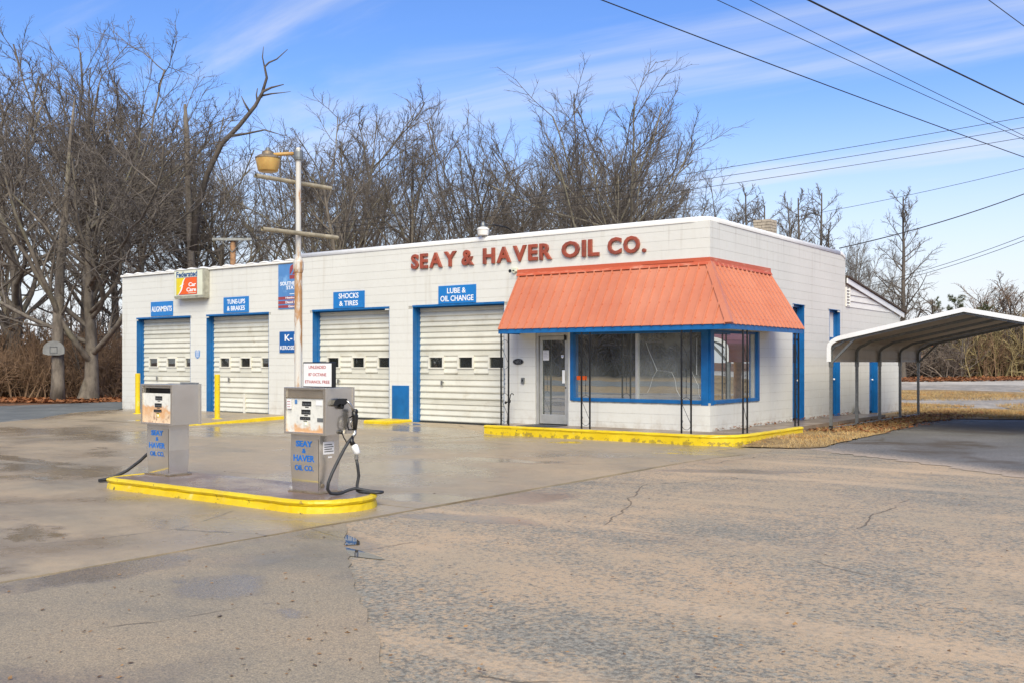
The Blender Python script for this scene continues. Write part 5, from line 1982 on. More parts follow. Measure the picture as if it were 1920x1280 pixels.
    for k, (zz, ww) in enumerate(((1.105, 0.075), (1.015, 0.075), (0.945, 0.085))):
        hh = 0.05 if k < 2 else 0.034
        cw = MB().box(dx - 0.012 * k - ww, dx - 0.012 * k + ww * 0.9, yf - 0.004, yf, zz - hh / 2, zz + hh / 2).build('counter_window', M['black'], t)
        nd = 5
        for q in range(nd):
            xx = dx - 0.012 * k - ww * 0.7 + q * ww * 0.33
            MB().box(xx, xx + 0.013, yf - 0.006, yf - 0.004, zz - hh * 0.32 + 0.003 * (q % 2), zz + hh * 0.1).build('digit_wheel', M['galv'], cw)
        MB().box(dx - 0.012 * k - 0.03, dx - 0.012 * k + 0.025, yf - 0.0015, yf, zz - hh / 2 - 0.018, zz - hh / 2 - 0.008).build('caption', M['black'], cw)
    MB().box(dx - 0.045, dx + 0.015, yf - 0.003, yf, 0.865, 0.91).build('seal_sticker', M['sign_cream'] if right else M['lemon'], t)
    MB().box(dx - 0.032, dx + 0.002, yf - 0.0045, yf - 0.003, 0.873, 0.90).build('seal_mark', M['paper'], t)
    # name on the front sheet
    pcx = (px0 + px1) / 2 - 0.005
    yl = py0 - 0.0068
    for txt, hw, za, zb2, b_ in (('SEAY', 0.125 if not right else 0.13, 0.632, 0.698, 0.034), ('&', 0.030, 0.563, 0.614, 0.03), ('HAVER', 0.168, 0.472, 0.542, 0.034), ('OIL CO.', 0.148, 0.372, 0.432, 0.02)):
        lettering(txt, pcx - hw, pcx + hw, za, zb2, yl - 0.002, M['text_blue'], t, bold=b_, depth=0.0015)
    return t, (X0, X1, Y0, Y1, px0, px1, py0, py1)


PL, dl = fuel_pump(-2.135, -11.50, 'left fuel pump with rust up its dial face and an open top slot', False)
PR, dr_ = fuel_pump(0.67, -11.57, 'right fuel pump with a hung nozzle and a white octane board on top', True)
# left pump hose trails off the far end of the island
MB().tube([(-2.36, -11.22, 0.62), (-2.42, -11.22, 0.58), (-2.52, -11.28, 0.44), (-2.66, -11.38, 0.28), (-2.80, -11.48, 0.15), (-2.93, -11.62, 0.055), (-3.03, -11.74, 0.03), (-3.06, -11.72, 0.028), (-2.98, -11.58, 0.03), (-2.86, -11.46, 0.03), (-2.72, -11.34, 0.03), (-2.60, -11.26, 0.03)], 0.02, 10).build('hose', M['rubber'], PL, smooth=True)
# right pump: boot, nozzle, swivel, filter, hose
X1 = dr_[1]
bo = MB()
bo.prism_yz([(-11.50, 1.10), (-11.46, 1.08), (-11.40, 1.11), (-11.36, 1.08), (-11.31, 1.10), (-11.28, 1.135), (-11.30, 1.16), (-11.42, 1.165), (-11.47, 1.15)], X1, X1 + 0.05)
bo.lathe([(0.026, 0), (0.026, 0.05)], (X1, -11.365, 1.075), 12, 'x')
bo.build('nozzle_boot', M['black'], PR)
MB().tube([(X1 + 0.045, -11.30, 1.14), (X1 + 0.07, -11.27, 1.10), (X1 + 0.075, -11.245, 1.06), (X1 + 0.075, -11.225, 1.01)], 0.012, 10).build('spout', M['iron_steel'], PR, smooth=True)
nz = MB()
nz.tube([(X1 + 0.075, -11.225, 1.02), (X1 + 0.075, -11.20, 0.97), (X1 + 0.075, -11.20, 0.90), (X1 + 0.075, -11.205, 0.82)], [0.024, 0.035, 0.030, 0.022], 12)
nz.lathe([(0.03, 0), (0.034, 0.03), (0.02, 0.05)], (X1 + 0.075, -11.20, 0.995), 12)
nzo = nz.build('nozzle', M['black'], PR, smooth=True)
MB().tube([(X1 + 0.075, -11.24, 0.97), (X1 + 0.075, -11.30, 0.95), (X1 + 0.075, -11.315, 0.87), (X1 + 0.075, -11.30, 0.825), (X1 + 0.075, -11.21, 0.82)], 0.009, 8).build('guard', M['black'], nzo, smooth=True)
MB().tube([(X1 + 0.075, -11.24, 0.94), (X1 + 0.075, -11.275, 0.90), (X1 + 0.075, -11.25, 0.85)], 0.006, 8).build('lever', M['iron_steel'], nzo, smooth=True)
MB().tube([(X1 + 0.075, -11.205, 0.83), (X1 + 0.08, -11.21, 0.775), (X1 + 0.08, -11.25, 0.735)], [0.018, 0.02, 0.018], 10).build('swivel', M['iron_steel'], PR, smooth=True)
MB().lathe([(0.022, 0), (0.022, 0.03), (0.012, 0.04)], (X1, -11.36, 0.80), 10, 'x').build('outlet', M['black'], PR)
MB().tube([(X1 + 0.03, -11.36, 0.80), (X1 + 0.04, -11.33, 0.73), (X1 + 0.03, -11.30, 0.71), (X1 + 0.02, -11.27, 0.66)], 0.006, 6).build('chain', M['black_iron'], PR)
hx = X1 + 0.08
MB().tube([(hx, -11.235, 0.745), (hx, -11.30, 0.70), (hx, -11.37, 0.62), (hx + 0.01, -11.47, 0.50), (hx + 0.015, -11.56, 0.38), (hx + 0.01, -11.61, 0.28), (hx, -11.61, 0.21), (hx, -11.57, 0.165), (hx + 0.01, -11.49, 0.150), (hx + 0.02, -11.42, 0.155), (hx + 0.03, -11.34, 0.175), (hx + 0.06, -11.27, 0.19), (hx + 0.10, -11.21, 0.175), (hx + 0.17, -11.14, 0.155), (hx + 0.25, -11.09, 0.15), (hx + 0.30, -11.09, 0.15), (hx + 0.31, -11.13, 0.15), (hx + 0.26, -11.17, 0.15), (hx + 0.17, -11.20, 0.15), (hx + 0.08, -11.215, 0.15), (hx + 0.045, -11.22, 0.16), (hx + 0.04, -11.215, 0.22), (hx + 0.05, -11.20, 0.32), (hx + 0.045, -11.21, 0.42), (hx + 0.04, -11.225, 0.50)], 0.017, 10).build('hose', M['rubber'], PR, smooth=True)
MB().tube([(hx + 0.04, -11.225, 0.50), (hx + 0.04, -11.225, 0.55)], 0.022, 10).build('hose_end', M['iron_steel'], PR)
MB().tube([(hx + 0.04, -11.225, 0.55), (hx + 0.045, -11.22, 0.57), (hx + 0.03, -11.245, 0.645), (hx + 0.02, -11.255, 0.66)], [0.02, 0.038, 0.038, 0.02], 12).build('filter', M['sign_white'], PR, smooth=True)
MB().tube([(hx + 0.02, -11.255, 0.66), (hx + 0.005, -11.265, 0.70), (hx, -11.245, 0.75)], [0.03, 0.026, 0.015], 10).build('coupling', M['black'], PR, smooth=True)
pxr, pyr0, pyr1 = dr_[5], dr_[6], dr_[7]
MB().box(pxr + 0.001, pxr + 0.003, -11.47, -11.31, 0.555, 0.69).build('label_plate', M['paper'], PR)
for k in range(4):
    MB().box(pxr + 0.003, pxr + 0.004, -11.455, -11.34 + 0.02 * (k % 2), 0.655 - k * 0.025, 0.664 - k * 0.025).build('text_line', M['black'], PR)
MB().box(pxr + 0.001, pxr + 0.003, -11.40, -11.34, 0.46, 0.53).build('label_plate', M['paper'], PR)
MB().lathe([(0.026, 0), (0.026, 0.003)], (pxr - 0.006, -11.47, 0.215), 14, 'x').build('rust_spot', M['lamp_metal'], PR)
# tags hanging on the dial
MB().box(0.385, 0.455, -11.572, -11.560, 1.045, 1.15).build('hang_tag', M['paper'], PR)
for k in range(3):
    MB().box(0.395, 0.445, -11.5735, -11.572, 1.065 + k * 0.028, 1.070 + k * 0.028).build('text_line', M['text_red'], PR)
MB().box(0.50, 0.535, -11.556, -11.5505, 1.10, 1.145).build('blue_tag', M['blue_faded'], PR)
MB().box(0.835, 0.935, -11.556, -11.5505, 1.09, 1.145).build('white_label', M['paper'], PR)
MB().box(0.855, 0.945, -11.556, -11.5505, 0.915, 0.955).build('grey_label', M['galv'], PR)

t = thing('octane_board', (0.84, -11.45, 1.275), 'white board reading UNLEADED 87 OCTANE ETHANOL FREE atop the right pump', 'sign')
bx0, bx1, bz0, bz1, by = 0.60, 1.07, 1.282, 1.555, -11.53
MB().box(bx0, bx1, by, by + 0.05, bz0, bz1).build('frame', M['black'], t, bevel=0.008)
MB().box(bx0 + 0.014, bx1 - 0.020, by - 0.003, by, bz0 + 0.012, bz1 - 0.014).build('face', M['paper'], t)
wd_ = bx1 - bx0
for txt, a, b_, za, zb_ in (('UNLEADED', 0.21, 0.78, 0.74, 0.86), ('87 OCTANE', 0.20, 0.79, 0.45, 0.57), ('ETHANOL FREE', 0.09, 0.90, 0.16, 0.28)):
    lettering(txt, bx0 + a * wd_, bx0 + b_ * wd_, bz0 + za * (bz1 - bz0), bz0 + zb_ * (bz1 - bz0), by - 0.003, M['text_red'], t, bold=0.008, depth=0.0015)

# ------------------------------------------------------------------ lamp pole on the island
t = thing('lamp_pole', (0.27, -11.3, 0.13), 'rust-streaked white lamp pole with two crossbars and an amber lamp', 'lamp post')
P0 = (0.27, -11.3)
MB().lathe([(0.10, 0.13), (0.10, 0.15), (0.044, 0.16), (0.044, 2.60)], (P0[0], P0[1], 0), 18).build('lower_pole', M['pole'], t, smooth=False)
MB().lathe([(0.050, 2.56), (0.060, 2.60), (0.060, 2.68), (0.042, 2.72), (0.034, 2.74)], (P0[0], P0[1], 0), 18).build('collar', M['pole'], t)
MB().lathe([(0.030, 2.7), (0.030, 3.955), (0.022, 3.97)], (P0[0], P0[1], 0), 14).build('upper_pole', M['pole'], t)
MB().lathe([(0.052, 3.83), (0.056, 3.86), (0.056, 3.92), (0.05, 3.94)], (P0[0], P0[1], 0), 14).build('arm_socket', M['galv'], t)
for zc2 in (3.588, 3.0):
    x_ = P0[0] - 0.055 if zc2 > 3.2 else P0[0] + 0.055
    cbm = MB()
    pts = [(x_, -11.86, zc2 - 0.01), (x_, -10.75, zc2 + 0.005)]
    cbm.tube(pts, 0.024, 12, caps=False)
    cbm.tube(pts, 0.019, 12, caps=False)
    cbm.build('crossbar', M['crossbar'], t, recalc=False)
MB().tube([(0.24, -11.32, 3.905), (0.15, -11.39, 3.90), (0.04, -11.48, 3.89)], 0.021, 12).build('lamp_arm', M['amber'], t, smooth=True)
lc = (0.0, -11.51, 3.0)
MB().lathe([(0.105, 0.70), (0.112, 0.71), (0.138, 0.835), (0.138, 0.845)], lc, 28).build('lens', M['amber'], t, smooth=True)
MB().lathe([(0.143, 0.842), (0.143, 0.855), (0.105, 0.88), (0.07, 0.89), (0.066, 0.92), (0.05, 0.93)], lc, 28).build('hood', M['lamp_metal'], t)
MB().lathe([(0.028, 0.93), (0.028, 0.965), (0.02, 0.97)], lc, 12).build('photocell', M['galv'], t)

# ------------------------------------------------------------------ carport
def carport(ox, oy, half, depth, nb, label, roofmat, undermat, hl=1.57, name='carport', ridge=2.70, eave=2.08):
    cxm = ox + half
    t = thing(name, (cxm, oy, 0), label, 'carport')
    # bow centreline: leg, curved shoulder, rafter to ridge, mirrored
    def bow():
        pts = [(ox, 0.0), (ox, hl)]
        for k in range(1, 6):
            a = PI / 2 * k / 6
            pts.append((ox + 0.24 * (1 - math.cos(a)), hl + 0.20 + 0.20 * math.sin(a)))
        pts.append((ox + 0.32, eave - 0.03))
        pts.append((cxm, ridge - 0.10))
        return pts
    b0 = bow()
    full = b0 + [(2 * cxm - x, z) for x, z in b0[-2::-1]]
    for i in range(nb):
        y = oy + 0.12 + (depth - 0.24) * i / (nb - 1)
        mb = MB()
        # square tube following the bow
        for p, q in zip(full[:-1], full[1:]):
            mb.bar((p[0], y, p[1]), (q[0], y, q[1]), 0.062, 0.062, up=(0, 1, 0))
        bow_o = mb.build('bow', M['galv'], t)
        for x in (ox, 2 * cxm - ox):
            MB().box(x - 0.04, x + 0.04, y - 0.04, y + 0.04, hl - 0.12, hl + 0.02).build('splice', M['galv'], bow_o)
    for i in (0, nb - 1):
        y = oy + 0.12 + (depth - 0.24) * i / (nb - 1)
        for s in (1, -1):
            x = ox if s > 0 else 2 * cxm - ox
            MB().bar((x + s * 0.02, y, hl - 0.02), (x + s * 0.55, y, eave + 0.02), 0.05, 0.05, up=(0, 1, 0)).build('brace', M['galv'], t)
    for s in (1, -1):
        x = ox if s > 0 else 2 * cxm - ox
        MB().box(x - 0.03, x + 0.03, oy + 0.05, oy + depth - 0.05, 0.005, 0.065).build('base_rail', M['galv'], t)
        MB().box(x - 0.033, x + 0.033, oy + 0.06, oy + 0.16, 0.0, 0.10).build('end_cap', M['black'], t)
    # roof panels run lengthwise; outer path
    op = [(ox - 0.045, hl), (ox - 0.045, hl + 0.30)]
    for k in range(1, 6):
        a = PI / 2 * k / 6
        op.append((ox - 0.045 + 0.33 * (1 - math.cos(a)), hl + 0.12 + 0.42 * math.sin(a) ** 0.9 + 0.0))
    op = [(ox - 0.045, hl), (ox - 0.045, hl + 0.31), (ox - 0.025, hl + 0.40), (ox + 0.04, hl + 0.475), (ox + 0.14, eave + 0.025), (ox + 0.25, eave + 0.060), (cxm, ridge)]
    # split into strips
    segs = []
    tot = []
    L = 0
    for p, q in zip(op[:-1], op[1:]):
        l = math.hypot(q[0] - p[0], q[1] - p[1])
        tot.append((L, L + l, p, q))
        L += l

    def pt(s_):
        for a, b_, p, q in tot:
            if s_ <= b_ + 1e-6:
                u = (s_ - a) / (b_ - a)
                return (p[0] + (q[0] - p[0]) * u, p[1] + (q[1] - p[1]) * u)
        return op[-1]
    strips = np.linspace(0, L, max(4, int(L / 0.72) + 1))
    for s in (1, -1):
        for a, b_ in zip(strips[:-1], strips[1:]):
            ss = [a + 0.002] + [b2 for (_, b2, _, _) in tot if a + 0.01 < b2 < b_ - 0.01] + [b_ - 0.002]
            # add standing ribs
            ext = []
            nn = max(2, int((b_ - a) / 0.06))
            ss = sorted(set(ss + list(np.linspace(a + 0.002, b_ - 0.002, nn))))
            pr_ = []
            for q, s_ in enumerate(ss):
                x, z = pt(s_)
                e_ = 0.010 if (q % 4 == 1) else 0.0
                pr_.append((x - e_ * 0.7 if s > 0 else 2 * cxm - x + e_ * 0.7, z + e_))
            n_ = len(pr_)
            vs_ = [(x, oy, z) for x, z in pr_] + [(x, oy + depth, z) for x, z in pr_] + [(x + s * 0.010, oy, z - 0.012) for x, z in pr_] + [(x + s * 0.010, oy + depth, z - 0.012) for x, z in pr_]
            fs_ = [(i, i + 1, n_ + i + 1, n_ + i) for i in range(n_ - 1)] + [(2 * n_ + i, 3 * n_ + i, 3 * n_ + i + 1, 2 * n_ + i + 1) for i in range(n_ - 1)]
            fs_ += [(0, n_, 3 * n_, 2 * n_), (n_ - 1, 3 * n_ - 1, 4 * n_ - 1, 2 * n_ - 1)]
            po = MB().add(vs_, fs_).build('roof_panel', roofmat, t, recalc=False)
            po.data.materials.append(undermat)
            for f in range(n_ - 1, 2 * (n_ - 1)):
                po.data.polygons[f].material_index = 1
    # end trim following the edge
    for y in (oy - 0.012, oy + depth):
        fo = op + [(2 * cxm - x, z) for x, z in op[-2::-1]]
        vs_ = []
        for i, (x, z) in enumerate(fo):
            p = fo[max(0, i - 1)]
            q = fo[min(len(fo) - 1, i + 1)]
            dx, dz = q[0] - p[0], q[1] - p[1]
            l = math.hypot(dx, dz)
            nx, nz = dz / l, -dx / l
            vs_ += [(x - nx * 0.012, y, z - nz * 0.012), (x + nx * 0.085, y, z + nz * 0.085), (x - nx * 0.012, y + 0.012, z - nz * 0.012), (x + nx * 0.085, y + 0.012, z + nz * 0.085)]
        fs_ = []
        for i in range(len(fo) - 1):
            a, b_ = i * 4, (i + 1) * 4
            fs_ += [(a, a + 1, b_ + 1, b_), (a + 2, b_ + 2, b_ + 3, a + 3), (a, b_, b_ + 2, a + 2), (a + 1, a + 3, b_ + 3, b_ + 1)]
        fs_ += [(0, 2, 3, 1), tuple((len(fo) - 1) * 4 + q for q in (0, 1, 3, 2))]
        MB().add(vs_, fs_).build('end_trim', M['white_metal'], t)
    return t


carport(1.17, 3.80, 2.87, 7.75, 5, 'open metal carport with white edge trim and galvanised legs beside the building', M['red_steel'], M['panel_under'])

# ------------------------------------------------------------------ bare trees
def tubes_np(P, R, n):
    """P (B,k,3), R (B,k) -> verts, quads as arrays"""
    B, k, _ = P.shape
    T = np.empty_like(P)
    T[:, 1:-1] = P[:, 2:] - P[:, :-2]
    T[:, 0] = P[:, 1] - P[:, 0]
    T[:, -1] = P[:, -1] - P[:, -2]
    T /= np.linalg.norm(T, axis=2, keepdims=True) + 1e-9
    ref = np.where(np.abs(T[:, :1, 2:3]) < 0.8, np.array([0, 0, 1.0]), np.array([1.0, 0, 0]))
    ref = np.broadcast_to(ref, P.shape)
    U = ref - T * (ref * T).sum(2, keepdims=True)
    U /= np.linalg.norm(U, axis=2, keepdims=True) + 1e-9
    W = np.cross(T, U)
    a = np.arange(n) * 2 * np.pi / n
    V = P[:, :, None, :] + R[:, :, None, None] * (U[:, :, None, :] * np.cos(a)[None, None, :, None] + W[:, :, None, :] * np.sin(a)[None, None, :, None])
    V = V.reshape(-1, 3)
    b = np.arange(B)[:, None, None] * (k * n)
    i = np.arange(k - 1)[None, :, None] * n
    j = np.arange(n)[None, None, :]
    j2 = (j + 1) % n
    F = np.stack([b + i + j, b + i + j2, b + i + n + j2, b + i + n + j], -1).reshape(-1, 4)
    return V, F


def np_mesh(name, chunks, mat):
    vs_, fs_ = [], []
    off = 0
    for V, F in chunks:
        vs_.append(V)
        fs_.append(F + off)
        off += len(V)
    V = np.concatenate(vs_).astype(np.float32)
    k = fs_[0].shape[1]
    F = np.concatenate(fs_).astype(np.int32)
    me = bpy.data.meshes.new(name)
    me.vertices.add(len(V))
    me.vertices.foreach_set('co', V.ravel())
    me.loops.add(F.size)
    me.loops.foreach_set('vertex_index', F.ravel())
    me.polygons.add(len(F))
    me.polygons.foreach_set('loop_start', np.arange(len(F), dtype=np.int32) * k)
    me.polygons.foreach_set('loop_total', np.full(len(F), k, dtype=np.int32))
    me.update(calc_edges=True)
    me.materials.append(mat)
    return me


def children_of(rs, P, R, L, per, t0, t1, ang, ang_sd, ratio, taper_t, k, gnarl, up, rr, rmin, flat=0.0):
    B, kp, _ = P.shape
    n = B * per
    idx = np.repeat(np.arange(B), per)
    base = np.tile((np.arange(per) + 0.5) / per, B)
    t = t0 + (t1 - t0) * np.clip(base + rs.uniform(-0.5, 0.5, n) / per, 0, 1)
    ft = t * (kp - 1)
    i0 = np.minimum(ft.astype(int), kp - 2)
    u = (ft - i0)[:, None]
    p0, p1 = P[idx, i0], P[idx, i0 + 1]
    pos = p0 + (p1 - p0) * u
    tan = p1 - p0
    tan /= np.linalg.norm(tan, axis=1, keepdims=True) + 1e-9
    rp = R[idx, i0] + (R[idx, i0 + 1] - R[idx, i0]) * u[:, 0]
    rnd = rs.normal(size=(n, 3))
    rnd[:, 2] *= (1 - flat)
    perp = rnd - tan * (rnd * tan).sum(1, keepdims=True)
    perp /= np.linalg.norm(perp, axis=1, keepdims=True) + 1e-9
    # spread azimuths evenly round the parent
    a = np.radians(ang) + rs.normal(size=n) * np.radians(ang_sd)
    d = tan * np.cos(a)[:, None] + perp * np.sin(a)[:, None]
    Lc = L[idx] * ratio * (1 - taper_t * t) * rs.uniform(0.65, 1.25, n)
    r0 = np.maximum(np.minimum(rp * rr, rp * 0.92), rmin)
    out = np.empty((n, k, 3))
    out[:, 0] = pos
    seg = (Lc / (k - 1))[:, None]
    for s in range(1, k):
        d = d + rs.normal(size=(n, 3)) * gnarl
        d[:, 2] += up
        d /= np.linalg.norm(d, axis=1, keepdims=True) + 1e-9
        out[:, s] = out[:, s - 1] + d * seg
    tt = np.linspace(0, 1, k)[None, :]
    Rr = r0[:, None] * (1 - 0.72 * tt)
    Rr = np.maximum(Rr, rmin * 0.6)
    return out, Rr, Lc


def trunk_path(rs, h, r, k, wander, lean=(0, 0), flare=1.5):
    P = np.zeros((1, k, 3))
    d = np.array([lean[0], lean[1], 1.0])
    for s in range(1, k):
        d = d + rs.normal(size=3) * wander
        d[2] = max(d[2], 0.6)
        d /= np.linalg.norm(d)
        P[0, s] = P[0, s - 1] + d * h / (k - 1)
    t = np.linspace(0, 1, k)
    R = r * (1 - 0.80 * t)
    R[0] *= flare
    return P, R[None, :], np.array([h])


def make_tree(seed, spec, barkm, twigm):
    rs = np.random.RandomState(seed)
    P0, R0, L0 = trunk_path(rs, *spec['trunk'], **spec.get('tk', {}))
    lv = [(P0, R0, L0)]
    for q in spec['levels']:
        lv.append(children_of(rs, *lv[-1], **q))
    # twigs also along the second-order limbs
    sides = [10, 7, 5, 4, 3, 3, 3]
    tr = [tubes_np(lv[i][0], lv[i][1], sides[i]) for i in range(2)]
    cr_ = [tubes_np(lv[i][0], lv[i][1], sides[i]) for i in range(2, len(lv))]
    for ex in spec.get('extra', []):
        src = ex.pop('src')
        a = children_of(rs, *lv[src], **ex)
        cr_.append(tubes_np(a[0], a[1], 3))
        b_ = children_of(rs, *a, per=4, t0=0.2, t1=1, ang=40, ang_sd=12, ratio=0.5, taper_t=0.3, k=3, gnarl=0.15, up=0.03, rr=0.6, rmin=0.006)
        cr_.append(tubes_np(b_[0], b_[1], 3))
        ex['src'] = src
    top = max(l[0][:, :, 2].max() for l in lv)
    trunk = np_mesh('trunk', tr, barkm)
    crown = np_mesh('crown', cr_, twigm)
    trunk.polygons.foreach_set('use_smooth', [True] * len(trunk.polygons))
    return trunk, crown, top


OAK = dict(trunk=(9.0, 0.27, 9, 0.06), levels=[
    dict(per=17, t0=0.18, t1=0.99, ang=50, ang_sd=14, ratio=1.12, taper_t=0.36, k=12, gnarl=0.115, up=0.075, rr=0.56, rmin=0.055),
    dict(per=8, t0=0.18, t1=1.0, ang=42, ang_sd=12, ratio=0.45, taper_t=0.35, k=8, gnarl=0.13, up=0.06, rr=0.58, rmin=0.026),
    dict(per=6, t0=0.16, t1=1.0, ang=40, ang_sd=12, ratio=0.48, taper_t=0.3, k=5, gnarl=0.13, up=0.05, rr=0.60, rmin=0.015),
    dict(per=5, t0=0.12, t1=1.0, ang=38, ang_sd=12, ratio=0.55, taper_t=0.3, k=4, gnarl=0.12, up=0.035, rr=0.62, rmin=0.0095),
    dict(per=2, t0=0.3, t1=1.0, ang=34, ang_sd=10, ratio=0.6, taper_t=0.2, k=2, gnarl=0.10, up=0.02, rr=0.65, rmin=0.0072)])
FOREST = dict(trunk=(12.5, 0.19, 12, 0.035), levels=[
    dict(per=16, t0=0.46, t1=0.99, ang=36, ang_sd=10, ratio=0.44, taper_t=0.25, k=9, gnarl=0.085, up=0.07, rr=0.58, rmin=0.042),
    dict(per=7, t0=0.2, t1=1.0, ang=36, ang_sd=10, ratio=0.46, taper_t=0.35, k=6, gnarl=0.10, up=0.055, rr=0.58, rmin=0.020),
    dict(per=6, t0=0.15, t1=1.0, ang=36, ang_sd=10, ratio=0.52, taper_t=0.3, k=4, gnarl=0.11, up=0.045, rr=0.6, rmin=0.0115),
    dict(per=5, t0=0.12, t1=1.0, ang=34, ang_sd=10, ratio=0.58, taper_t=0.3, k=3, gnarl=0.10, up=0.035, rr=0.62, rmin=0.0072)])
FAN = dict(trunk=(8.6, 0.25, 9, 0.035), levels=[
    dict(per=22, t0=0.40, t1=1.0, ang=46, ang_sd=18, ratio=1.0, taper_t=0.28, k=11, gnarl=0.075, up=0.045, rr=0.50, rmin=0.05),
    dict(per=8, t0=0.2, t1=1.0, ang=33, ang_sd=9, ratio=0.40, taper_t=0.35, k=7, gnarl=0.09, up=0.04, rr=0.57, rmin=0.020),
    dict(per=6, t0=0.15, t1=1.0, ang=35, ang_sd=10, ratio=0.50, taper_t=0.3, k=4, gnarl=0.10, up=0.035, rr=0.6, rmin=0.0115),
    dict(per=5, t0=0.12, t1=1.0, ang=33, ang_sd=10, ratio=0.58, taper_t=0.3, k=3, gnarl=0.09, up=0.03, rr=0.62, rmin=0.0072)])
SPIRE = dict(trunk=(9.6, 0.15, 12, 0.02), levels=[
    dict(per=34, t0=0.16, t1=0.99, ang=52, ang_sd=9, ratio=0.30, taper_t=0.72, k=7, gnarl=0.09, up=0.085, rr=0.42, rmin=0.02),
    dict(per=7, t0=0.2, t1=1.0, ang=38, ang_sd=12, ratio=0.42, taper_t=0.35, k=4, gnarl=0.13, up=0.05, rr=0.6, rmin=0.012),
    dict(per=6, t0=0.15, t1=1.0, ang=38, ang_sd=12, ratio=0.55, taper_t=0.3, k=3, gnarl=0.14, up=0.04, rr=0.62, rmin=0.008)])
GNARLED = dict(trunk=(4.6, 0.15, 9, 0.20), levels=[
    dict(per=7, t0=0.35, t1=1.0, ang=52, ang_sd=16, ratio=0.55, taper_t=0.3, k=8, gnarl=0.26, up=0.04, rr=0.6, rmin=0.03),
    dict(per=8, t0=0.2, t1=1.0, ang=50, ang_sd=18, ratio=0.34, taper_t=0.3, k=5, gnarl=0.26, up=-0.03, rr=0.55, rmin=0.016),
    dict(per=7, t0=0.15, t1=1.0, ang=50, ang_sd=18, ratio=0.5, taper_t=0.3, k=4, gnarl=0.26, up=-0.06, rr=0.6, rmin=0.010),
    dict(per=3, t0=0.1, t1=1.0, ang=45, ang_sd=18, ratio=0.5, taper_t=0.3, k=3, gnarl=0.2, up=-0.04, rr=0.6, rmin=0.008)])
SAPLING = dict(trunk=(4.5, 0.05, 8, 0.05), levels=[
    dict(per=12, t0=0.12, t1=0.98, ang=28, ang_sd=10, ratio=0.55, taper_t=0.5, k=7, gnarl=0.09, up=0.09, rr=0.6, rmin=0.016),
    dict(per=7, t0=0.2, t1=1.0, ang=32, ang_sd=10, ratio=0.42, taper_t=0.3, k=4, gnarl=0.12, up=0.05, rr=0.6, rmin=0.010),
    dict(per=4, t0=0.15, t1=1.0, ang=34, ang_sd=12, ratio=0.5, taper_t=0.3, k=3, gnarl=0.12, up=0.03, rr=0.6, rmin=0.007)])

PROTO = {
    'oak': [make_tree(3, OAK, M['bark'], M['twig']), make_tree(17, OAK, M['bark'], M['twig'])],
    'forest': [make_tree(s, FOREST, M['bark'], M['twig']) for s in (21, 22, 23, 24)],
    'fan': [make_tree(31, FAN, M['bark_pale'], M['twig']), make_tree(33, FAN, M['bark'], M['twig'])],
    'spire': [make_tree(41, SPIRE, M['bark_dark'], M['twig']), make_tree(43, SPIRE, M['bark_dark'], M['twig'])],
    'gnarled': [make_tree(51, GNARLED, M['bark_dark'], M['brush_grey']), make_tree(58, GNARLED, M['bark_dark'], M['brush_grey'])],
    'sapling': [make_tree(61, SAPLING, M['bark_dark'], M['brush_grey']), make_tree(64, SAPLING, M['bark_dark'], M['brush'])],
}


def plant(kind, idx, x, y, height, rz, label, group=None, name='tree', wide=1.0):
    tr, cr_, top = PROTO[kind][idx % len(PROTO[kind])]
    s = height / top
    t = thing(name, (x, y, h1(x, y) - 0.15), label, 'tree', group)
    t.scale = (s * wide, s * wide, s)
    t.rotation_euler = (0, 0, rz)
    for nm, me in (('trunk', tr), ('crown', cr_)):
        o = bpy.data.objects.new(nm, me)
        COL.objects.link(o)
        o.parent = t
    return t


# picture-to-place notes were taken once; trees stand at these spots
CAMP = np.array([8.94, -19.0])
AXD = np.array([-math.sin(math.radians(36.37)), math.cos(math.radians(36.37))])
RTD = np.array([math.cos(math.radians(36.37)), math.sin(math.radians(36.37))])


def spot(bearing, dist):
    """ground point at a bearing (tangent right of the view axis) and distance along it"""
    p = CAMP + AXD * dist + RTD * dist * bearing
    return float(p[0]), float(p[1])


def px_b(px):
    return (px - 960.0) / 1881.0


sky_px = [-400, 0, 120, 200, 300, 380, 450, 520, 600, 700, 800, 950, 1060, 1180, 1250, 1330, 1385]
sky_top = [-20, 60, 40, 25, 60, 150, 215, 250, 170, 150, 195, 175, 150, 160, 205, 300, 390]


def tree_h(px, d, x, y, f=1.0):
    tp_ = np.interp(px, sky_px, sky_top)
    return (1.55 + (679 - tp_) * d / 1881.0) * f - h1(x, y)


# named trees
def T(kind, idx, px, d, rz, label, f=1.0, group=None, top=None, wide=1.0, name='tree'):
    x, y = spot(px_b(px), d)
    hh = tree_h(px, d, x, y, f) if top is None else 1.55 + (679 - top) * d / 1881.0 - h1(x, y)
    return plant(kind, idx, x, y, hh, rz, label, group, name, wide)


T('oak', 0, 165, 44, 0.6, 'huge spreading bare oak left of the building with low sweeping limbs', top=15, name='oak_tree', wide=1.3)
T('oak', 1, 15, 50, 2.1, 'big bare oak at the left edge of the picture', top=30, name='oak_tree', wide=1.25)
T('fan', 0, 1190, 52, 0.4, 'bare fan-crowned tree with a pale trunk above the office corner', top=145, wide=1.25)
T('fan', 1, 1085, 56, 2.9, 'bare fan-crowned tree with leaning limbs just left of the pale-trunked one', top=138, wide=1.02)
T('fan', 1, 900, 54, 1.2, 'bare fan-crowned tree behind the roof lamp', top=160, wide=1.1)
T('forest', 0, 640, 50, 0.5, 'tall bare tree right of the lamp pole with a dark leaning trunk', top=140, wide=1.35)
T('oak', 0, 420, 58, 4.0, 'bare oak rising behind the light-box sign', top=180, name='oak_tree', wide=1.15)
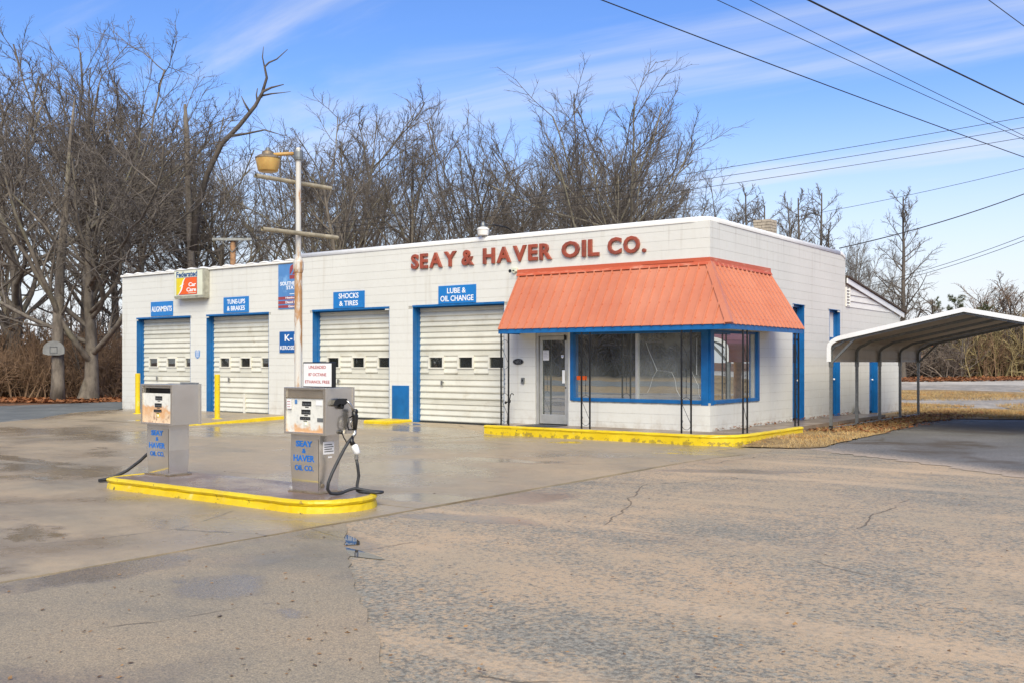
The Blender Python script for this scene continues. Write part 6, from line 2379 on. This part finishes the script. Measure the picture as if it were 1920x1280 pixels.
# snag with one long broken limb reaching to the right
sx, sy = spot(px_b(352), 47)
t = thing('dead_tree', (sx, sy, h1(sx, sy) - 0.1), 'dead broken-topped tree with a long leaning limb reaching toward the lamp', 'tree')
r3 = np.array([RTD[0], RTD[1], 0])
a3 = np.array([AXD[0], AXD[1], 0])


def along(u, z, d=0.0):
    q = np.array([sx, sy, h1(sx, sy)]) + r3 * u + a3 * d
    return (q[0], q[1], z)


sc47 = 47 / 1881.0
def pz(px, py_, d=0.0):
    return along((px - 352) * sc47, 1.55 + (679 - py_) * sc47, d)


MB().tube([along(0.2, -0.1), pz(362, 600), pz(358, 480), pz(352, 330), pz(349, 235), pz(347, 196)], [0.24, 0.20, 0.17, 0.14, 0.12, 0.06], 9).build('trunk', M['bark'], t, smooth=True)
mb = MB()
mb.tube([pz(360, 470), pz(372, 385), pz(395, 330, -0.5), pz(425, 277, -0.8), pz(460, 245, -1.0), pz(490, 210, -1.1), pz(505, 185, -1.2), pz(520, 178, -1.2), pz(543, 172, -1.2)], [0.19, 0.155, 0.13, 0.115, 0.10, 0.085, 0.07, 0.045, 0.02], 8)
mb.tube([pz(500, 195, -1.1), pz(512, 160, -1.2), pz(508, 140, -1.2), pz(516, 132, -1.2), pz(530, 126, -1.2), pz(550, 108, -1.2)], [0.07, 0.06, 0.05, 0.04, 0.03, 0.015], 6)
mb.tube([pz(509, 145, -1.2), pz(504, 122, -1.2), pz(506, 103, -1.2)], [0.04, 0.028, 0.012], 5)
mb.tube([pz(480, 222, -1.1), pz(470, 205, -1.1), pz(464, 192, -1.1)], [0.06, 0.04, 0.015], 5)
mb.tube([pz(494, 205, -1.1), pz(492, 190, -1.1), pz(494, 178, -1.1)], [0.05, 0.035, 0.02], 5)
mb.tube([pz(440, 264, -0.9), pz(475, 262, -1.2), pz(510, 257, -1.4), pz(545, 268, -1.5)], [0.07, 0.05, 0.035, 0.012], 6)
mb.tube([pz(500, 192, -1.1), pz(520, 188, -1.1), pz(540, 186, -1.1), pz(555, 184, -1.1)], [0.05, 0.035, 0.02, 0.01], 5)
mb.tube([pz(352, 330), pz(366, 318, -0.3), pz(376, 322, -0.5)], [0.08, 0.05, 0.02], 5)
mb.build('limb', M['bark_dark'], t, smooth=True)

# the wood behind the building: rows of trees nothing tells apart
rgt = random.Random(77)
for row, (d, n_, f) in enumerate(((57, 10, 1.0), (68, 9, 0.97), (82, 7, 0.92))):
    for k in range(n_):
        px_ = -330 + (1385 + 330) * (k + rgt.uniform(0.1, 0.9)) / n_
        dd = d + rgt.uniform(-4, 4)
        x, y = spot(px_b(px_), dd)
        if -30 < x < 2 and y < 17:
            continue
        if px_ < 330 and row > 1 and k % 2:
            continue
        f2 = f * rgt.uniform(0.88, 1.03)
        kind, wide_ = rgt.choice((('forest', 1.2), ('forest', 1.4), ('fan', 1.0), ('fan', 1.1)))
        plant(kind, rgt.randrange(4), x, y, tree_h(px_, dd, x, y, f2), rgt.uniform(0, 6.28),
              'bare grey-brown tree in the dense wood behind the building', 'trees of the wood behind the building', wide=wide_)
for k in range(10):
    px_ = -60 + 310 * (k + rgt.uniform(0.1, 0.9)) / 10
    dd = rgt.uniform(47, 58)
    x, y = spot(px_b(px_), dd)
    plant('sapling', k, x, y, rgt.uniform(5, 9), rgt.uniform(0, 6.28), 'thin bare sapling in the undergrowth left of the building', 'saplings left of the building')

# right-hand trees against the sky
T('spire', 0, 1408, 62, 0.3, 'slim upright bare tree just right of the parapet corner, above the chimney', top=338)
T('spire', 1, 1440, 64, 1.3, 'shorter slim bare tree right of the chimney', top=392, wide=1.0)
T('spire', 1, 1385, 60, 3.3, 'faint slim bare tree between the wide crown and the chimney', top=385, wide=1.2)
T('spire', 0, 1424, 68, 4.4, 'slim bare tree directly behind the chimney', top=365, wide=1.1)
T('spire', 0, 1508, 66, 0.9, 'slim bare tree seen between the two tall upright trees', top=350, wide=1.1)
T('spire', 1, 1552, 62, 2.9, 'low twiggy bare tree at the right foot of the upright pair', top=408, wide=1.3)
T('spire', 1, 1472, 64, 5.4, 'low slim bare tree at the left foot of the upright pair', top=395, wide=1.2)
T('spire', 1, 1490, 60, 2.0, 'left of the two tall upright bare trees right of the chimney', top=352, wide=0.85)
T('spire', 0, 1530, 60, 4.0, 'right of the two tall upright bare trees right of the chimney', top=340)
T('oak', 1, 1604, 52, 1.0, 'small spreading bare tree just right of the building corner', top=395, wide=0.75)
T('spire', 0, 1692, 54, 5.2, 'lone tall bare tree standing clear above the lean-to roof', top=345, wide=1.1)
T('oak', 0, 1640, 60, 3.0, 'low bare tree behind the lean-to roof', top=490, wide=0.9)
T('gnarled', 0, 1766, 56, 0.4, 'gnarled vine-draped bare tree left of the carport ridge', top=508)
T('gnarled', 1, 1800, 58, 2.2, 'gnarled vine-draped bare tree behind the carport ridge', top=500)
for k in range(13):
    px_ = 1800 + k * 17 + rgt.uniform(-6, 6)
    T('sapling', k, px_, rgt.uniform(54, 62), rgt.uniform(0, 6.28), 'bushy many-stemmed bare sapling in the thicket beyond the gravel', group='saplings of the right-hand thicket', top=rgt.uniform(505, 560), wide=1.5)
for k in range(9):
    px_ = 1610 + k * 22 + rgt.uniform(-6, 6)
    T('sapling', k, px_, rgt.uniform(62, 72), rgt.uniform(0, 6.28), 'faint bare sapling in the far hedge behind the lean-to', group='saplings of the far hedge', top=rgt.uniform(555, 600), wide=1.5)

# small evergreens
def make_pine(seed):
    rs = np.random.RandomState(seed)
    h_ = 6.0
    P0, R0, L0 = trunk_path(rs, h_, 0.07, 8, 0.015)
    br = children_of(rs, P0, R0, L0, per=46, t0=0.25, t1=0.99, ang=72, ang_sd=8, ratio=0.30, taper_t=0.75, k=5, gnarl=0.06, up=0.06, rr=0.35, rmin=0.012)
    tw = children_of(rs, *br, per=9, t0=0.2, t1=1, ang=40, ang_sd=10, ratio=0.35, taper_t=0.4, k=3, gnarl=0.08, up=0.03, rr=0.6, rmin=0.006)
    nd = children_of(rs, *tw, per=20, t0=0.05, t1=1, ang=45, ang_sd=15, ratio=0.36, taper_t=0.0, k=2, gnarl=0.05, up=0.03, rr=0.5, rmin=0.007)
    tr = np_mesh('trunk', [tubes_np(P0, R0, 7), tubes_np(br[0], br[1], 4)], M['bark_dark'])
    # needles as flat slivers
    A, B = nd[0][:, 0], nd[0][:, 1]
    B = A + (B - A) / np.linalg.norm(B - A, axis=1, keepdims=True) * 0.16
    S = rs.normal(size=A.shape)
    S = S / np.linalg.norm(S, axis=1, keepdims=True) * 0.011
    V = np.stack([A - S, A + S, B + S * 0.4, B - S * 0.4], 1).reshape(-1, 3)
    F = np.arange(len(V)).reshape(-1, 4)
    cr_ = np_mesh('crown', [(V, F)], M['needle'])
    return tr, cr_, h_


PROTO['pine'] = [make_pine(5), make_pine(9)]
T('pine', 0, 1755, 60, 0.2, 'small green pine just left of the carport ridge', top=560, name='pine_tree', wide=0.8)
T('pine', 1, 1792, 59, 1.4, 'small green pine behind the carport ridge', top=552, name='pine_tree')
T('pine', 0, 1842, 57, 2.6, 'low green pine half hidden in the thicket right of the carport ridge', top=570, name='pine_tree', wide=1.2)

# woods across the road, seen in glass and steel
for k in range(60):
    x = -95 + 150 * (k + rgt.random()) / 60
    y = rgt.uniform(-84, -62)
    kind = rgt.choice(('forest', 'forest', 'fan', 'pine', 'pine'))
    plant(kind, rgt.randrange(4), x, y, rgt.uniform(11, 16), rgt.uniform(0, 6.28), 'tree in the woods across the road', 'trees across the road', wide=1.5 if kind == 'pine' else 1.2)

for k in range(12):
    plant('pine', k, -56 + 3.1 * k + rgt.uniform(-1, 1), rgt.uniform(-70, -62), rgt.uniform(8, 11), rgt.uniform(0, 6.28), 'evergreen in the woods across the road', 'evergreens across the road', name='pine_tree', wide=1.7)

# ------------------------------------------------------------------ undergrowth (nobody could count it)
def shrub_chunks(rs, n_stem, height, spread, fine=True):
    P = np.zeros((n_stem, 6, 3))
    P[:, 0, :2] = rs.normal(size=(n_stem, 2)) * spread * 0.25
    d = rs.normal(size=(n_stem, 3)) * 0.42
    d[:, 2] = 1.0
    L = height * rs.uniform(0.55, 1.0, n_stem)
    for s in range(1, 6):
        d = d + rs.normal(size=(n_stem, 3)) * 0.14
        d /= np.linalg.norm(d, axis=1, keepdims=True)
        P[:, s] = P[:, s - 1] + d * (L / 5)[:, None]
    R = np.linspace(0.018, 0.006, 6)[None, :] * rs.uniform(0.7, 1.4, (n_stem, 1))
    a = children_of(rs, P, R, L, per=7, t0=0.15, t1=1, ang=42, ang_sd=16, ratio=0.42, taper_t=0.3, k=4, gnarl=0.18, up=0.02, rr=0.6, rmin=0.007)
    if not fine:
        return [tubes_np(P, R * 1.6, 3), tubes_np(a[0], a[1] * 2.2, 3)]
    b_ = children_of(rs, *a, per=4, t0=0.1, t1=1, ang=42, ang_sd=18, ratio=0.5, taper_t=0.2, k=2, gnarl=0.18, up=0.0, rr=0.6, rmin=0.006)
    return [tubes_np(P, R, 3), tubes_np(a[0], a[1], 3), tubes_np(b_[0], b_[1], 3)]


def thicket(name, mat, label, places, seed, cat='undergrowth', fine=True):
    rs = np.random.RandomState(seed)
    protos = []
    for q in range(4):
        ch = shrub_chunks(rs, 12, 1.0, 0.9, fine)
        V = np.concatenate([c[0] for c in ch])
        F = []
        off = 0
        for c in ch:
            F.append(c[1] + off)
            off += len(c[0])
        protos.append((V, np.concatenate(F)))
    out = []
    for (x, y, hh, w_) in places:
        V, F = protos[rs.randint(4)]
        a = rs.uniform(0, 6.28)
        c, s = math.cos(a), math.sin(a)
        V2 = np.empty_like(V)
        V2[:, 0] = (V[:, 0] * c - V[:, 1] * s) * w_ + x
        V2[:, 1] = (V[:, 0] * s + V[:, 1] * c) * w_ + y
        V2[:, 2] = V[:, 2] * hh + h1(x, y) - 0.12
        out.append((V2, F))
    me = np_mesh(name, out, mat)
    o = bpy.data.objects.new(name, me)
    COL.objects.link(o)
    o['kind'] = 'stuff'
    o['label'] = label
    o['category'] = cat
    return o


pls = []
for k in range(120):
    px_ = rgt.uniform(-120, 236)
    d = rgt.uniform(45.5, 56)
    x, y = spot(px_b(px_), d)
    pls.append((x, y, rgt.uniform(1.8, 4.2) * (0.75 if d < 48 else 1.0), rgt.uniform(1.6, 2.6)))
thicket('left_thicket', M['brush'], 'tangled brown brush under the trees left of the building', pls, 5)
pls = []
for k in range(26):
    px_ = rgt.uniform(-150, 330)
    x, y = spot(px_b(px_), rgt.uniform(60, 84))
    pls.append((x, y, rgt.uniform(2.5, 5.5), rgt.uniform(3, 5)))
thicket('wood_understory', M['brush_grey'], 'grey-brown understory twigs deep in the wood', pls, 6)
pls, pls2, pls3 = [], [], []
for k in range(225):
    px_ = rgt.uniform(1690, 2050) if k < 170 else rgt.uniform(2050, 2700)
    d = rgt.uniform(55, 66)
    x, y = spot(px_b(px_), d)
    topy = np.interp(px_, [1690, 1750, 1800, 1850, 1950, 2050], [655, 640, 610, 580, 565, 560])
    hh = (1.55 + (679 - topy) * d / 1881 - h1(x, y)) * rgt.uniform(0.55, 1.05)
    q = (x, y, hh, rgt.uniform(1.8, 3.0))
    r_ = rgt.random()
    if px_ < 1790 or r_ < 0.30:
        pls2.append(q)
    elif r_ < 0.72:
        pls.append(q)
    else:
        pls3.append(q)
thicket('olive_thicket', M['brush_olive'], 'olive-tan thicket beyond the gravel on the right', pls, 8)
thicket('grey_thicket', M['brush_grey'], 'dark grey-brown bramble thicket round the old shed', pls2, 9)
thicket('brown_thicket', M['brush'], 'brown brush mixed into the right-hand thicket', pls3, 10)
pls = []
for k in range(120):
    x = rgt.uniform(-95, 30)
    y = rgt.uniform(-74, -60)
    pls.append((x, y, rgt.uniform(3, 9), rgt.uniform(3, 5)))
for k in range(60):
    pls.append((rgt.uniform(-58, -22), rgt.uniform(-70, -60), rgt.uniform(5, 9), rgt.uniform(3.5, 5.5)))
thicket('roadside_thicket', M['brush_grey'], 'dark brush along the woods across the road', pls, 12, fine=False)

# ------------------------------------------------------------------ old shed, backboard, poles and wires
sx, sy = spot(px_b(1765), 63)
sz = h1(sx, sy)
t = thing('shed', (sx, sy, sz), 'weathered grey board shed half hidden in brambles behind the carport', 'shed')
uu = Vector((RTD[0], RTD[1], 0))
vv = Vector((AXD[0], AXD[1], 0))
o0 = Vector((sx, sy, sz - 0.1))


def sp(u, v, z):
    return o0 + uu * u + vv * v + Vector((0, 0, z))


core = MB()
core.add([sp(-1.15, 0.03, 0), sp(0.85, 0.03, 0), sp(0.85, 3, 0), sp(-1.15, 3, 0), sp(-1.15, 0.03, 2.45), sp(0.85, 0.03, 2.45), sp(0.85, 3, 2.45), sp(-1.15, 3, 2.45)], [(0, 3, 2, 1), (4, 5, 6, 7), (0, 1, 5, 4), (1, 2, 6, 5), (2, 3, 7, 6), (3, 0, 4, 7)])
co = core.build('wall', M['dark_room'], t)
for k in range(9):
    u0 = -1.15 + k * 0.222
    if 3 <= k <= 4:
        zt = 1.5
    else:
        zt = 2.45 + 0.03 * ((k * 7) % 3)
    bm_ = MB().add([sp(u0 + 0.008, 0, 0), sp(u0 + 0.21, 0, 0), sp(u0 + 0.21, 0.028, 0), sp(u0 + 0.008, 0.028, 0), sp(u0 + 0.008, 0, zt), sp(u0 + 0.21, 0, zt), sp(u0 + 0.21, 0.028, zt), sp(u0 + 0.008, 0.028, zt)], [(0, 3, 2, 1), (4, 5, 6, 7), (0, 1, 5, 4), (1, 2, 6, 5), (2, 3, 7, 6), (3, 0, 4, 7)])
    bm_.build('board', M['old_board'], co)
MB().add([sp(-1.4, -0.3, 2.45), sp(1.1, -0.3, 2.45), sp(1.1, 3.2, 3.4), sp(-1.4, 3.2, 3.4), sp(-1.4, -0.3, 2.49), sp(1.1, -0.3, 2.49), sp(1.1, 3.2, 3.44), sp(-1.4, 3.2, 3.44)], [(0, 3, 2, 1), (4, 5, 6, 7), (0, 1, 5, 4), (1, 2, 6, 5), (2, 3, 7, 6), (3, 0, 4, 7)]).build('roof', M['tin'], t)

# rust-coloured leaves clinging near the shed
rs = np.random.RandomState(4)
n_ = 500
c_ = np.array([spot(px_b(p), 60) for p in rs.normal(1745, 32, n_)])
zc3 = rs.uniform(0.3, 2.6, n_) + H(c_[:, 0], c_[:, 1])
keep = rs.rand(n_) < np.where((c_[:, 0] * 3.1 + zc3 * 5) % 2.0 < 0.9, 1.0, 0.12)
A = np.stack([c_[:, 0], c_[:, 1], zc3], 1)[keep]
S1 = rs.normal(size=A.shape) * 0.05
S2 = rs.normal(size=A.shape) * 0.05
V = np.stack([A, A + S1, A + S1 + S2, A + S2], 1).reshape(-1, 3)
me = np_mesh('clinging_leaves', [(V, np.arange(len(V)).reshape(-1, 4))], M['rust_leaf'])
o = bpy.data.objects.new('clinging_leaves', me)
COL.objects.link(o)
o['kind'] = 'stuff'
tags(o, 'rust-orange dead leaves clinging to twigs by the old shed', 'leaves')

# basketball backboard fixed to a stub trunk
bxp, byp = spot(px_b(108), 43.0)
bz_ = h1(bxp, byp)
t = thing('basketball_backboard', (bxp, byp, bz_), 'old grey fan-shaped basketball backboard on a tree trunk left of the building', 'backboard')
ob = Vector((bxp, byp, 0))
pts = []
for k in range(13):
    a = PI * k / 12
    pts.append((0.46 * math.cos(a), 2.10 + 0.36 * math.sin(a)))
pts = [(0.46, 1.92)] + pts + [(-0.46, 1.92), (-0.25, 1.86), (0.25, 1.86)]
vs_ = []
for dv in (-0.02, 0.02):
    for u, z in pts:
        p = ob + uu * u + vv * (dv - 0.36)
        vs_.append((p.x, p.y, z))
n_ = len(pts)
MB().add(vs_, [tuple(range(n_)), tuple(reversed(range(n_, 2 * n_)))] + [(i, (i + 1) % n_, n_ + (i + 1) % n_, n_ + i) for i in range(n_)]).build('board', M['backboard'], t)
fr = MB()
for (u0, z0_, u1, z1_) in ((-0.15, 1.95, 0.15, 1.95), (-0.15, 2.22, 0.15, 2.22), (-0.15, 1.95, -0.15, 2.22), (0.15, 1.95, 0.15, 2.22)):
    p = ob + uu * u0 - vv * 0.39
    q = ob + uu * u1 - vv * 0.39
    fr.bar((p.x, p.y, z0_), (q.x, q.y, z1_), 0.03, 0.012)
fr.build('target_square', M['galv'], t)
MB().tube([(bxp, byp, -0.15), (bxp + 0.03, byp, 0.6), (bxp - 0.02, byp + 0.03, 1.5), (bxp, byp, 2.3), (bxp + 0.05, byp, 3.6), (bxp - 0.1, byp + 0.2, 6.0), (bxp + 0.2, byp + 0.3, 8.5), (bxp + 0.1, byp + 0.5, 11.0), (bxp + 0.5, byp + 0.5, 13.0)], [0.34, 0.27, 0.25, 0.24, 0.22, 0.18, 0.13, 0.08, 0.03], 12).build('trunk', M['bark'], t, smooth=True)


def util_pole(x, y, h_, label, arm_dir, arm=0.8, brace=True):
    t = thing('utility_pole', (x, y, h1(x, y) - 0.1), label, 'utility pole')
    MB().tube([(x, y, h1(x, y) - 0.1), (x, y, h_ / 2), (x, y, h_)], [0.16, 0.14, 0.115], 12).build('pole', M['pole_wood'], t, smooth=True)
    d = Vector((arm_dir[0], arm_dir[1], 0)).normalized()
    nrm = Vector((-d.y, d.x, 0)) * 0.15
    p = Vector((x, y, h_ - 0.05)) - d * arm - nrm
    q = Vector((x, y, h_ - 0.05)) + d * arm - nrm
    MB().bar(p, q, 0.09, 0.11).build('crossarm', M['crossarm'], t)
    if brace:
        for s in (-1, 1):
            MB().bar(Vector((x, y, h_ - 0.62)) - nrm * 0.8, Vector((x, y, h_ - 0.1)) + d * (arm * 0.55 * s) - nrm * 1.1, 0.03, 0.03).build('brace', M['galv'], t)
    for s in (-0.92, 0.0, 0.55, 0.92):
        c = Vector((x, y, h_)) + d * (arm * s) - nrm * (0 if s == 0 else 1)
        MB().lathe([(0.03, 0), (0.045, 0.04), (0.03, 0.07), (0.04, 0.10), (0.02, 0.12)], (c.x, c.y, c.z + 0.005), 10).build('insulator', M['galv'], t)
    return t


util_pole(-27.82, 9.81, 7.08, 'wooden utility pole with a grey crossarm rising behind the left parapet', (0.805, 0.593), 0.88)
util_pole(6.43, 16.41, 9.3, 'wooden utility pole beyond the right edge of the carport', (0.6, -0.8), 0.9)
util_pole(-7.1, -23.36, 11.0, 'wooden roadside utility pole behind the viewer', (1, 0.1), 1.1)


def wire(pts_, r, label, sag=0.0, group='overhead wires'):
    a, b_ = Vector(pts_[0]), Vector(pts_[-1])
    n_ = 26
    pp = []
    for k in range(n_ + 1):
        u = k / n_
        p = a + (b_ - a) * u
        p.z -= sag * 4 * u * (1 - u)
        pp.append(p)
    o = MB().tube(pp, r, 6).build('power_line', M['wire'], None, smooth=True)
    return tags(o, label, 'power line', group)


R_ = (6.43, 16.41)
wire([(R_[0], R_[1], 6.40), (-7.1, -23.36, 10.15)], 0.012, 'lowest of the wires sweeping down across the sky from the upper left', 0.28)
wire([(R_[0], R_[1], 6.62), (-5.49, -22.17, 10.85)], 0.008, 'lower of the close pair of thin wires slanting to the right edge', 0.25)
wire([(R_[0], R_[1], 6.58), (-4.68, -21.58, 11.05)], 0.008, 'upper of the close pair of thin wires slanting to the right edge', 0.25)
wire([(R_[0], R_[1], 7.55), (-3.07, -20.4, 10.05)], 0.020, 'thick twisted cable slanting from the top to the right edge', 0.22)
wire([(R_[0], R_[1], 8.95), (2.56, -16.24, 8.60)], 0.009, 'short wire cutting the top right corner', 0.12)
wire([(R_[0] + 0.5, R_[1] - 0.6, 9.42), (-28.44, 9.36, 7.2)], 0.009, 'uppermost of three parallel wires above the parapet corner', 0.35)
wire([(R_[0], R_[1], 9.20), (-27.82, 9.81, 7.1)], 0.009, 'middle of three parallel wires above the parapet corner', 0.35)
wire([(R_[0] - 0.5, R_[1] + 0.6, 8.98), (-27.03, 10.4, 7.0)], 0.009, 'lowest of three parallel wires above the parapet corner', 0.35)
wire([(R_[0], R_[1], 8.28), (-8.06, 20.64, 7.30)], 0.008, 'single faint wire running behind the upright trees', 0.22)
wire([(R_[0], R_[1], 8.15), (-0.12, 8.40, 4.66)], 0.014, 'black service cable dropping to the rear corner of the building', 0.30)
wire([(R_[0], R_[1], 6.85), (-11.23, 40.66, 5.9)], 0.011, 'upper of the two wires low at the right behind the carport', 0.55)
wire([(R_[0], R_[1], 6.70), (-11.23, 40.66, 5.8)], 0.011, 'lower of the two wires low at the right behind the carport', 0.58)

# ------------------------------------------------------------------ litter and grass
def scatter_quads(name, mat, label, cat, C3, size, seed, flat=0.35):
    rs = np.random.RandomState(seed)
    n_ = len(C3)
    a = rs.uniform(0, 6.28, n_)
    s = size * rs.uniform(0.5, 1.3, n_)
    e = rs.uniform(0.25, 0.8, n_)
    d1 = np.stack([np.cos(a) * s, np.sin(a) * s, rs.normal(size=n_) * s * flat], 1)
    d2 = np.stack([-np.sin(a) * s * e, np.cos(a) * s * e, rs.normal(size=n_) * s * flat], 1)
    up = np.array([0, 0, 0.004])
    V = np.stack([C3 - d1 - d2 * 0.2, C3 + d2, C3 + d1 + d2 * 0.2, C3 - d2], 1)
    V[:, :, 2] = np.maximum(V[:, :, 2], C3[:, None, 2] - 0.001)
    V = V.reshape(-1, 3)
    me = np_mesh(name, [(V, np.arange(len(V)).reshape(-1, 4))], mat)
    o = bpy.data.objects.new(name, me)
    COL.objects.link(o)
    o['kind'] = 'stuff'
    tags(o, label, cat)
    return o


rs = np.random.RandomState(8)
# leaf band along the left wood
n_ = 9000
pxs = rs.uniform(-200, 226, n_)
ds = rs.uniform(41.0, 48.0, n_)
xy = CAMP[None] + AXD[None] * ds[:, None] + RTD[None] * (ds * (pxs - 960) / 1881)[:, None]
ok = xy[:, 0] < -27.6
xy = xy[ok]
C3 = np.column_stack([xy, H(xy[:, 0], xy[:, 1]) - 0.10 + rs.uniform(0, 0.06, len(xy))])
scatter_quads('leaf_litter', M['leaf'], 'orange-brown fallen leaves along the edge of the left wood', 'leaves', C3, 0.10, 1)
n_ = 5000
pxs = rs.uniform(1680, 2080, n_)
ds = rs.uniform(51.5, 55.0, n_)
xy = CAMP[None] + AXD[None] * ds[:, None] + RTD[None] * (ds * (pxs - 960) / 1881)[:, None]
C3 = np.column_stack([xy, H(xy[:, 0], xy[:, 1]) + 0.02 + rs.uniform(0, 0.10, len(xy))])
scatter_quads('thicket_leaves', M['leaf'], 'orange-brown fallen leaves along the foot of the right thicket', 'leaves', C3, 0.10, 11)
# leaves blown against the side wall and round the carport
n_ = 2600
x = 0.9 + np.abs(rs.normal(size=n_)) * 1.1
y = rs.uniform(3.0, 15, n_)
ok = (x < 2.6)
x, y = x[ok], y[ok]
C3 = np.column_stack([x, y, H(x, y) + 0.022 + rs.uniform(0, 0.03, len(x))])
scatter_quads('verge_leaves', M['leaf'], 'dead leaves drifted on the verge under the carport edge', 'leaves', C3, 0.045, 2)
n_ = 260
y = rs.uniform(0.1, 9, n_)
x = 0.01 + np.abs(rs.normal(size=n_)) * 0.05
C3 = np.column_stack([x, y, np.full(n_, 0.136) + rs.uniform(0, 0.05, n_)])
scatter_quads('wall_foot_leaves', M['leaf'], 'dead leaves caught along the foot of the side wall', 'leaves', C3, 0.03, 3)


def grass_blades(name, label, xy, hgt, seed, mat):
    rs = np.random.RandomState(seed)
    n_ = len(xy)
    A = np.column_stack([xy, H(xy[:, 0], xy[:, 1]) + 0.008])
    a = rs.uniform(0, 6.28, n_)
    w_ = 0.006
    S = np.stack([np.cos(a) * w_, np.sin(a) * w_, np.zeros(n_)], 1)
    hh = hgt * rs.uniform(0.4, 1.2, n_)
    B = A + np.stack([rs.normal(size=n_) * 0.7, rs.normal(size=n_) * 0.7, np.ones(n_)], 1) * hh[:, None]
    V = np.stack([A - S, A + S, B + S * 0.3, B - S * 0.3], 1).reshape(-1, 3)
    me = np_mesh(name, [(V, np.arange(len(V)).reshape(-1, 4))], mat)
    o = bpy.data.objects.new(name, me)
    COL.objects.link(o)
    o['kind'] = 'stuff'
    tags(o, label, 'grass')
    return o


n_ = 60000
x = rs.uniform(0.9, 9.5, n_)
y = rs.uniform(-1.0, 16, n_)
xlim = np.interp(y, [-1.0, -0.8, -0.4, 2.4, 4.8, 8.6, 10.4, 11.3, 12.2], [1.2, 2.2, 2.55, 2.5, 2.35, 2.05, 2.4, 4.1, 9.6])
ok = (x < xlim) & (rs.rand(n_) < 0.35 + 0.65 * (np.sin(x * 1.7 + y * 0.9) * np.sin(y * 1.3 - x) > -0.3))
grass_blades('verge_grass', 'short straw-coloured winter grass beside the office and carport', np.column_stack([x, y])[ok], 0.055, 5, M['straw'])
pts = []
for cx_, cy_, rx, ry, nn in ((-2.5, 23, 5, 3.0, 11000), (6, 28.5, 5, 2, 7000), (7, 18.2, 5, 2.4, 10000), (-3, 17.3, 4.5, 0.9, 5000), (-2, 15, 6, 1.6, 8000), (2, 13.5, 6, 1.6, 7000)):
    r_ = np.sqrt(rs.rand(nn))
    a = rs.uniform(0, 6.28, nn)
    pts.append(np.column_stack([cx_ + rx * r_ * np.cos(a), cy_ + ry * r_ * np.sin(a)]))
pts = np.concatenate(pts)
pts = pts[(pts[:, 0] > 0.3) | (pts[:, 1] > 14.3)]
grass_blades('yard_grass', 'orange-tan tufts of winter grass across the gravel yard', pts, 0.08, 6, M['straw'])

# wood chips and bits blown over the lot
n_ = 420
px2 = rs.uniform(0, 1900, n_)
py2 = 880 + (1275 - 880) * rs.rand(n_) ** 0.8
dd = 1.55 * 1881 / (py2 - 679)
xy = CAMP[None] + AXD[None] * dd[:, None] + RTD[None] * (dd * (px2 - 960) / 1881)[:, None]
ok = ~((xy[:, 0] > -2.7) & (xy[:, 0] < 1.6) & (xy[:, 1] > -12.1) & (xy[:, 1] < -10.8))
xy = xy[ok]
C3 = np.column_stack([xy, H(xy[:, 0], xy[:, 1]) + 0.009])
scatter_quads('lot_debris', M['chip'], 'wood chips and leaf bits scattered over the wet lot', 'debris', C3, 0.016, 9, flat=0.2)
